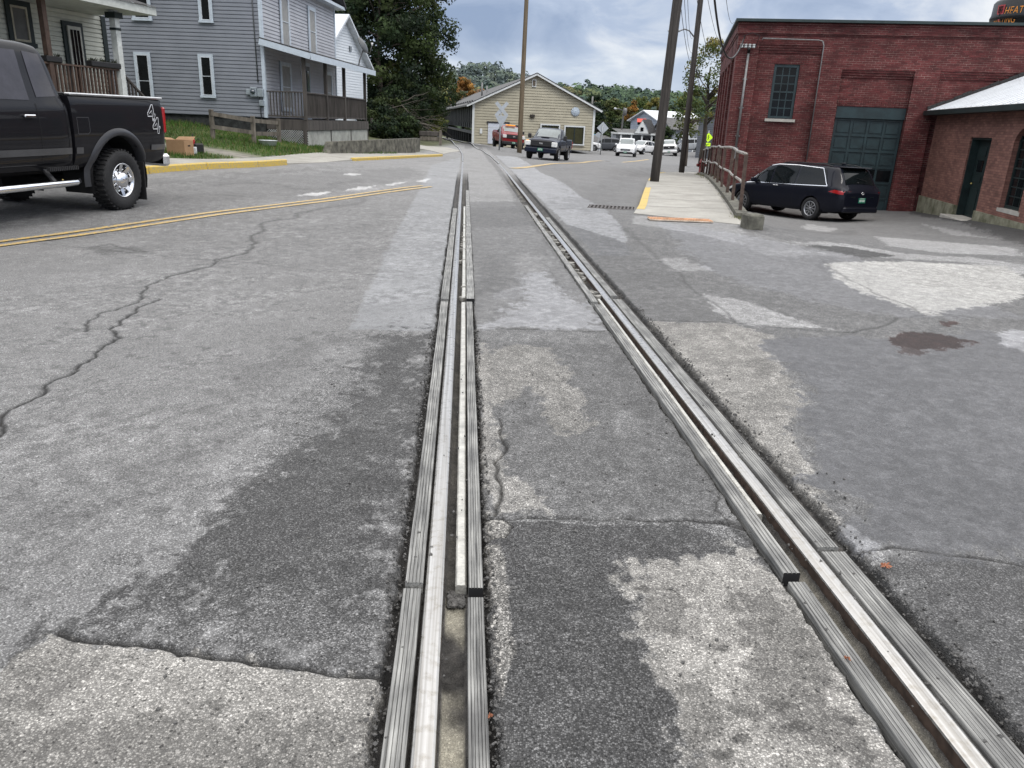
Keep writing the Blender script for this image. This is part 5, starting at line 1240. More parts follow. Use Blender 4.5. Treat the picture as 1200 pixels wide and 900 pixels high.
x0,x1,z0,z1 = drect(623.5,628,93,102); m = MB(); m.box(((x0+x1)/2,-.12,(z0+z1)/2),(x1-x0,.08,z1-z0),WHT2); m.box(((x0+x1)/2,-.15,(z0+z1)/2),((x1-x0)*.65,.08,(z1-z0)*.75),mat('brown_louvre',(.10,.08,.06),rough=.7)); m.build('gable_vent',parent=dep)
x0,z0 = dq(623.5,136); m = MB(); m.bbox((x0,-.18,z0),(.5,.32,.32),.05,mat('floodlight_dark',(.03,.025,.02),rough=.5)); m.build('wall_lamp',parent=dep)
x0,z0 = dq(674,131); m = MB(); m.lathe([(0,0),(.46,0),(.46,.06),(0,.07)],Matrix.Translation((x0,-.09,z0))@Matrix.Rotation(PI/2,4,'X'),24,mat('pale_blue_disc',(.40,.46,.52),rough=.5)); m.lathe([(0,.065),(.05,.065),(0,.09)],Matrix.Translation((x0,-.09,z0))@Matrix.Rotation(PI/2,4,'X'),8,mat('disc_centre',(.1,.14,.2),rough=.5))
for k in range(12): m.box((x0+.33*math.cos(k*PI/6),-.165,z0+.33*math.sin(k*PI/6)),(.07,.02,.07),mat('disc_mark',(.55,.62,.7),rough=.5))
m.build('round_sign',parent=dep)
x0,z0 = dq(563.5,153.5); m = MB(); m.box((x0,-.12,z0),(.25,.1,.5),WHT2); m.build('utility_box',parent=dep)
# ---------------- far houses
def house(name,label,loc,rz,W_,D_,zb,ze,zr_,wm_,rm,wins=(),ridge='x',cat='house',over=.35):
    """box house; front faces local -y, W_ along x; ridge 'x' (parallel to the front) or 'y'"""
    h = thing(name,label,cat,(loc[0],loc[1],0),rz); m = MB()
    if ridge == 'x':
        clap(m,(0,0),(W_,0),zb,ze,wm_,ex=.22,lip=.03); m.box((W_/2,D_/2,(zb+ze)/2),(W_,D_-.02,ze-zb),wm_)
        for x in (0.0,W_): m.add([(x,0,ze),(x,D_,ze),(x,D_/2,zr_)],[(0,1,2)],wm_)
        for x in (-.012,): clap(m,(x,D_),(x,0),zb,zr_,wm_,ex=.22,lip=.03,top=lambda s: ze+(zr_-ze)*(1-abs(s-D_/2)/(D_/2)))
    else:
        clap(m,(0,0),(W_,0),zb,zr_,wm_,ex=.22,lip=.03,top=lambda s: ze+(zr_-ze)*(1-abs(s-W_/2)/(W_/2))); m.box((W_/2,D_/2,(zb+ze)/2),(W_,D_-.04,ze-zb),wm_); m.add([(0,.02,ze),(W_,.02,ze),(W_/2,.02,zr_)],[(0,1,2)],wm_)
    m.build('wall',parent=h); m = MB(); t_ = .14
    if ridge == 'x':
        for y0 in (-over,D_+over): m.add([(-over,y0,ze-.15),(W_+over,y0,ze-.15),(W_+over,D_/2,zr_),(-over,D_/2,zr_),(-over,y0,ze-.15+t_),(W_+over,y0,ze-.15+t_),(W_+over,D_/2,zr_+t_),(-over,D_/2,zr_+t_)],[(0,1,2,3),(4,5,6,7),(0,1,5,4),(0,3,7,4),(1,2,6,5)],rm)
    else:
        for x0 in (-over,W_+over): m.add([(x0,-over,ze-.15),(x0,D_+over,ze-.15),(W_/2,D_+over,zr_),(W_/2,-over,zr_),(x0,-over,ze-.15+t_),(x0,D_+over,ze-.15+t_),(W_/2,D_+over,zr_+t_),(W_/2,-over,zr_+t_)],[(0,1,2,3),(4,5,6,7),(0,3,7,4),(0,1,5,4)],rm)
    m.build('roof',parent=h)
    for (x0,x1,z0,z1) in wins: sash(h,x0,x1,z0,z1,-.12,1,2,WHT2,GLASS,fw=.06,trim=WHT2,tw=.12,depth=.08)
    return h
GREYB = mat('pale_blue_grey_boards',(.30,.34,.40),rough=.6,var=.08); 
c = atY(772,150,122); gb = thing('grey_hall','pale grey gabled hall with white roof and small porch beyond the cars','hall',(c.x,c.y,0),rz=math.radians(24))
# gable wall faces left-front (local -x from the corner), long side faces right-front
zb_ = -3.0; ze_ = atY(734,140,124).z; za_ = atY(755,129,124).z-.1; GW = 8.0; GLn = 8.5
m = MB(); clap(m,(0,GW),(0,0),zb_,za_,GREYB,ex=.25,lip=.03,top=lambda s: ze_+(za_-ze_)*(1-abs(s-GW/2)/(GW/2)))
m.box((GLn/2,GW/2,(zb_+ze_)/2),(GLn-.04,GW-.04,ze_-zb_),GREYB); m.add([(.03,0,ze_),(.03,GW,ze_),(.03,GW/2,za_)],[(0,1,2)],GREYB)
m.build('wall',parent=gb)
m = MB()
for y0 in (-.5,GW+.5): m.add([(-.5,y0,ze_-.2),(GLn,y0,ze_-.2),(GLn,GW/2,za_),(-.5,GW/2,za_),(-.5,y0,ze_-.05),(GLn,y0,ze_-.05),(GLn,GW/2,za_+.15),(-.5,GW/2,za_+.15)],[(0,1,2,3),(4,5,6,7),(0,1,5,4),(0,3,7,4)],ROOFW)
m.build('roof',parent=gb)
# ================================================================== VEHICLES
TYRE = mat('tyre_rubber',(.018,.018,.019),rough=.75,var=.2,scale=20,bump=.3,bscale=60); CHROME = mat('chrome',(.75,.76,.78),rough=.12,metal=1,var=.03); ALLOY = mat('alloy_rim',(.42,.43,.45),rough=.3,metal=.85,var=.05)
DKRIM = mat('rim_shadow',(.012,.012,.013),rough=.6); UND = mat('underbody_black',(.008,.008,.009),rough=.85); PLAST = mat('dark_bumper_plastic',(.022,.022,.024),rough=.55)
CGLASS = mat('car_glass',(.006,.008,.009),rough=.04,spec=.2,var=.1); CGLASSL = glass_mat('windscreen_glass',(.10,.13,.14),rough=.05,spec=1.0,var=.25); REDL = mat('red_lens',(.32,.008,.010),rough=.12,coat=.6,var=.1); HEADL = mat('headlamp_lens',(.66,.67,.66),rough=.08,coat=.8,var=.2,scale=12); AMB = mat('amber_lens',(.8,.30,.03),rough=.15,emit=.6)
PLATE = mat('green_plate',(.02,.16,.10),rough=.4); PLW = mat('plate_white',(.55,.62,.56),rough=.4)
def paint(name,c,coat=.8,rough=.28,var=.05): return mat(name,c,rough=.5,coat=coat*.5,var=var,scale=1.2,spec=.1)
class Loft:
    def __init__(s, st, nx=90, seg=4):
        st = sorted(st); A = np.array(st,float); x0, x1 = A[0,0], A[-1,0]
        xs = np.unique(np.r_[np.linspace(x0,x1,nx), A[0,0], A[-1,0]]); s.xs = xs
        P = [np.interp(xs, A[:,0], A[:,k]) for k in range(1,6)]
        for _ in range(2):
            for p in P: p[1:-1] = .25*p[:-2]+.5*p[1:-1]+.25*p[2:]
        zb,w,zs,zt,wt = P; s.sec = []
        for i in range(len(xs)):
            b, W_, q, t, u = zb[i],w[i],zs[i],zt[i],wt[i]; zr = max(q+.006, t-.075); mid = (zr-q)
            pts = [(W_*.90,b),(W_*.972,b+.09*(q-b)+.02),(W_*.998,b+.40*(q-b)),(W_*.999,b+.62*(q-b)),(W_*.985,q-.10*(q-b)),(W_*.955,q),
                   (W_*.93+(u-W_*.93)*.5,q+mid*.5+.004),(u,zr),(u*.90,max(zr+.001,t-.028)),(u*.55,max(zr+.002,t-.006)),(0,max(zr+.003,t))]
            s.sec.append(pts)
        s.sec = np.array(s.sec); n = s.sec.shape[1]; out = []
        for k in range(n-1):
            p0 = s.sec[:,max(k-1,0)]; p1 = s.sec[:,k]; p2 = s.sec[:,k+1]; p3 = s.sec[:,min(k+2,n-1)]
            for j in range(seg):
                t = j/seg; out.append(.5*(2*p1+(p2-p0)*t*.75+(-2*p1+2*p2)*0+((2*p0-5*p1+4*p2-p3)*.75+.5*(p2-p1)*0)*t*t*0)+ (p2-p1)*t*0 if False else p1*(1-t)+p2*t)
        out.append(s.sec[:,-1]); s.R = np.stack(out,1)      # stations, ring, (y,z)
        # light smoothing along the ring
        for _ in range(3):
            q = s.R.copy(); q[:,1:-1] = .25*s.R[:,:-2]+.5*s.R[:,1:-1]+.25*s.R[:,2:]; s.R = q
        s.kshoulder = 5*seg
    def side(s, x, z):
        i = np.clip(np.searchsorted(s.xs,x)-1,0,len(s.xs)-2); t = (x-s.xs[i])/(s.xs[i+1]-s.xs[i]); t = min(max(t,0),1)
        r = s.R[i]*(1-t)+s.R[i+1]*t; return float(np.interp(z, r[:,1], r[:,0]))
    def top(s, x, y):
        i = np.clip(np.searchsorted(s.xs,x)-1,0,len(s.xs)-2); t = (x-s.xs[i])/(s.xs[i+1]-s.xs[i]); t = min(max(t,0),1)
        r = s.R[i]*(1-t)+s.R[i+1]*t; k = s.kshoulder-2; return float(np.interp(abs(y), r[k:,0][::-1], r[k:,1][::-1]))
    def mesh(s, m, mm, arches=()):
        nx, nr = s.R.shape[:2]
        for sg in (1,-1):
            V = np.zeros((nx,nr,3)); V[...,0] = s.xs[:,None]; V[...,1] = s.R[...,0]*sg; V[...,2] = s.R[...,1]
            inside = np.zeros((nx,nr),bool)
            for (xc,zc,r) in arches:
                dx = V[...,0]-xc; dz = V[...,2]-zc; d = np.sqrt(dx*dx+dz*dz)+1e-6; lim = np.arange(nr)[None,:] < s.kshoulder-1
                sn = (np.abs(d-r) < .032)&lim
                V[...,0] = np.where(sn, xc+dx/d*r, V[...,0]); V[...,2] = np.where(sn, zc+dz/d*r, V[...,2])
                inside |= (np.sqrt((V[...,0]-xc)**2+(V[...,2]-zc)**2) < r+.004)&lim
            fs = []
            for i in range(nx-1):
                for k in range(nr-1):
                    if inside[i,k] and inside[i+1,k] and inside[i,k+1] and inside[i+1,k+1]: continue
                    q = (i*nr+k,(i+1)*nr+k,(i+1)*nr+k+1,i*nr+k+1); fs.append(q if sg < 0 else q[::-1])
            m.add(V.reshape(-1,3), fs, mm, True)
            for i in (0,nx-1):
                c = [(V[i,k,0],V[i,k,1],V[i,k,2]) for k in range(nr)]; zb = V[i,0,2]
                c = c+[(V[i,0,0],0,zb)]
                m.add(c,[tuple(range(len(c)))],mm)
        # underside
        i0 = s.R[:,0]; vs = []
        for i in range(nx): vs += [(s.xs[i],i0[i,0],i0[i,1]),(s.xs[i],-i0[i,0],i0[i,1])]
def bil(q, n):
    a,b,c,d = [np.array(p,float) for p in q]; out = []
    for i in range(n+1):
        for j in range(n+1):
            u, v = j/n, i/n; out.append((a*(1-u)+b*u)*(1-v)+(d*(1-u)+c*u)*v)
    return out, [(i*(n+1)+j,i*(n+1)+j+1,(i+1)*(n+1)+j+1,(i+1)*(n+1)+j) for i in range(n) for j in range(n)]
def side_patch(m, L, quad, sg, mm, off=.006, n=6):
    pts, fs = bil(quad, n); vs = [(x, sg*(L.side(x,z)+off), z) for x,z in pts]; m.add(vs, fs if sg<0 else [f[::-1] for f in fs], mm, True)
def top_patch(m, L, quad, mm, off=.007, n=8):
    pts, fs = bil(quad, n); m.add([(x,y,L.top(x,y)+off) for x,y in pts], fs, mm, True)
def side_strip(m, L, P, sg, w, mm, off=.008, n=10):
    """thin band following a polyline of (x,z) on the body side"""
    R = []
    for a, b in zip(P[:-1],P[1:]): R += [(a[0]+(b[0]-a[0])*i/n, a[1]+(b[1]-a[1])*i/n) for i in range(n)]
    R.append(P[-1]); vs = []
    for i,(x,z) in enumerate(R):
        a = R[max(0,i-1)]; b = R[min(len(R)-1,i+1)]; d = Vector((b[0]-a[0],b[1]-a[1])).normalized(); nx_, nz_ = -d.y*w/2, d.x*w/2
        for k in (-1,1): q = (x+nx_*k, z+nz_*k); vs.append((q[0], sg*(L.side(*q)+off), q[1]))
    m.add(vs,[(2*i,2*i+1,2*i+3,2*i+2) for i in range(len(R)-1)],mm)
def wheel(parent, x, y, r, w, style, sg, hub=None, n=32, cap=None, z=None):
    """wheel axle along y; sg=+1 outer face to +y"""
    z = r if z is None else z
    M = Matrix.Translation((x,y,z))@Matrix.Rotation(-PI/2*sg,4,'X')
    rr = r*style.get('rim',.62); m = MB(); h = w/2
    m.lathe([(rr*.98,-h*.9),(r*.90,-h),(r*.975,-h*.86),(r,-h*.6),(r,h*.6),(r*.975,h*.86),(r*.93,h*.99),(r*.80,h*1.03),(rr*1.03,h*.95),(rr*1.0,h*.80)],M,n,TYRE)
    for k in range(n*2):   # tread blocks
        if not style.get('tread'): break
        t = PI*k/n; c = Vector((math.cos(t)*r,math.sin(t)*r,0)); m.box((0,0,0),(.035,r*.055,w*.42),TYRE,M=M@Matrix.Translation(c+Vector((0,0,(h*.42 if k%2 else -h*.42))))@Matrix.Rotation(t,4,'Z'))
    o = m.build('wheel',parent=parent)
    m = MB(); mm = style.get('mat',ALLOY)
    m.lathe([(rr,h*.84),(rr*.985,h*.93),(rr*.93,h*.90),(rr*.90,h*.45),(rr*.86,h*.30)],M,n,mm); m.lathe([(0,h*.22),(rr*.90,h*.20)],M,n,DKRIM)
    ns = style.get('spokes',5); dish = style.get('dish',.55)
    for k in range(ns):
        for q in ((-1,1) if style.get('split') else (0,)):
            t = 2*PI*k/ns; a0 = t+q*.05; a1 = t+q*math.pi/ns*.42; ww = rr*style.get('sw',.2); 
            p0 = Vector((math.cos(a0)*rr*.16,math.sin(a0)*rr*.16,h*dish)); p1 = Vector((math.cos(a1)*rr*.93,math.sin(a1)*rr*.93,h*.82))
            d = (p1-p0).normalized(); sx = Vector((-d.y,d.x,0)).normalized()
            m.add([M@v for v in (p0-sx*ww*.5,p0+sx*ww*.5,p1+sx*ww*.42,p1-sx*ww*.42,p0-sx*ww*.5-Vector((0,0,h*.2)),p0+sx*ww*.5-Vector((0,0,h*.2)),p1+sx*ww*.42-Vector((0,0,h*.25)),p1-sx*ww*.42-Vector((0,0,h*.25)))],[(0,1,2,3),(0,4,5,1),(1,5,6,2),(3,2,6,7),(0,3,7,4)],mm)
    hr = style.get('hub',.2)*rr; hh = style.get('hubh',.1)
    m.lathe([(hr*1.35,h*dish*.95),(hr*1.2,h*(dish+hh)),(hr*.9,h*(dish+hh*1.3)),(0,h*(dish+hh*1.5))],M,18,mm)
    for k in range(style.get('lugs',5)):
        t = 2*PI*(k+.5)/style.get('lugs',5); m.lathe([(.013,h*dish),(.012,h*dish+.03),(0,h*dish+.035)],M@Matrix.Translation((math.cos(t)*hr*1.7,math.sin(t)*hr*1.7,0)),6,DKRIM if not style.get('chromelug') else CHROME)
    m.build('rim',parent=o); return o
def arc_lip(m, L, xc, zc, r, sg, wd, mm, off=.012, a0=-.25, a1=PI+.25, n=28, thick=.03):
    vs = []
    for i in range(n+1):
        t = a0+(a1-a0)*i/n
        for rr_, o_ in ((r-.004,-.10),(r-.004,off+thick*.6),(r+wd*.35,off+thick),(r+wd,off*.4)):
            x, z = xc+math.cos(t)*rr_, zc+math.sin(t)*rr_; zz = max(z, L.R[0,0,1]*0+.2)
            y = L.side(x, max(z,L.side_min if hasattr(L,'side_min') else z)); vs.append((x, sg*(y+o_), z))
    fs = [(4*i+k,4*i+k+1,4*i+k+5,4*i+k+4) for i in range(n) for k in range(3)]
    m.add(vs, fs if sg>0 else [f[::-1] for f in fs], mm, True)
def wells(root, xs, r, w, yi, zc, top):
    m = MB()
    for xc in xs:
        for sg in (-1,1):
            vs = []; n = 16
            for i in range(n+1):
                t = -.3+(PI+.6)*i/n
                for y in (yi, w-.04): vs.append((xc+math.cos(t)*r*1.02, sg*y, zc+math.sin(t)*r*1.02))
            m.add(vs,[(2*i,2*i+1,2*i+3,2*i+2) for i in range(n)],UND); 
            m.add([(xc+math.cos(-.3+(PI+.6)*i/n)*r*1.02,sg*yi,zc+math.sin(-.3+(PI+.6)*i/n)*r*1.02) for i in range(n+1)],[tuple(range(n+1))],UND)
        m.tube([(xc,-w+.2,zc),(xc,w-.2,zc)],.05,UND,n=8)
    return m
def plate(root, x, z, fx_, y=0, back=False):
    m = MB(); m.box((x,y,z),(.012,.31,.155),PLATE); o = m.build('number_plate',parent=root)
    m = MB(); s = 1 if fx_>0 else -1
    for i,dy in enumerate((-.10,-.06,-.02,.035,.075,.11)): m.box((x+s*.008,y+dy,z-.008),(.004,.026,.065),PLW)
    m.box((x+s*.008,y,z+.058),(.004,.2,.014),PLW); m.build('plate_characters',parent=o)
def suv(name,label,cat,loc,rz,body,hw=.95,L_=4.8,H_=1.7,wb=2.9,r=.37,van=False,lod=0,black_low=False,group=None,roofm=None,grille=None,hatch=False,detail=True):
    root = thing(name,label,cat,loc,rz,group); k = L_/5.17; a = wb/2; fo = (L_-wb)*.46; ro = (L_-wb)*.54
    s = lambda x,zb,w,zs,zt,wt: (x,zb,w*hw,zs*H_/1.74,zt*H_/1.74,wt*hw)
    R0, F0 = -a-ro, a+fo
    if van:
        st = [s(R0,.46,.80,.90,.93,.60),s(R0+.04,.36,.90,1.00,1.03,.66),s(R0+.14,.33,.95,1.06,1.14,.70),s(R0+.20,.32,.965,1.09,1.28,.72),s(R0+.40,.30,.985,1.11,1.60,.735),s(R0+.52,.29,.99,1.11,1.685,.745),s(R0+.95,.28,.995,1.10,1.725,.755),
              s(-.4,.27,1.0,1.06,1.745,.77),s(.25,.27,1.0,1.04,1.735,.775),s(.62,.27,1.0,1.02,1.66,.77),s(1.15,.27,.995,1.00,1.34,.77),s(1.62,.28,.99,.975,1.06,.78),s(2.0,.29,.97,.92,.99,.76),s(F0-.22,.28,.92,.84,.90,.70),s(F0-.09,.26,.85,.74,.79,.62),s(F0,.30,.72,.60,.64,.5)]
    else:
        st = [s(R0,.50,.80,.92,.96,.62),s(R0+.05,.40,.90,1.02,1.06,.68),s(R0+.16,.36,.95,1.08,1.18,.70),s(R0+.34,.34,.98,1.10,1.52,.72),s(R0+.55,.32,.99,1.11,1.67,.735),s(-.6,.32,1.0,1.10,1.74,.75),s(.05,.32,1.0,1.08,1.735,.755),
              s(.35,.32,1.0,1.07,1.67,.755),s(.85,.32,1.0,1.06,1.30,.76),s(1.12,.32,.99,1.04,1.13,.78),s(a,.34,.985,1.01,1.07,.78),s(F0-.25,.34,.95,.94,1.0,.74),s(F0-.08,.34,.90,.84,.90,.68),s(F0,.40,.80,.70,.76,.6)]
    Lf = Loft(st, nx=120 if detail else 60, seg=4 if detail else 3); ar = r*1.13; zc = r; lb = [(-a,zc,ar),(a,zc,ar)]
    m = MB(); Lf.mesh(m, body, lb); m.build('body',parent=root)
    m = wells(root,(-a,a),ar,hw,hw*.55,zc,0); m.box((0,0,.34),(L_*.86,hw*1.25,.16),UND); m.box((0,0,.42),(wb-2*ar,hw*1.72,.14),UND); m.build('underbody',parent=root)
    st_ = dict(spokes=10 if van else 6,split=False,sw=.16 if van else .24,rim=.66,hub=.16,dish=.75,hubh=.05)
    for x in (-a,a):
        for sg in (-1,1): wheel(root,x,sg*(hw-.13),r,.235,st_,sg,n=32 if detail else 20)
    # glass
    H1 = H_/1.74
    if van:
        sid = [('window',[(.98,1.06),(.36,1.04),(.36,1.62),(.55,1.62)]),('window',[(.28,1.06),(-.72,1.08),(-.72,1.64),(.28,1.64)]),('window',[(-.80,1.085),(R0+.62,1.12),(R0+.85,1.58),(-.80,1.63)])]
        sid = [(n_,[(x,z*H1) for x,z in q]) for n_,q in sid]; sid.insert(0,('window',[(1.36,1.03),(1.02,1.06),(.62,1.58),(.80,1.47)]))
    else:
        sid = [('window',[(.93,1.13),(.13,1.14),(.13,1.62),(.42,1.60)]),('window',[(.06,1.14),(-.82,1.16),(-.82,1.62),(.06,1.63)]),('window',[(-.90,1.17),(R0+.58,1.19),(R0+.72,1.54),(-.90,1.60)])]
        sid = [(n_,[(x,z*H1) for x,z in q]) for n_,q in sid]
    for sg in (-1,1):
        for i,(n_,q) in enumerate(sid):
            m = MB(); side_patch(m,Lf,q,sg,CGLASS); m.build(n_,parent=root)
        if van and detail:
            m = MB(); side_strip(m,Lf,[(1.45,1.00*H1),(1.0,1.035*H1),(0,1.045*H1),(-.8,1.06*H1),(R0+.60,1.095*H1),(R0+.70,1.20*H1),(R0+1.0,1.62*H1),(-.6,1.675*H1),(.2,1.67*H1),(.62,1.60*H1),(1.05,1.32*H1),(1.45,1.02*H1)],sg,.016,CHROME,off=.011); m.build('window_trim',parent=root)
    m = MB()
    if van: top_patch(m,Lf,[(1.58,-.74*hw),(1.58,.74*hw),(.58,.62*hw),(.58,-.62*hw)],CGLASSL)
    else: top_patch(m,Lf,[(1.10,-.76*hw),(1.10,.76*hw),(.36,.64*hw),(.36,-.64*hw)],CGLASSL)
    m.build('windscreen',parent=root)
    m = MB(); top_patch(m,Lf,[(R0+.15,-.66*hw),(R0+.46,-.58*hw),(R0+.46,.58*hw),(R0+.15,.66*hw)],CGLASS,off=.012); m.build('rear_window',parent=root)
    # mirrors
    xm = 1.02 if van else .86
    for sg in (-1,1):
        m = MB(); y = Lf.side(xm,1.08*H1); m.bbox((xm,sg*(y+.12),1.11*H1),(.12,.22,.15),.03,body); m.bar((xm,sg*(y-.03),1.06*H1),(xm,sg*(y+.05),1.08*H1),.05,.04,PLAST); m.build('mirror',parent=root)
    # front end
    gm = grille or PLAST
    m = MB(); m.bbox((F0-.035,0,.62*H1),(.10,hw*1.0,.20),.03,gm); 
    for i in range(3): m.box((F0+.02,0,(.56+.06*i)*H1),(.012,hw*.9,.012),CHROME)
    m.build('grille',parent=root)
    m = MB(); m.bbox((F0-.04,0,.38),(.14,hw*1.35,.16),.03,PLAST); m.build('bumper',parent=root); m = MB(); m.bbox((R0+.03,0,.40),(.12,hw*1.6,.16),.03,PLAST if not van else body); m.build('bumper',parent=root)
    for sg in (-1,1):
        m = MB(); side_patch(m,Lf,[(F0-.06,.62*H1),(F0-.42,.78*H1),(F0-.46,.86*H1),(F0-.12,.76*H1)],sg,HEADL,off=.012); m.bbox((F0-.055,sg*hw*.62,.70*H1),(.10,.34,.12),.03,HEADL); m.build('headlight',parent=root)
        m = MB(); side_patch(m,Lf,[(R0+.50,.93*H1),(R0+.03,.86*H1),(R0+.03,.97*H1),(R0+.30,1.0*H1)],sg,REDL,off=.014); m.bbox((R0+.055,sg*hw*.62,.93*H1),(.05,hw*.42,.09),.02,REDL); m.build('tail_light',parent=root)
    m = MB()
    for sg in (-1,1):
        for x in ((.10,-.02) if van else (.25,-.70)):
            y = Lf.side(x,1.0*H1); m.bbox((x,sg*(y+.018),.985*H1),(.17 if not van else .10,.03,.028),.008,CHROME if van else body)
    m.build('door_handle',parent=root)
    m = MB()
    for sg in (-1,1):
        for P in ([(.32,1.0*H1),(.32,.42)],[(-.76,1.0*H1),(-.76,.42)],[(1.15,.98*H1),(1.18,.6)]): m = MB(); side_strip(m,Lf,P,sg,.008,UND,off=.004); m.build('panel_gap',parent=root)
    if van:
        for sg in (-1,1): m = MB(); side_strip(m,Lf,[(-.78,1.02*H1),(R0+.72,1.045*H1)],sg,.012,UND,off=.004); m.build('panel_gap',parent=root)
    m = MB()
    for sg in (-1,1):
        pts = [(x,sg*hw*.66,Lf.top(x,hw*.66)+.045) for x in np.linspace(.1,R0+.75,8)]; pts[0] = (pts[0][0],pts[0][1],pts[0][2]-.04); pts[-1] = (pts[-1][0],pts[-1][1],pts[-1][2]-.03); m.tube(pts,.018,PLAST if van else ALLOY,n=6)
    m.build('roof_rail',parent=root)
    m = MB(); m.bbox((R0+.42,0,Lf.top(R0+.5,0)+.012),(.30,hw*1.18,.035),.015,body); 
    if van: m.bbox((R0+.9,0,Lf.top(R0+.9,0)+.05),(.16,.04,.08),.015,body)
    m.build('spoiler',parent=root)
    if van:
        m = MB(); m.bar((R0+.16,-.30,Lf.top(R0+.2,-.2)+.02),(R0+.22,.12,Lf.top(R0+.24,0)+.03),.015,.012,BLK); m.lathe([(0,0),(.03,0),(.03,.02),(0,.025)],Matrix.Translation((R0+.17,.10,Lf.top(R0+.17,0)+.01))@Matrix.Rotation(-.7,4,'Y'),10,BLK); m.build('wiper',parent=root)
        m = MB(); M = Matrix.Translation((R0-.004,0,.915*H1))@Matrix.Rotation(-PI/2,4,'Y'); 
        m.lathe([(.046,0),(.055,.008),(.064,0)],M@Matrix.Diagonal((.7,1,1,1)),20,CHROME); m.lathe([(.018,0),(.026,.008),(.033,0)],M@Matrix.Diagonal((1.5,.75,1,1)),16,CHROME); m.build('badge',parent=root)
        m = MB(); m.box((R0-.004,hw*.42,.80*H1),(.008,.20,.022),CHROME); m.box((R0-.004,-hw*.46,.80*H1),(.008,.12,.02),CHROME); m.build('lettering_strip',parent=root)
    plate(root,R0-.01,.70*H1,-1); plate(root,F0+.03,.42,1)
    return root, Lf
def pickup(name,label,loc,rz,body,wb=4.0,hw=1.03,sill=.62,belt=1.50,roof=2.2,rail=1.64,r=.445,cabr=-.85,fo=.95,ro=1.25,flare=None,grille=PLAST,crew=True,tw=.30,rims=None,detail=True,bumper=CHROME,flaps=False,lowerm=None,hood=None,group=None,bars=True,arch=1.2):
    root = thing(name,label,'pickup truck',loc,rz,group); a = wb/2; R0 = -a-ro; F0 = a+fo; hd = hood or belt-.02
    s = lambda x,zb,w,zs,zt,wt: (x,zb,w*hw,zs,zt,wt*hw)
    # cab and bonnet; cabr is the x of the cab's rear wall
    fwd = a-.62; wsb = fwd; wst = fwd-.78
    st = [s(cabr,sill,.965,belt,belt+.12,.80),s(cabr+.03,sill,.975,belt,roof-.30,.79),s(cabr+.16,sill,.985,belt,roof-.04,.775),s(cabr+.4,sill,.99,belt,roof-.01,.775),s(wst-.35,sill,.99,belt-.01,roof,.78),s(wst,sill,.99,belt-.02,roof-.05,.78),
          s((wst+wsb)/2,sill,.99,belt-.03,(roof+hd)/2+.02,.79),s(wsb,sill,.985,belt-.04,hd+.06,.82),s(a,sill,.985,hd-.10,hd+.02,.80),s(F0-.3,sill-.02,.965,hd-.14,hd-.03,.78),s(F0-.1,sill-.04,.95,hd-.18,hd-.08,.76),s(F0-.03,sill,.93,hd-.26,hd-.18,.72)]
    Lc = Loft(st, nx=110 if detail else 56, seg=4 if detail else 3)
    bx0, bx1 = R0+.10, cabr-.045
    st = [s(bx0,sill+.04,.955,rail-.05,rail-.03,.93),s(bx0+.03,sill+.02,.975,rail-.015,rail,.94),s(bx0+.3,sill,.985,rail-.01,rail+.004,.945),s(bx1-.1,sill,.985,rail-.01,rail+.004,.945),s(bx1,sill,.98,rail-.015,rail,.945)]
    Lb = Loft(st, nx=80 if detail else 36, seg=4 if detail else 3)
    ar = r*arch; zc = r+.03
    m = MB(); Lc.mesh(m, body, [(a,zc,ar)]); m.build('cab',parent=root)
    m = MB(); Lb.mesh(m, body, [(-a,zc,ar)]); bed = m.build('bed',parent=root)
    m = MB(); m.box(((bx0+bx1)/2,0,rail+.008),(bx1-bx0-.16,hw*1.72,.012),UND); m.build('bed_cavity',parent=bed)
    if detail:
        m = MB()
        for sg in (-1,1): m = MB(); m.bbox(((bx0+bx1)/2,sg*hw*.925,rail+.012),(bx1-bx0-.02,.10,.035),.012,PLAST if not bars else mat('silver_bed_rail',(.5,.51,.52),rough=.3,metal=.8)); m.build('bed_rail',parent=bed)
    m = wells(root,(-a,a),ar,hw,hw*.5,zc,0); m.box((-.1,0,sill+.02),(L_ if False else (F0-R0)*.86,hw*1.1,.22),UND); m.box((0,0,sill+.12),(wb-2*ar+.2,hw*1.8,.16),UND)
    m.tube([(-a,0,r),(-a,0,r+.001+.02)],.17,UND,n=12); m.tube([(-a,-hw+.25,r),(-a,hw-.25,r)],.06,UND); m.build('chassis',parent=root)
    sty = rims or dict(spokes=8,sw=.30,rim=.58,hub=.38,dish=.42,hubh=.5,lugs=8,chromelug=True,mat=CHROME,tread=True)
    if not detail: sty = dict(sty, tread=False)
    for x in (-a,a):
        for sg in (-1,1): wheel(root,x,sg*(hw-.14),r,tw,sty,sg,n=36 if detail else 20)
    if flare:
        for sg in (-1,1):
            m = MB(); arc_lip(m,Lb,-a,zc,ar,sg,.10,flare,a0=-.12,a1=PI+.12,thick=.04); m.build('fender_flare',parent=root); m = MB(); arc_lip(m,Lc,a,zc,ar,sg,.10,flare,a0=-.12,a1=PI+.12,thick=.04); m.build('fender_flare',parent=root)
    # windows
    dx0 = wst+.20
    if crew: sid = [[(wsb-.16,belt+.02),(.0+wst-.62,belt+.02),(wst-.62,roof-.14),(wst-.03,roof-.15)],[(wst-.70,belt+.02),(cabr+.22,belt+.02),(cabr+.30,roof-.15),(wst-.70,roof-.14)]]
    else: sid = [[(wsb-.16,belt+.02),(cabr+.66,belt+.02),(cabr+.62,roof-.15),(wst-.03,roof-.15)],[(cabr+.52,belt+.06),(cabr+.14,belt+.08),(cabr+.22,roof-.17),(cabr+.50,roof-.15)]]
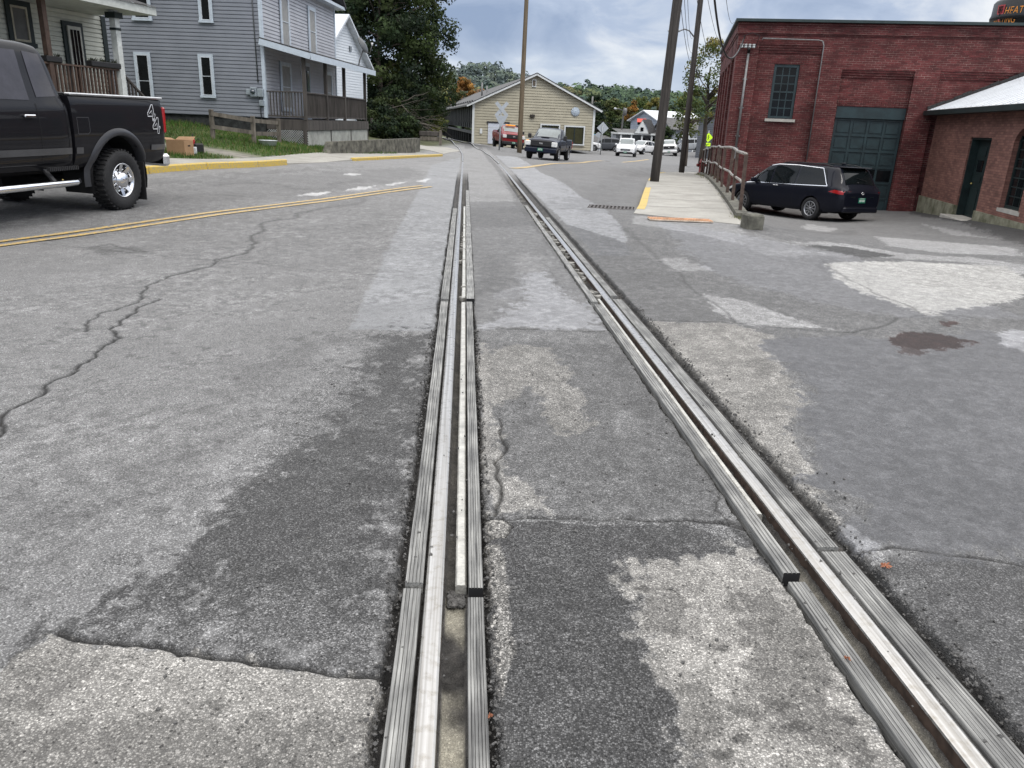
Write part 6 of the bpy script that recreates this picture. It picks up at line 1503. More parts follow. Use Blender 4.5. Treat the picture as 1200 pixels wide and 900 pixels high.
    for sg in (-1,1):
        for q in sid: m = MB(); side_patch(m,Lc,q,sg,CGLASS if not bars else mat('reflection_tint_glass',(.035,.033,.040),rough=.08,spec=.4,var=.3,scale=2)); m.build('window',parent=root)  # truck side glass gets a paler tint in place of its reflection
    m = MB(); top_patch(m,Lc,[(wsb-.03,-.80*hw),(wsb-.03,.80*hw),(wst+.04,.68*hw),(wst+.04,-.68*hw)],CGLASSL); m.build('windscreen',parent=root)
    m = MB(); m.box((cabr-.004,0,(belt+roof)/2+.03),(.02,hw*1.2,(roof-belt)*.55),CGLASS); m.build('rear_window',parent=root)
    xm = wsb-.12
    for sg in (-1,1):
        m = MB(); y = Lc.side(xm,belt); m.bbox((xm,sg*(y+.20),belt+.10),(.12,.20,.26),.03,PLAST); m.bar((xm,sg*(y-.03),belt+.05),(xm,sg*(y+.12),belt+.07),.05,.05,PLAST); m.build('mirror',parent=root)
    # doors: seams, handles
    doors = (wst-.66, cabr+.10) if crew else (cabr+.58, cabr+.06)
    m = MB()
    for sg in (-1,1):
        for x in doors+(wsb-.02,): m = MB(); side_strip(m,Lc,[(x,belt-.02),(x,sill+.10)],sg,.012,UND,off=.004); m.build('panel_gap',parent=root)
        m = MB()
        side_strip(m,Lc,[(wsb-.02,sill+.10),(doors[1],sill+.10)],sg,.012,UND,off=.004); m.build('panel_gap',parent=root)
    m = MB()
    for sg in (-1,1):
        for x in ((doors[0]+.16,doors[1]+.22) if crew else (doors[0]+.18,)):
            y = Lc.side(x,belt-.17); m.bbox((x,sg*(y+.025),belt-.17),(.19,.04,.035),.01,CHROME if bars else PLAST)
    m.build('door_handle',parent=root)
    if detail:
        m = MB(); CR = mat('crease_highlight_'+name, (.045,.046,.05),rough=.35,coat=.6)
        for sg in (-1,1):
            for (L__,x0,x1) in ((Lc,wsb+.1,cabr+.02),(Lb,bx1-.01,-a+ar+.16),(Lb,-a-ar-.16,bx0+.04)):
                P0 = [(x0,belt-.62),(x1,belt-.62)]; m = MB(); side_strip(m,L__,P0,sg,.085,CR,off=.012); m.build('moulding_highlight',parent=root)  # moulding band coloured paler to stand for the reflection along the body crease
    # front
    m = MB(); m.bbox((F0-.02,0,hd-.30),(.10,hw*1.30,.34),.03,grille); 
    for i in range(3): m.box((F0+.035,0,hd-.20-.10*i),(.012,hw*1.2,.03),grille)
    m.bbox((F0+.035,0,hd-.30),(.02,.22,.09),.01,CHROME); m.build('grille',parent=root)
    for sg in (-1,1):
        m = MB(); m.bbox((F0-.04,sg*hw*.80,hd-.31),(.14,.34,.26),.03,HEADL); m.build('headlight',parent=root)
        m = MB(); m.bbox((R0+.10,sg*hw*.925,rail-.32),(.07,.11,.40),.02,REDL); m.build('tail_light',parent=root)
    m = MB(); m.bbox((F0+.02,0,sill+.02),(.20,hw*1.92,.26),.04,bumper if not flare else PLAST); m.build('bumper',parent=root); m = MB(); m.bbox((R0+.02,0,sill+.02),(.16,hw*1.86,.20),.04,bumper); m.build('bumper',parent=root)
    m = MB(); m.box((R0+.095,0,(rail+sill)/2+.06),(.03,hw*1.62,rail-sill-.16),body); m.build('tailgate',parent=bed)
    plate(root,F0+.13,sill+.06,1); plate(root,R0-.07,sill+.04,-1)
    if bars:
        for sg in (-1,1):
            m = MB(); m.tube([(wsb-.25,sg*(hw+.02),sill-.16),(wsb-.35,sg*(hw+.07),sill-.17),(cabr+.15,sg*(hw+.07),sill-.17),(cabr+.05,sg*(hw+.02),sill-.16)],.045,CHROME,n=12)
            for x in (wsb-.6,cabr+.5): m.bar((x,sg*(hw-.15),sill+.05),(x,sg*(hw+.05),sill-.17),.06,.03,PLAST)
            m.build('side_step',parent=root)
            m = MB()
            for i in range(16): m.box((cabr+.45-.035*i+.1,sg*(hw+.005),sill+.02),(.018,.05,.05),PLAST)
            m.build('step_pad',parent=root)
    if flaps:
        for sg in (-1,1): m = MB(); m.box((-a-ar+.12,sg*(hw-.12),r*.90),(.02,.25,.58),BLK); m.build('mud_flap',parent=root)
    return root, Lc, Lb
body_rgb = {}
BLKP = paint('black_truck_paint',(.006,.006,.008)); body_rgb['black_truck_paint'] = (.010,.010,.012); NAVY = paint('dark_navy_paint',(.0035,.0045,.010)); DNAVY = paint('blue_black_paint',(.010,.014,.028)); SILV = paint('silver_flare_paint',(.035,.036,.04),rough=.35)
REDP = paint('red_truck_paint',(.20,.012,.016)); WHP_ = paint('white_car_paint',(.68,.69,.70)); GRYP = paint('dark_grey_car_paint',(.055,.06,.068)); SLVP = paint('silver_car_paint',(.33,.35,.37))
for k_ in (BLKP,NAVY,DNAVY,REDP,WHP_): body_rgb.setdefault(k_.name,(.02,.02,.02))
def place_by_wheel(lx, ly, world, head):
    """root location so that local ground point (lx,ly) lands on world; head = direction of +x as angle"""
    c, s_ = math.cos(head), math.sin(head); return (world[0]-(lx*c-ly*s_), world[1]-(lx*s_+ly*c), world[2])
# black pickup, coming towards the camera on the left
wq = atY(137.5,243,12.0); hd_ = -PI/2-math.radians(9.0)
tr_, LcT, LbT = pickup('black_pickup','black lifted pickup truck with chrome wheels and side step at left edge',(0,0,0),hd_,BLKP,wb=3.75,hw=1.04,sill=.66,belt=1.52,roof=2.28,rail=1.63,r=.44,cabr=-.90,ro=1.31,flare=SILV,crew=False,tw=.29,flaps=True,hood=1.56,arch=1.42)
tr_.location = place_by_wheel(-1.875,1.04,(wq[0]+.15,wq[1],wq[2]),hd_)
# fuel flap and 4x4 decal on the near (left-hand) bed side
m = MB(); side_strip(m,LbT,[(-1.02,1.12),(-1.02,1.34),(-1.26,1.34),(-1.26,1.15),(-1.22,1.12),(-1.02,1.12)],1,.008,mat('seam_grey',(.05,.05,.055),rough=.4),off=.004); m.build('fuel_flap',parent=tr_)
DEC = mat('decal_white',(.55,.56,.58),rough=.4)
m = MB(); 
def dec(P, w=.016): side_strip(m,LbT,[(x,z) for x,z in P],1,w,DEC,off=.006,n=2)
ox, oz = -2.74, 1.34
def four(ox,oz,s):   # outline numeral 4, x runs backwards on the left side
    dec([(ox-.10*s,oz-.02*s),(ox-.10*s,oz+.15*s),(ox-.07*s,oz+.15*s),(ox+.04*s,oz+.04*s),(ox+.04*s,oz),(ox-.06*s,oz)],.013); dec([(ox-.06*s,oz-.05*s),(ox-.06*s,oz+.08*s),(ox+.0*s,oz+.035*s)],.010)
    dec([(ox-.13*s,oz),(ox-.13*s,oz+.03*s),(ox-.10*s,oz+.03*s)],.010); dec([(ox-.06*s,oz-.06*s),(ox-.10*s,oz-.06*s),(ox-.10*s,oz-.02*s)],.010)
four(ox+.06,oz+.03,1.15); four(ox-.04,oz-.16,1.15); dec([(ox+.0,oz-.03),(ox-.05,oz+.0)],.012); dec([(ox+.0,oz+.0),(ox-.05,oz-.03)],.012)
m.build('decal',parent=tr_)
# dark blue minivan in the sunken yard
hdv = math.atan2(2.62,-1.42); w0 = atY(946,257,25.4)
vn, LfV = suv('minivan','dark navy blue minivan parked in the sunken yard by the garage door','minivan',(0,0,0),hdv,NAVY,hw=.995,L_=5.17,H_=1.74,wb=3.06,r=.355,van=True)
vn.location = place_by_wheel(-1.53,.99,(w0[0],w0[1],G(w0[0],w0[1])+.0),hdv)
def mean_ground(o, hl, hw_):
    c, s_ = math.cos(o.rotation_euler.z), math.sin(o.rotation_euler.z); P = []
    for lx in (-hl,hl):
        for ly in (-hw_,hw_): P.append((lx,ly,G(o.location.x+lx*c-ly*s_, o.location.y+lx*s_+ly*c)))
    zf = (P[2][2]+P[3][2])/2; zb_ = (P[0][2]+P[1][2])/2; zl = (P[1][2]+P[3][2])/2; zr_ = (P[0][2]+P[2][2])/2
    o.location.z = (zf+zb_)/2+.005; o.rotation_euler.y = -math.atan2(zf-zb_,2*hl); o.rotation_euler.x = math.atan2(zl-zr_,2*hw_)
mean_ground(vn,1.53,.95); mean_ground(tr_,1.875,.95)
# dark pickup ahead on the road
p = at(635,186); hd2 = math.radians(-103)
sty5 = dict(spokes=5,sw=.28,rim=.62,hub=.2,dish=.6,hubh=.1,lugs=0)
tac, _, _ = pickup('blue_black_pickup','dark blue crew cab pickup with lit amber turn signal on the road',(0,0,0),hd2,DNAVY,wb=3.25,hw=.95,sill=.50,belt=1.16,roof=1.79,rail=1.22,r=.375,cabr=-.55,fo=.90,ro=1.12,crew=True,tw=.25,rims=sty5,detail=False,bumper=DNAVY,hood=1.18,bars=False)
p = at(606,184.2+1.5); q = at(650,187); c = (at(616,186)+at(654,187.5))/2
tac.location = place_by_wheel(1.625,0,(c.x,c.y,0),hd2); mean_ground(tac,1.62,.85)
m = MB(); m.bbox((2.42,-.80,.93),(.12,.16,.20),.02,AMB); m.build('turn_signal',parent=tac)
m = MB(); m.bbox((1.35,0,1.235),(.42,.46,.06),.02,DNAVY); m.box((1.56,0,1.235),(.02,.38,.035),UND); m.build('bonnet_scoop',parent=tac)
# red pickup by the depot door
c = atY(600,176,71.0); hd3 = math.radians(-79)
rd, _, _ = pickup('red_pickup','red work pickup with amber roof beacon parked by depot roller door',(0,0,0),hd3,REDP,wb=3.9,hw=1.02,sill=.60,belt=1.42,roof=2.02,rail=1.5,r=.42,cabr=-.6,crew=False,tw=.28,rims=dict(sty5,mat=PLAST),detail=False,bumper=PLAST,hood=1.46,bars=False)
rd.location = place_by_wheel(2.6,0,(c.x,c.y,0),hd3); mean_ground(rd,1.9,.9)
m = MB(); m.bbox((.55,0,2.07),(.28,.9,.09),.03,AMB); m.build('roof_beacon',parent=rd)
# white suv etc.
def put(kind, pxl, pxr, pyb, hd_, **kw):
    pass
c = atY(732,185,79.0); hdx = math.radians(-100)
ex, _ = suv('white_suv','white sport utility car driving towards us ahead of the pole','car',(0,0,0),hdx,WHP_,hw=.98,L_=4.95,H_=1.78,wb=2.95,r=.39,detail=False,grille=PLAST); ex.location = place_by_wheel(2.3,0,(c.x,c.y,0),hdx); mean_ground(ex,1.5,.85)
def far_car(px, py, Y, name, label, hd_, body, **kw):
    q = atY(px,py,Y); o = suv(name,label,'car',(q.x,Y,0),math.radians(hd_),body,detail=False,**kw)[0]; mean_ground(o,1.4,.8); return o
far_car(752,180,92,'white_hatchback','white hatchback following behind the white sport utility car',-125,WHP_,hw=.9,L_=4.3,H_=1.55,wb=2.6,r=.33)
far_car(684,172,104,'white_suv','white sport utility car partly hidden by the depot corner',-8,WHP_,hw=.95,L_=4.7,H_=1.72,wb=2.8,r=.37)
far_car(709,171,108,'grey_suv','dark grey sport utility car parked side on behind the diamond sign',172,GRYP,hw=.97,L_=4.95,H_=1.75,wb=2.9,r=.38)
far_car(806,178,104,'silver_suv','silver sport utility car parked behind the second utility pole',165,SLVP,hw=.93,L_=4.6,H_=1.68,wb=2.7,r=.36)
q = atY(783.5,184,95); wp,_,_ = pickup('white_pickup','white pickup truck with black grille between the two dark poles',(0,0,0),math.radians(-98),WHP_,wb=3.6,hw=1.0,sill=.55,belt=1.35,roof=1.93,rail=1.42,r=.40,cabr=-.7,crew=True,tw=.26,rims=sty5,detail=False,bumper=CHROME,hood=1.38,bars=False)
wp.location = place_by_wheel(2.4,0,(q.x,q.y,0),math.radians(-98)); mean_ground(wp,1.8,.85)
for i,(px,Y,hd_,bd,nm,lab) in enumerate(((733,135,170,GRYP,'parked_car','distant dark parked car under the trees left of the grey hall'),(722,128,10,SLVP,'parked_car','distant silver parked car beyond the diamond sign'),(718,122,-60,REDP,'parked_car','distant red parked car beyond the grey sport utility car'))):
    far_car(px,168,Y,nm,lab,hd_,bd,hw=.92,L_=4.5,H_=1.55,wb=2.7,r=.34,group=None)
# ================================================================== STREET FURNITURE
POLEW = mat('weathered_pole_wood',(.050,.044,.040),rough=.85,var=.35,scale=3,stretch=(6,6,.25),bump=.5,bscale=20); POLET = mat('tan_pole_wood',(.13,.10,.065),rough=.8,var=.3,scale=3,stretch=(6,6,.25)); POLEG = mat('grey_pole_wood',(.20,.20,.19),rough=.8,var=.2,scale=3,stretch=(6,6,.3))
def hgt(px, py, Y): return atY(px,py,Y)
def pole(label, base, top, r0, r1, mm, group='utility poles along the street', name='utility_pole'):
    t = thing(name,label,'utility pole',base,0,group); b = Vector(base); e = Vector(top)-b
    m = MB(); m.tube([e*k/8+Vector((0,0,-.3 if k==0 else 0)) for k in range(9)],[r0+(r1-r0)*k/8 for k in range(9)],mm,n=14); m.build('shaft',parent=t); return t
b1_ = at(766,217); z0 = G(b1_.x,b1_.y); Y1 = b1_.y
P1b = (b1_.x,Y1,z0); e1 = atY(794,0,Y1-.2); k_ = (11.0-z0)/(e1.z-z0); P1t = tuple(Vector(P1b)+(e1-Vector(P1b))*k_)
pole('thick dark nearest utility pole on the pavement corner', P1b, P1t, .150,.150, POLEW)
t_ = MB(); r = random.Random(2)
b2_ = atY(799.5,193,43.5); P2b = (b2_.x,43.5,b2_.z-.1); e2 = atY(821,0,43.2); P2t = tuple(Vector(P2b)+(e2-Vector(P2b))*((10.6-P2b[2])/(e2.z-P2b[2])))
p2 = pole('second dark utility pole carrying the street lamp arm by the pavement end', P2b, P2t, .155,.13, POLEW)
LAMP = mat('lamp_silver',(.5,.52,.54),rough=.4,metal=.5)
o = Vector(P2b); a = hgt(813,43,43.4)-o; c = hgt(797,36,43.0)-o; h_ = hgt(783,36,42.6)-o
m = MB(); m.tube([a,a.lerp(c,.35)+Vector((0,0,.18)),a.lerp(c,.7)+Vector((0,0,.16)),c],.035,GALV,n=6); m.build('lamp_arm',parent=p2)
m = MB(); m.tube([c,c.lerp(h_,.3),c.lerp(h_,.8),h_],[.05,.11,.12,.04],LAMP,n=8); m.build('lamp_head',parent=p2)
q = at(608.5,179); tpb = (q.x,q.y,q.z); e = atY(617,0,q.y); 
p3 = pole('tan wooden utility pole between the two pickups', tpb, tuple(Vector(tpb)+(e-Vector(tpb))*1.25), .19,.14, POLET)
def farpole(px0,py0,px1,py1,Y,label,r=.14,mm=POLEG): a = atY(px0,py0,Y); b = atY(px1,py1,Y); return pole(label,(a.x,Y,G(a.x,Y)),(b.x,Y,b.z),r,r*.75,mm)
farpole(771.5,182,779,117,98,'pale grey pole just behind the nearest dark pole',.2)
fp = farpole(726,172,731.5,126,118,'distant pole with cobra street lamp and transformer left of the grey hall',.15,mat('far_pole',(.10,.10,.10),rough=.8))
o = fp.location; a = atY(731,130,118)-o; c = atY(722,127.5,117)-o
m = MB(); m.tube([a,a.lerp(c,.6)+Vector((0,0,.1)),c],.05,GALV,n=6); m.tube([c,c+(c-a)*.22],.14,LAMP,n=6); m.build('lamp_arm',parent=fp); m = MB(); q = atY(732.5,131,118)-o; m.lathe([(0,-.5),(.25,-.5),(.27,.3),(.2,.5),(0,.5)],Matrix.Translation(q),12,GALV); m.build('transformer',parent=fp)
farpole(691,178,694.5,113,95,'grey pole standing at the right end of the depot',.13)
# wires
WIREM = mat('black_cable',(.012,.012,.013),rough=.5)
def wire(A, B, sag, r, label, n=24):
    A, B = Vector(A), Vector(B); m = MB(); m.tube([A.lerp(B,i/n)-Vector((0,0,4*sag*(i/n)*(1-i/n))) for i in range(n+1)],r,WIREM,n=5); o = m.build('overhead_wire'); return tag(o,label,'overhead wire','overhead wires between the poles')
t1, t2 = Vector(P1t), Vector(P2t); d12 = (t2-t1)
wire(atY(798,9,Y1-.1),atY(811,79,43.3),.25,.010,'dark wire from nearest pole down to second pole')
wire(atY(805,-30,16),atY(813,42,43.3),.5,.006,'thin wire meeting second pole at the lamp arm')
wire(atY(800,-40,14),atY(812,60,43.3),.5,.006,'thin wire left of the second pole')
wire(atY(810,-45,12),atY(840,60,60),.8,.006,'thin wire passing right of the second pole')
wire(atY(826,-20,14),atY(853,50,42),.5,.005,'thin wire dropping to the brick workshop cornice')
wire(atY(850,-10,14),atY(860,26,31),.2,.005,'rightmost thin wire above the brick workshop')
wire(atY(816,82,43.3),atY(836,106,60),.3,.03,'black wire from second pole behind the leafy tree')
wire(atY(816,84,43.3),atY(832,118,60),.4,.02,'lower black wire from second pole behind the leafy tree')
# service drop to the workshop
A_ = atY(836,-14,20); B_ = Vector(C0).to_3d() if False else atY(873,42.5,30.6); wire(A_,B_,1.1,.028,'thick twisted service cable drooping to the brick workshop corner')
for dy in (0,1,2): wire(atY(690,139+5*dy,150),atY(776,142+5*dy,150),.8,.03,'distant wires in front of the far trees')
# iron railing on the retaining wall
RUST = mat('rusty_brown_steel',(.075,.052,.042),rough=.7,var=.35,scale=10,metal=.2); RAILP = mat('worn_grey_pipe',(.27,.25,.23),rough=.5,metal=.4,var=.3,scale=7)
def rl(y): x = float(np.interp(y,[p[1] for p in RAILTOP],[p[0] for p in RAILTOP]))+.13; return Vector((x,y,swz(x,y)+.09))
rlg = thing('iron_railing','rusty two rail pipe railing beside the sloping pavement','railing',rl(15.9)); O = rl(15.9)
ys = [15.9+2.4*i for i in range(11)]; r = random.Random(4); tops = []; mids = []
for i, y in enumerate(ys):
    b = rl(y); tp = b+Vector((r.uniform(-.05,.05),0,1.10+r.uniform(-.02,.02))); tops.append(tp-O); mids.append(b+Vector((.0,0,.52+r.uniform(-.03,.03)))-O)
    m = MB(); m.bar(b-O-Vector((0,0,.3)),tp-O,.06,.06,RUST) if i%2 or i==0 else m.bar(b-O-Vector((0,0,.3)),tp-O,.07,.07,RUST); m.build('post',parent=rlg)
def wavy(P):
    out = []
    for a, b in zip(P[:-1],P[1:]): out += [a, a.lerp(b,.5)+Vector((r.uniform(-.03,.03),0,r.uniform(-.03,.02)))]
    return out+[P[-1]]
m = MB(); m.tube(wavy(tops),.032,RAILP,n=10); m.build('top_rail',parent=rlg); m = MB(); m.tube(wavy(mids),.028,RAILP,n=10); m.build('middle_rail',parent=rlg)
# hydrant
q = atY(821.5,199,41.5); q.z = float(SWZ(41.5)); HYD = mat('faded_red_iron',(.16,.030,.028),rough=.55,var=.25,scale=8)
t = thing('fire_hydrant','dark red fire hydrant at the far end of the railing','fire hydrant',(q.x,q.y,q.z+.02)); m = MB(); m.lathe([(0,0),(.17,0),(.17,.05),(.12,.06),(.115,.52),(.15,.53),(.15,.57),(.12,.62),(.09,.70),(.04,.74),(.035,.80),(0,.80)],None,16,HYD); m.build('barrel',parent=t)
for ang, rr_ in ((0,.06),(PI,.06),(-PI/2,.08)):
    m = MB(); m.lathe([(rr_,0),(rr_,.10),(rr_*1.2,.10),(rr_*1.2,.16),(rr_*.4,.17),(0,.19)],Matrix.Translation((0,0,.43))@Matrix.Rotation(ang,4,'Z')@Matrix.Rotation(PI/2,4,'Y')@Matrix.Translation((0,0,.09)),10,HYD); m.build('outlet_cap',parent=t)
# crossbuck (seen from the back) with yield triangle
SGB = mat('sign_back_grey',(.40,.43,.46),rough=.5,metal=.2,var=.06); PST = mat('sign_post_steel',(.33,.35,.36),rough=.5,metal=.4)
q = at(585,176); Yc = q.y; o = Vector((q.x,Yc,q.z)); top = atY(587.5,124,Yc)
t = thing('railroad_crossbuck','grey backed railroad crossbuck sign with triangle beside the track','railroad sign',o)
m = MB(); m.tube([(0,0,-.1),top-o+Vector((0,0,-.15))],.055,PST,n=8); m.build('post',parent=t); ctr = atY(588,128,Yc)-o; m = MB()
for sg in (-1,1): m.box((0,-.07-.012*sg,0),(1.25,.02,.24),SGB,M=Matrix.Translation(ctr)@Matrix.Rotation(sg*math.radians(48),4,'Y'))
m.build('crossed_boards',parent=t); tc_ = atY(587.5,142,Yc)-o; s_ = .47; m = MB(); m.prism([(-s_,s_*.8),(s_,s_*.8),(s_*.08,-s_*.85),(-s_*.08,-s_*.85)],-.01,.01,Matrix.Translation(tc_+Vector((0,-.08,0)))@Matrix.Rotation(PI/2,4,'X'),SGB); m.build('triangle_board',parent=t)
q = at(701,181); Yd = 82.0; o = atY(703.5,180,Yd); o.z = G(o.x,Yd); t = thing('diamond_sign','grey backed diamond warning sign on a thin post near the depot','road sign',o); tp = atY(706.5,145,Yd)-o
m = MB(); m.tube([(0,0,-.1),tp],.045,PST,n=8); m.build('post',parent=t); dc = atY(706.5,150,Yd)-o; s_ = .60; m = MB(); m.prism([(0,s_),(s_,0),(0,-s_),(-s_,0)],-.01,.01,Matrix.Translation(dc+Vector((0,.06,0)))@Matrix.Rotation(PI/2,4,'X'),SGB); m.build('board',parent=t)
Ye = 96.; o = atY(701,178,Ye); o.z = G(o.x,Ye); t = thing('round_corner_sign','smaller grey cross shaped sign behind the diamond sign','road sign',o); dc = atY(701,158,Ye)-o; m = MB(); m.tube([(0,0,-.1),dc],.04,PST,n=6); m.build('post',parent=t); m = MB(); s_ = .34; m.prism([(0,s_),(s_*1.1,s_*.3),(s_*.6,-s_*.2),(s_*.9,-s_),(-s_*.5,-s_*.8),(-s_*1.1,0),(-s_*.6,s_*.5)],-.01,.01,Matrix.Translation(dc+Vector((0,-.06,0)))@Matrix.Rotation(PI/2,4,'X'),SGB); m.build('board',parent=t)
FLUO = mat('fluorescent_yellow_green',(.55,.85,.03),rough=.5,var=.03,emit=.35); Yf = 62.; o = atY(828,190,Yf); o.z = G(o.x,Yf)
t = thing('crosswalk_sign','fluorescent yellow green pedestrian crossing sign with arrow plaque beside the workshop','road sign',o); dc = atY(830,161,Yf)-o; m = MB(); m.tube([(dc.x,0.02,-.1),dc+Vector((0,0,.5))],.035,PST,n=8); m.build('post',parent=t)
s_ = .34; m = MB(); m.prism([(0,s_),(s_,0),(0,-s_),(-s_,0)],-.008,.008,Matrix.Translation(dc+Vector((0,-.06,0)))@Matrix.Rotation(PI/2,4,'X'),FLUO); bd = m.build('board',parent=t)
m = MB(); y_ = dc.y-.075; 
m.lathe([(0,0),(.035,0),(.035,.008),(0,.008)],Matrix.Translation((dc.x,y_,dc.z+.15))@Matrix.Rotation(PI/2,4,'X'),10,BLK)
for A_,B_ in (((0,.11),(0,-.04)),((0,-.04),(.07,-.17)),((0,-.04),(-.06,-.17)),((0,.07),(.08,.0)),((0,.07),(-.07,.0))): m.bar((dc.x+A_[0],y_,dc.z+A_[1]),(dc.x+B_[0],y_,dc.z+B_[1]),.03,.01,BLK,up=(0,1,0))
m.build('pedestrian_symbol',parent=bd)
m = MB(); m.box((dc.x,-.06,dc.z-.52),(.42,.016,.24),FLUO); pl = m.build('arrow_plaque',parent=t); m = MB(); m.bar((dc.x+.12,-.075,dc.z-.47),(dc.x-.10,-.075,dc.z-.57),.035,.01,BLK,up=(0,1,0)); m.bar((dc.x-.11,-.075,dc.z-.575),(dc.x-.03,-.075,dc.z-.59),.03,.01,BLK,up=(0,1,0)); m.bar((dc.x-.11,-.075,dc.z-.575),(dc.x-.09,-.075,dc.z-.50),.03,.01,BLK,up=(0,1,0)); m.build('arrow',parent=pl)
# split rail fence on the lawn
WF = mat('grey_fence_wood',(.13,.115,.095),rough=.85,var=.35,scale=5,stretch=(1,1,.3),bump=.4,bscale=30)
def lz(p): return G(p.x,p.y)+.03
fpz = []
for px_,pyt,pyb,Y_ in ((249,128,164,26.8),(297,136,169,25.6),(326.5,139,167,26.4)):
    q = at(px_+1,pyb); t_ = atY(px_-1,pyt,q.y); fpz.append((Vector((q.x,q.y,lz(q))),t_.z))
t = thing('split_rail_fence','weathered two rail wooden fence on the lawn by the blue house','fence',fpz[0][0]); o = fpz[0][0]
for b,zt in fpz: m = MB(); m.bbox((b.x-o.x,b.y-o.y,(b.z+zt)/2-o.z-.1),(.13,.13,zt-b.z+.2),.015,WF); m.build('post',parent=t)
for i,(f0,f1) in enumerate(((.82,.34),(.80,.42))):
    for f in ((.86,.42) if i==0 else (.84,.36)):
        A_ = fpz[i][0]-o+Vector((0,-.08,(fpz[i][1]-fpz[i][0].z)*f)); B_ = fpz[i+1][0]-o+Vector((0,-.08,(fpz[i+1][1]-fpz[i+1][0].z)*(f-.02))); m = MB(); m.bar(A_,B_,.05,.13,WF); m.build('rail',parent=t)
# thing beside the fence: low boxes, litter
q = at(212,183); rz = -.35; CARD = mat('brown_cardboard',(.33,.205,.115),rough=.85,var=.08,scale=4)
t = thing('cardboard_box','open brown cardboard box on the lawn behind the pickup','cardboard box',(q.x,q.y,lz(q)),rz); w_,d_,h_ = .62,.34,.40
m = MB(); 
for c,dm in (((0,-d_/2,h_/2),(w_,.012,h_)),((0,d_/2,h_/2),(w_,.012,h_)),((-w_/2,0,h_/2),(.012,d_-.014,h_)),((w_/2,0,h_/2),(.012,d_-.014,h_)),((0,0,.01),(w_-.02,d_-.02,.012))): m.box(c,dm,CARD)
m.build('carton',parent=t); m = MB(); m.add([(-w_/2,d_/2,h_),(w_/2,d_/2,h_),(w_/2-.02,d_/2+.14,h_+.10),(-w_/2,d_/2+.15,h_+.08)],[(0,1,2,3)],CARD); m.add([(-w_/2,-d_/2,h_),(-w_/2,d_/2,h_),(-w_/2-.14,d_/2,h_+.04),(-w_/2-.15,-d_/2,h_+.06)],[(0,1,2,3)],CARD); m.build('flap',parent=t)
m = MB(); m.box((w_/2+.008,0,.26),(.004,.09,.035),UND); m.build('hand_hole',parent=t)
q = at(226,182); t = tag(MB().bbox((0,0,.10),(.22,.16,.2),.01,mat('white_carton',(.6,.62,.64),rough=.6)).build('small_carton',loc=(q.x,q.y,lz(q)),rz=.2),'small white carton right of the cardboard box','carton')
q = at(232,181); m = MB(); m.bbox((0,0,.14),(.26,.2,.28),.04,BLK); m.tube([(-.1,0,.28),(0,0,.42),(.1,0,.28)],.012,BLK,n=6); tag(m.build('black_bag',loc=(q.x,q.y+.1,lz(q)),rz=.5),'black bag slumped beside the small white carton','bag')
q = at(224,178); m = MB(); m.bbox((0,0,.18),(.14,.10,.30),.02,mat('red_plastic',(.4,.03,.04),rough=.4)); m.tube([(.02,0,.30),(.02,0,.48)],.012,BLK,n=6); tag(m.build('red_container',loc=(q.x,q.y+.15,lz(q)),rz=.3),'red container standing behind the small white carton','container')
q = at(314.5,172); t = thing('plastic_tub','shallow white plastic tub lying on the lawn below the fence','tub',(q.x,q.y,lz(q)),.2); CW = mat('cloudy_white_plastic',(.62,.65,.68),rough=.35)
m = MB(); m.lathe([(0,.01),(.26,.01),(.30,.17),(.315,.17),(.315,.185),(.285,.185),(.25,.03),(0,.03)],Matrix.Diagonal((1,.65,1,1)),4*5,CW); m.build('bowl',parent=t)
# concrete wall before the lawn
a = at(382,181); b = at(489,179.5); t0 = atY(384,168,a.y); m = MB(); d = (b-a); rz = math.atan2(d.y,d.x); L_ = math.hypot(d.x,d.y); h_ = .42
M = Matrix.Translation((a.x,a.y,G(a.x,a.y)))@Matrix.Rotation(rz,4,'Z')
m.add([M@Vector(p) for p in ((0,-.14,-.2),(L_,-.14,-.2),(L_,-.14,h_),(.35,-.14,h_),(0,-.14,.06),(0,.14,-.2),(L_,.14,-.2),(L_,.14,h_),(.35,.14,h_),(0,.14,.06))],[(0,1,2,3,4),(9,8,7,6,5),(4,3,8,9),(3,2,7,8),(2,1,6,7),(0,4,9,5)],CONCD)
m.box((0,0,0),(.001,.001,.001),CONCD,M=M@Matrix.Translation((.5,0,.1)))
tag(m.build('garden_wall'),'low dark stained concrete wall along the pavement below the lawn','low wall')
# timber buffer and post at the rails
q = at(505,169); t = thing('timber_barrier','stacked dark timber barrier beside the curving track','barrier',(q.x,q.y,q.z),.1); W1 = .9
m = MB(); m.bbox((0,0,.34),(W1*1.6,.35,.26),.03,WF); m.build('lower_timber',parent=t); m = MB(); m.bbox((-.02,-.02,.66),(W1*1.65,.38,.30),.03,WOODG); m.build('upper_timber',parent=t); m = MB(); m.bbox((.62,-.25,.42),(.18,.16,.95),.02,WF); m.build('post',parent=t)
q = at(436,160); m = MB(); m.bbox((0,0,.5),(.16,.16,1.25),.02,WOODG); tag(m.build('wooden_bollard',loc=(q.x,q.y,q.z)),'short dark wooden post at the corner of the porch','post')
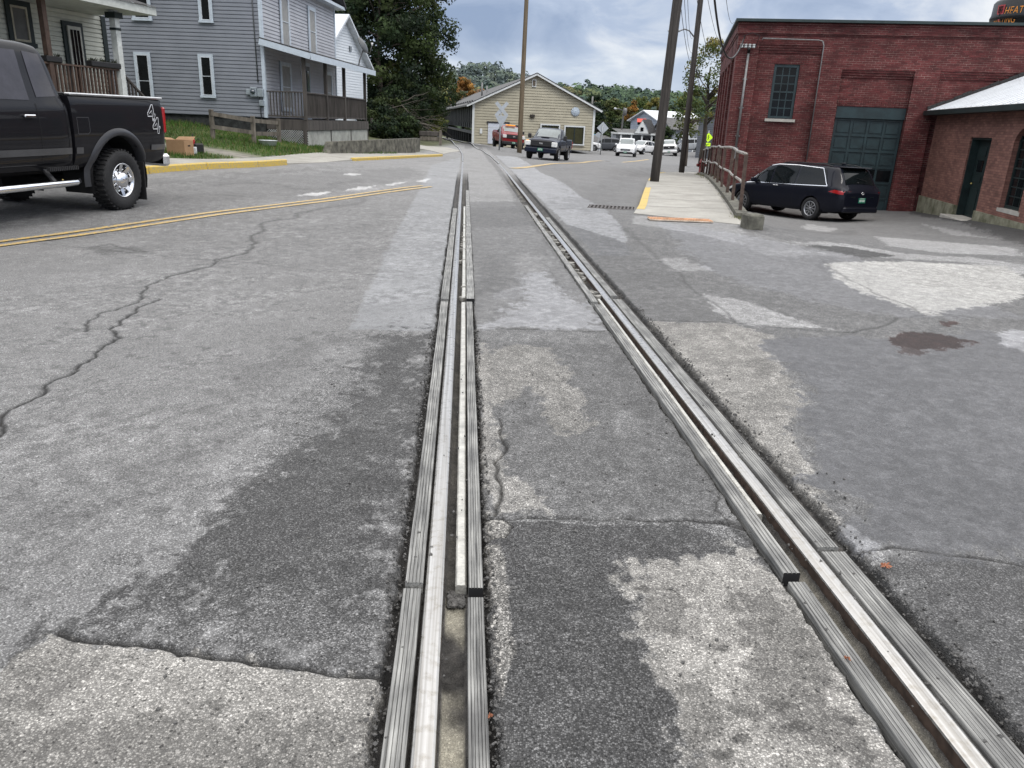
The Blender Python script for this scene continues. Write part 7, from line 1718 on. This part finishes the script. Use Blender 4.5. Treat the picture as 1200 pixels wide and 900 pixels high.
# brush pile: dead branches on a bank
BRN = mat('dead_branch',(.075,.066,.055),rough=.85,var=.3,scale=6); m = MB(); r = random.Random(8)
for i in range(60):
    px_ = r.uniform(432,500); py_ = 152-r.random()**1.3*(34 if px_ < 480 else 16); Yb = r.uniform(55,60); p = atY(px_,py_,Yb); a_ = r.uniform(-.5,.4)+(-.5 if r.random()<.6 else 0); L_ = r.uniform(.8,3.4); d = Vector((math.cos(a_),r.uniform(-.4,.4),math.sin(a_))); r0 = r.uniform(.012,.045)
    pts = [p+d*L_*k/4+Vector((r.uniform(-.06,.06),0,r.uniform(-.08,.08))) for k in range(5)]; m.tube(pts,[r0,r0*.9,r0*.7,r0*.5,r0*.25],BRN,n=4)
tag(m.build('brush_pile'),'tangled pile of pale dead branches below the dark trees','brush pile')
# water tank with lettering behind the workshop
Yt = 75.; TK = mat('black_tank',(.012,.013,.014),rough=.45,var=.2,scale=.6); ORG = mat('orange_letters',(.62,.24,.04),rough=.5,var=.05); RDS = mat('red_shield',(.33,.045,.05),rough=.5)
cT = atY(1200,40,Yt); Rk = 2.85; zc_ = [atY(1183,y_,Yt).z for y_ in (31,24,21,3)]
tk = thing('storage_silo','round black silo with orange HEAT lettering rising behind the workshop roof','silo',(cT.x,Yt,-1))
m = MB(); m.lathe([(Rk-.15,0),(Rk-.15,zc_[1]+1),(Rk+.06,zc_[1]+1.0),(Rk+.10,zc_[2]+1),(Rk,zc_[2]+1.25),(Rk-.03,zc_[3]+1.0),(Rk-.2,zc_[3]+1.2),(0,zc_[3]+2.3)],None,40,TK); m.build('tank',parent=tk)
def text_on(s, size, ang0, z, R_, parent, name, mm):
    cu = bpy.data.curves.new('t','FONT'); cu.body = s; cu.size = size; cu.extrude = .0; cu.align_x = 'LEFT'; cu.space_character = 1.05; ob = bpy.data.objects.new('t',cu); COL.objects.link(ob)
    dg = bpy.context.evaluated_depsgraph_get(); me = bpy.data.meshes.new_from_object(ob.evaluated_get(dg)); bpy.data.objects.remove(ob)
    for v_ in me.vertices: x, y = v_.co.x, v_.co.y; a = ang0+x/R_; xx = x+.18*y; a = ang0+xx/R_; v_.co = (R_*math.cos(a), R_*math.sin(a), z+y*1.45)
    me.materials.clear(); me.materials.append(mm); return link(name, me, parent)
face = math.atan2(0-Yt,0-cT.x)      # direction back to the street
dp_ = lambda px: math.asin(max(-1,min(1,((px-1200)/900*Yt)/Rk)))
text_on('HEAT',.60,face+dp_(1178),zc_[1]+1+.30,Rk+.03,tk,'heat_lettering',ORG)
text_on('HEATING',.52,face+dp_(1168.5),zc_[0]+1+.10,Rk-.10,tk,'heating_lettering',ORG)
m = MB(); a0 = face+dp_(1174.5); zz = zc_[3]+.7; R_ = Rk+.04
sh = [(-.42,0),(.0,.02),(.42,0),(.38,-.65),(.0,-1.35),(-.38,-.65)]; m.add([(R_*math.cos(a0+x/R_),R_*math.sin(a0+x/R_),zz+z) for x,z in sh],[tuple(range(6))],RDS); sd = m.build('shield_emblem',parent=tk)
m = MB(); R_ += .03
for A_,B_ in (((-.26,-.12),(.26,-.12)),((-.16,-.12),(-.16,-.62)),((.16,-.12),(.16,-.62)),((-.26,-.38),(.26,-.38)),((0,-.12),(0,-.9))):
    P_ = [(R_*math.cos(a0+x/R_),R_*math.sin(a0+x/R_),zz+z) for x,z in (A_,B_)]; m.bar(P_[0],P_[1],.06,.02,TK)
m.build('emblem_marks',parent=sd)
# ================================================================== FAR HOUSES
DKG2 = mat('dark_grey_boards',(.10,.11,.125),rough=.7,var=.1); LG = mat('light_grey_boards',(.27,.29,.32),rough=.6,var=.1)
c = atY(794,175,112); house('light_grey_house','light grey two storey house with white windows behind the second pole',(c.x-1,c.y),math.radians(8),7,8,-2.6,1.6,3.0,LG,RFD,wins=((1.0,2.0,-1.9,-.4),(3.2,4.2,-1.9,-.4),(5.6,6.6,-1.9,-.4),(1.5,2.4,.3,1.5),(4.6,5.5,.3,1.5)))
c = atY(815.5,175,88); hh = house('dark_grey_house','dark grey house with front steps beyond the leafy tree',(c.x,c.y),math.radians(-15),8,9,-1.6,2.6,5.2,DKG2,SHING,wins=(),ridge='y')
m = MB()
for i in range(6): m.box((2.4,-.3-.28*i,-.1-.22*i),(1.4,.3,.08),WF)
m.bar((1.7,-.2,.9),(1.7,-2.0,-.5),.06,.06,WF); m.bar((3.1,-.2,.9),(3.1,-2.0,-.5),.06,.06,WF)
for i in range(7): m.box((1.7,-.2-.3*i,.45-.23*i),(.04,.04,.9),WF)
m.build('front_steps',parent=hh)
# porch of the grey hall
c = atY(743,176,116); po = thing('columned_porch','white columned store porch with tiny gabled dormer before the grey hall','porch building',(c.x,c.y,0),math.radians(4)); zg = G(c.x,c.y)
w_ = 8.2; m = MB(); m.box((w_/2-2.6,3,(zg+.6)/2),(w_,4,abs(zg)+.6),LG); m.build('wall',parent=po)
m = MB(); m.box((w_/2-2.6,.8,.75),(w_+.6,5.6,.22),WHT2); m.add([(-2.9,-2.0,.87),(5.9,-2.0,.87),(5.9,3.2,1.35),(-2.9,3.2,1.35)],[(0,1,2,3)],RFD); m.build('porch_roof',parent=po)
for x in (-2.4,-.9,.6,2.0,3.4,5.2): m = MB(); m.box((x,-1.7,(zg+.65)/2),(.22,.22,.65-zg),WHT2); m.build('column',parent=po)
m = MB()
for x in (-1.7,1.2,2.7,4.3): m.box((x,.96,-.7),(.9,.06,1.7),GLASS)
m.build('shop_window',parent=po)
m = MB(); m.add([(-.6,-2.2,.85),(1.4,-2.2,.85),(.4,-2.2,2.6)],[(0,1,2)],WHT2); m.add([(-.75,-2.3,.8),(.4,-2.3,2.75),(.4+1.2,0,2.75),(-.75+1.2,0,.8)],[(0,1,2,3)],WHT2); m.add([(1.55,-2.3,.8),(.4,-2.3,2.75),(2.1,0,2.75),(3.2,0,.8)],[(3,2,1,0)],SHING); m.box((.4,-2.25,1.4),(.4,.06,.5),GLASS); m.build('dormer',parent=po)
q = onplane(752,138.5,(atY(752,139,122).x,122.0),(1,0)); aw = atY(752,139,118.5)
m = MB(); m.add([(-.65,0,0),(.65,0,0),(.75,-.8,-.5),(-.75,-.8,-.5)],[(0,1,2,3)],mat('red_awning',(.5,.07,.05),rough=.6)); m.box((0,.05,-.45),(1.1,.1,.8),UND); tag(m.build('awning',loc=tuple(aw)),'small red awning high on the grey hall gable','awning')
for i,(px_,py_,Y_,W_,lab,mm_,rm_) in enumerate(((706,171,150,9,'distant white low house under the trees',WV,RFD),(716,170,165,10,'distant blue grey roofed house under the trees',LG,mat('blue_tarp_roof',(.12,.30,.45),rough=.5)))):
    c = atY(px_,py_,Y_); house('distant_house',lab,(c.x-W_/2,Y_),math.radians(5),W_,7,-3.3,-1.6,-.2,mm_,rm_)

# ================================================================== TREES, WOODS AND HILLS
LEAFV = vc_mat('leaf_foliage',.65,trans=.28,spec=.25); BARK = mat('bark',(.055,.045,.036),rough=.9,var=.35,scale=5,stretch=(1,1,.3),bump=.5,bscale=20); FARL = vc_mat('distant_foliage',.9,spec=.05)
def leafquads(C, size, rng, flat=.0, N_=None, jn=.55):
    n = len(C); a = rng.normal(0,1,(n,3)); 
    if N_ is not None: a = N_+a*jn
    a /= np.linalg.norm(a,axis=1,keepdims=True)+1e-9; b = rng.normal(0,1,(n,3)); b -= a*(a*b).sum(1,keepdims=True); b /= np.linalg.norm(b,axis=1,keepdims=True)+1e-9; c = np.cross(a,b)
    s = size*rng.uniform(.55,1.3,(n,1)); w = s*rng.uniform(.45,.8,(n,1))
    return np.stack([C-b*s*.5, C+c*w*.5, C+b*s*.5, C-c*w*.5],1).reshape(-1,3)
def tree(name,label,base,H_,R_,crown0,cols,n=9000,leaf=.20,seed=1,clumps=70,cat='tree',group=None,tr=.22,squash=1.,dens=.5,lean=0,gap=0.,shape=1.6):
    rng = np.random.default_rng(seed); t = thing(name,label,cat,base,0,group); ch = H_-crown0
    # limbs
    m = MB(); r = random.Random(seed); trunk = [Vector((lean*k/6*1.0+r.uniform(-.1,.1)*k/3,r.uniform(-.1,.1)*k/3,-.3+(crown0+ch*.75)*k/6)) for k in range(7)]
    m.tube(trunk,[tr*(1-.13*k) for k in range(7)],BARK,n=8); ends = []
    for k in range(14):
        z0 = crown0*.85+ch*.6*r.random(); b0 = Vector((lean*z0/H_,0,z0)); a_ = r.uniform(0,6.28); L_ = R_*r.uniform(.5,.95); e = b0+Vector((math.cos(a_)*L_,math.sin(a_)*L_*squash,L_*r.uniform(.2,.9)))
        m.tube([b0,b0.lerp(e,.5)+Vector((0,0,.2)),e],[tr*.38,tr*.25,tr*.07],BARK,n=5)
    m.build('trunk',parent=t)
    # clump centres fill the crown unevenly
    cz = rng.random(clumps)**.85; th_ = rng.uniform(0,2*PI,clumps); prof = np.sin(np.clip(cz,0.02,.99)**(1/shape)*PI)**.6*.95+.10
    rad = R_*prof*np.sqrt(rng.uniform(.15,1,clumps)); C = np.stack([np.cos(th_)*rad+lean*(crown0+cz*ch)/H_, np.sin(th_)*rad*squash, crown0+cz*ch],1)
    cr = rng.uniform(.10,.22,clumps)*R_+.25; wgt = cr**2; wgt /= wgt.sum(); k = rng.choice(clumps,n,p=wgt); d = rng.normal(0,1,(n,3)); d /= np.linalg.norm(d,axis=1,keepdims=True); rr = cr[k][:,None]*rng.uniform(.45,1.08,(n,1))
    P = C[k]+d*rr*np.array((1,1,.72)); V = leafquads(P,leaf,rng,N_=d)
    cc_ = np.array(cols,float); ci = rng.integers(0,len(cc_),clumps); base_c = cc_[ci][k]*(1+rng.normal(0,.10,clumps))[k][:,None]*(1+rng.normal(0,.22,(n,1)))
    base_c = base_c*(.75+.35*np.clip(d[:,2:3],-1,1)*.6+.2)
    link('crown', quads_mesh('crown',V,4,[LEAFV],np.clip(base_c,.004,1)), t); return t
DG = [(.014,.027,.012),(.020,.037,.014),(.030,.048,.016),(.010,.020,.010),(.042,.058,.018)]; YG = [(.10,.12,.03),(.14,.15,.035),(.07,.10,.03),(.17,.15,.04)]; OR = [(.28,.13,.03),(.22,.12,.035),(.32,.17,.04),(.14,.10,.03)]
def ptree(px_,Y_,ytop,Rp,cols,label,n=9000,leaf=.2,c0=.25,zb=None,grp='dark trees on the bank behind the houses',nm='deciduous_tree',**kw):
    q = atY(px_,150,Y_); zt = atY(px_,ytop,Y_).z; zg = (G(q.x,Y_) if Y_ < 100 else -3.0) if zb is None else zb; H_ = zt-zg; R_ = Rp/900*Y_
    return tree(nm,label,(q.x,Y_,zg),H_,R_,H_*c0,cols,n=n,leaf=leaf,seed=int(px_*7+Y_),group=grp,**kw)
ptree(408,68,-70,70,DG,'dark green tree directly above the white gabled house',n=26000,leaf=.30,c0=.04,clumps=190)
ptree(446,62,-95,62,DG+[(.05,.075,.022)],'tall dark green tree behind the dead brush pile',n=30000,leaf=.28,c0=.04,clumps=210)
ptree(478,66,-60,46,DG+[(.07,.085,.022),(.06,.08,.02)],'tall dark tree at the right end of the tree bank against the sky',n=20000,leaf=.25,c0=.06,clumps=150,lean=1.0)
ptree(497,72,40,26,[(.05,.06,.03),(.07,.075,.045),(.035,.045,.02)],'thin paler tree leaning out right of the tree bank',n=4200,leaf=.17,c0=.25,clumps=46)
ptree(370,72,-60,60,DG,'dark green tree rising behind the blue house roof',n=9000,leaf=.3,c0=.1,clumps=90)
for i,(px_,Y_,yt,Rp,cl,lab) in enumerate(((440,54,118,22,DG,'dark bush at left of the brush pile'),(462,58,104,26,DG,'broad dark bush above the brush pile'),(484,60,100,20,DG,'dark bush between the brush pile and the yellowish bush'),(498,66,98,18,YG[:3]+DG[:1],'yellow green bush beside the dark depot wall'),(508,78,108,14,YG[:3]+DG[:2],'small yellowish bush against the depot eave'),(476,53,136,14,DG,'low dark bush inside the brush pile'),(452,52,138,14,DG,'small dark bush before the brush pile beside the porch'))):
    ptree(px_,Y_,yt,Rp,cl,lab,n=4200,leaf=.17,c0=.02,clumps=40,grp='bushes on the bank',nm='bush',tr=.08)
ptree(524,150,91,20,[(.04,.06,.02),(.06,.075,.025)],'dark green tree behind the depot roof left of the orange tree',n=5000,leaf=.42,grp='trees behind the depot')
ptree(543,158,92,19,OR,'orange autumn tree showing above the depot roof',n=5000,leaf=.42,grp='trees behind the depot'); ptree(513,140,100,14,YG,'yellowish tree at the far end of the depot roof',n=3500,leaf=.4,grp='trees behind the depot')
MIXT = [(694,175,112,18,DG),(706,190,120,18,DG[2:]),(716,170,118,17,[(.05,.07,.02),(.08,.09,.03)]),(728,185,122,16,[(.07,.09,.025),(.10,.10,.03)]),(739,180,119,9,OR),(749,200,115,18,[(.10,.12,.03),(.07,.10,.03)]),(766,195,116,16,YG),(786,190,123,16,DG[2:]+YG[:1]),(699,160,131,14,DG),(724,155,140,13,DG),(738,160,143,10,DG)]
LB = ['tall dark tree just right of the depot','dark green tree behind the diamond sign','mid green tree above the grey parked car','olive tree behind the distant lamp pole','orange topped tree left of the grey hall roof','olive tree above the grey hall ridge','yellowish tree behind the white roof','green tree behind the second dark pole','lower dark tree right of the depot wall','low dark tree beneath the street wires','small dark tree touching the grey hall gable']
for i,(px_,Y_,yt,Rp,cl) in enumerate(MIXT): ptree(px_,Y_,yt,Rp,cl,LB[i],n=4200,leaf=.5,c0=.05,grp='trees beyond the parked cars')
ptree(826,58,48,30,YG+[(.06,.085,.025)],'loose yellow green tree leaning out beside the brick workshop',n=3800,leaf=.17,c0=.36,clumps=52,grp=None,nm='street_tree')
ptree(806,56,88,18,YG+[(.05,.075,.02)],'lower yellow green branches of a small tree behind the second pole',n=1500,leaf=.19,c0=.30,clumps=24,grp=None,nm='street_tree')
ptree(782,112,150,12,[(.03,.05,.02),(.04,.06,.02)],'rounded green hedge bush behind the white pickup',n=2500,leaf=.28,c0=.03,grp=None,nm='bush',tr=.08)
# hills covered in mixed autumn wood
def hill(name,label,Yn,Yr,Yb,ridge,n,size,haze,seed,cols,q=46,sink=2.1):
    rng = np.random.default_rng(seed); rr_ = [ray(*q_) for q_ in ridge]; tx = [a_[0]/a_[1] for a_ in rr_]; el = [a_[2]/a_[1] for a_ in rr_]
    def hz(x,y):
        f = sstep(Yn,Yr,y)**.8; b = 1-sstep(Yr,Yb,y)*.6; return EYE+np.interp(x/y,tx,el)*np.minimum(y,Yr)*f*b-5.6*(1-f)-size*sink*f+3*fbm(x,y,4,.008)*f
    yy = rng.uniform(Yn**.5,Yb**.5,n)**2; xx = rng.uniform(tx[0],tx[-1],n)*yy; zz = hz(xx,yy)
    rr = size*rng.uniform(.6,1.3,n); con = rng.random(n)<.22; cc_ = np.array(cols,float)
    patchn = fbm(xx,yy,4,.012); ci = np.clip(((patchn*1.4+.5)*len(cols)+rng.normal(0,1.1,n)).astype(int),0,len(cols)-1); C = cc_[ci]; C[con] = (.022,.042,.024)
    k = np.repeat(np.arange(n),q); d = rng.normal(0,1,(n*q,3)); d[:,2] = np.abs(d[:,2])*1.1-.15; d[:,1] = -np.abs(d[:,1])*.8+.35*d[:,1]; d /= np.linalg.norm(d,axis=1,keepdims=True)
    sc = np.where(con,1.5,1.)[k][:,None]; P = np.stack([xx,yy,zz+rr*.9],1)[k]+d*rr[k][:,None]*np.concatenate([np.where(con,.6,1.)[k][:,None],np.where(con,.6,1.)[k][:,None],sc*.85],1)*rng.uniform(.8,1.05,(n*q,1))
    col = C[k]*(1+rng.normal(0,.16,n))[k][:,None]*(1+rng.normal(0,.09,(n*q,1)))*(.62+.6*np.clip(d[:,2:3]+.3,0,1.2)); hz_ = np.array((.13,.155,.165)); col = col*(1-haze)+hz_*haze  # aerial haze is painted into the vertex colours of woods and ground
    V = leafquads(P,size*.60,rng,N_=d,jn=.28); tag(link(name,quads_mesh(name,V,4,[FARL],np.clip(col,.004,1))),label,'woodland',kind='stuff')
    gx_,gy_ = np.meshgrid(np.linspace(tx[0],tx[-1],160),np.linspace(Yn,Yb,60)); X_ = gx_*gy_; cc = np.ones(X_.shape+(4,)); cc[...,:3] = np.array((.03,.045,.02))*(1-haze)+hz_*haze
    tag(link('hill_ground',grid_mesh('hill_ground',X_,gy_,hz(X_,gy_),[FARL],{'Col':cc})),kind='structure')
MIX = [(.040,.070,.026),(.060,.095,.030),(.050,.082,.028),(.095,.115,.035),(.070,.10,.030),(.14,.125,.036),(.21,.105,.04),(.12,.09,.035)]
R1 = [(-600,110),(-200,95),(200,95),(420,104),(500,101),(540,100),(600,99),(648,98),(680,97),(700,99),(722,97),(735,101),(760,104),(800,107),(840,110),(900,108),(1100,105),(1500,110),(1900,120)]
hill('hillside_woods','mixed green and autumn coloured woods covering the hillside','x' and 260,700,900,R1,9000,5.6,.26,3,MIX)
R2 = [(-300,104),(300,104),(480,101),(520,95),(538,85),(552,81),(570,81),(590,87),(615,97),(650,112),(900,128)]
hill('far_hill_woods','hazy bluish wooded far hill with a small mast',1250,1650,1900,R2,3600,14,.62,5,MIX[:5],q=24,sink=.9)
q = atY(551,80,1640); m = MB(); m.tube([(0,0,-12),(0,0,14)],[.8,.4],mat('mast_grey',(.16,.18,.21),rough=.8),n=5); tag(m.build('radio_mast',loc=(q.x,1640,q.z)),'thin radio mast on top of the far hill','mast')
# ================================================================== CAMERA, LIGHT, SKY
cam = bpy.data.cameras.new('camera'); co = bpy.data.objects.new('camera', cam); COL.objects.link(co)
cam.sensor_fit = 'HORIZONTAL'; cam.sensor_width = 36; cam.lens = 36*F_PX/1200; cam.clip_start = .05; cam.clip_end = 8000
R_, U_, F_ = Vector((1,0,0)), Vector((0,math.sin(TH),math.cos(TH))), Vector((0,math.cos(TH),-math.sin(TH)))
X_ = R_*math.cos(RO)+U_*math.sin(RO); Y_ = U_*math.cos(RO)-R_*math.sin(RO); Z_ = -F_
co.matrix_world = Matrix(((X_.x,Y_.x,Z_.x,0),(X_.y,Y_.y,Z_.y,0),(X_.z,Y_.z,Z_.z,EYE),(0,0,0,1)))
scene.camera = co
SUN_EL, SUN_AZ = math.radians(52), math.radians(150)     # azimuth clockwise from +Y: behind and to the right
sun = bpy.data.lights.new('sun','SUN'); sun.energy = 1.1; sun.angle = math.radians(16); sun.color = (1,.965,.91)
so = bpy.data.objects.new('sun', sun); COL.objects.link(so)
sd_ = Vector((math.sin(SUN_AZ)*math.cos(SUN_EL), math.cos(SUN_AZ)*math.cos(SUN_EL), math.sin(SUN_EL)))
so.rotation_euler = sd_.to_track_quat('Z','Y').to_euler()
w = bpy.data.worlds.new('World'); scene.world = w; w.use_nodes = True; nt = w.node_tree; N, L = nt.nodes, nt.links
bg = N['Background']; bg.inputs['Strength'].default_value = .1
sky = N.new('ShaderNodeTexSky'); sky.sky_type = 'NISHITA'; sky.sun_disc = False; sky.sun_elevation = SUN_EL; sky.sun_rotation = SUN_AZ
tc = N.new('ShaderNodeTexCoord'); sx = N.new('ShaderNodeSeparateXYZ'); L.new(tc.outputs['Generated'], sx.inputs[0])
def wm(op, a, b=None, c=None, clamp=False):
    n = N.new('ShaderNodeMath'); n.operation = op; n.use_clamp = clamp
    for i, q in enumerate((a,b,c)):
        if q is None: continue
        if hasattr(q,'is_output'): L.new(q, n.inputs[i])
        else: n.inputs[i].default_value = q
    return n.outputs[0]
# project the view direction on a cloud deck so the clouds flatten towards the horizon
zc = wm('MAXIMUM', wm('ADD', sx.outputs[2], .38), .03)
cx = wm('DIVIDE', sx.outputs[0], zc); cy = wm('DIVIDE', sx.outputs[1], zc)
cv = N.new('ShaderNodeCombineXYZ'); L.new(cx, cv.inputs[0]); L.new(cy, cv.inputs[1]); cv.inputs[2].default_value = 3.1
def wn(scale, det, rough, dist=.4, off=0):
    mp = N.new('ShaderNodeMapping'); mp.inputs['Location'].default_value = (off,off*.7,off); L.new(cv.outputs[0], mp.inputs[0])
    n = N.new('ShaderNodeTexNoise'); n.inputs['Scale'].default_value = scale; n.inputs['Detail'].default_value = det; n.inputs['Roughness'].default_value = rough; n.inputs['Distortion'].default_value = dist
    L.new(mp.outputs[0], n.inputs['Vector']); return n.outputs['Fac']
n1 = wn(1.5,7,.52,.3,0.0); n2 = wn(4.2,8,.55,.5,4.)
mixn = wm('ADD', wm('MULTIPLY', n1, .52), wm('MULTIPLY', n2, .48))
rp = N.new('ShaderNodeValToRGB'); e = rp.color_ramp.elements
e[0].position = .36; e[0].color = (3.1,4.0,5.8,1); e[1].position = .60; e[1].color = (9.2,9.5,9.9,1)
q = rp.color_ramp.elements.new(.48); q.color = (4.9,5.8,7.5,1)
L.new(mixn, rp.inputs[0])
# brighter band low on the horizon (gap in the cloud) and a brighter zenith, as under a broken overcast
band = wm('MULTIPLY', wm('SUBTRACT', 1.0, wm('DIVIDE', wm('ABSOLUTE', wm('SUBTRACT', sx.outputs[2], .045)), .05), None, True), wm('MULTIPLY', n2, 1.1))
zen = wm('MULTIPLY', wm('SUBTRACT', sx.outputs[2], .16, None, True), 1.0)
mb = N.new('ShaderNodeMix'); mb.data_type = 'RGBA'; L.new(band, mb.inputs['Factor']); L.new(rp.outputs[0], mb.inputs['A']); mb.inputs['B'].default_value = (7.4,8.2,9.2,1)
zs = N.new('ShaderNodeVectorMath'); zs.operation = 'SCALE'; L.new(mb.outputs['Result'], zs.inputs[0])
L.new(wm('MULTIPLY_ADD', zen, 4.2, 1.0), zs.inputs['Scale'])
mz = N.new('ShaderNodeMix'); mz.data_type = 'RGBA'; L.new(wm('MULTIPLY', zen, 1.4, None, True), mz.inputs['Factor']); L.new(zs.outputs[0], mz.inputs['A']); mz.inputs['B'].default_value = (23.5,22.6,21.6,1)
mk = N.new('ShaderNodeMix'); mk.data_type = 'RGBA'; mk.inputs['Factor'].default_value = .93; L.new(sky.outputs[0], mk.inputs['A']); L.new(mz.outputs['Result'], mk.inputs['B'])
L.new(mk.outputs['Result'], bg.inputs['Color'])
scene.view_settings.view_transform = 'Standard'; scene.view_settings.look = 'None'; scene.view_settings.exposure = 0
scene.cycles.max_bounces = 5; scene.cycles.diffuse_bounces = 3; scene.cycles.glossy_bounces = 3; scene.cycles.transparent_max_bounces = 6
scene.cycles.use_denoising = True
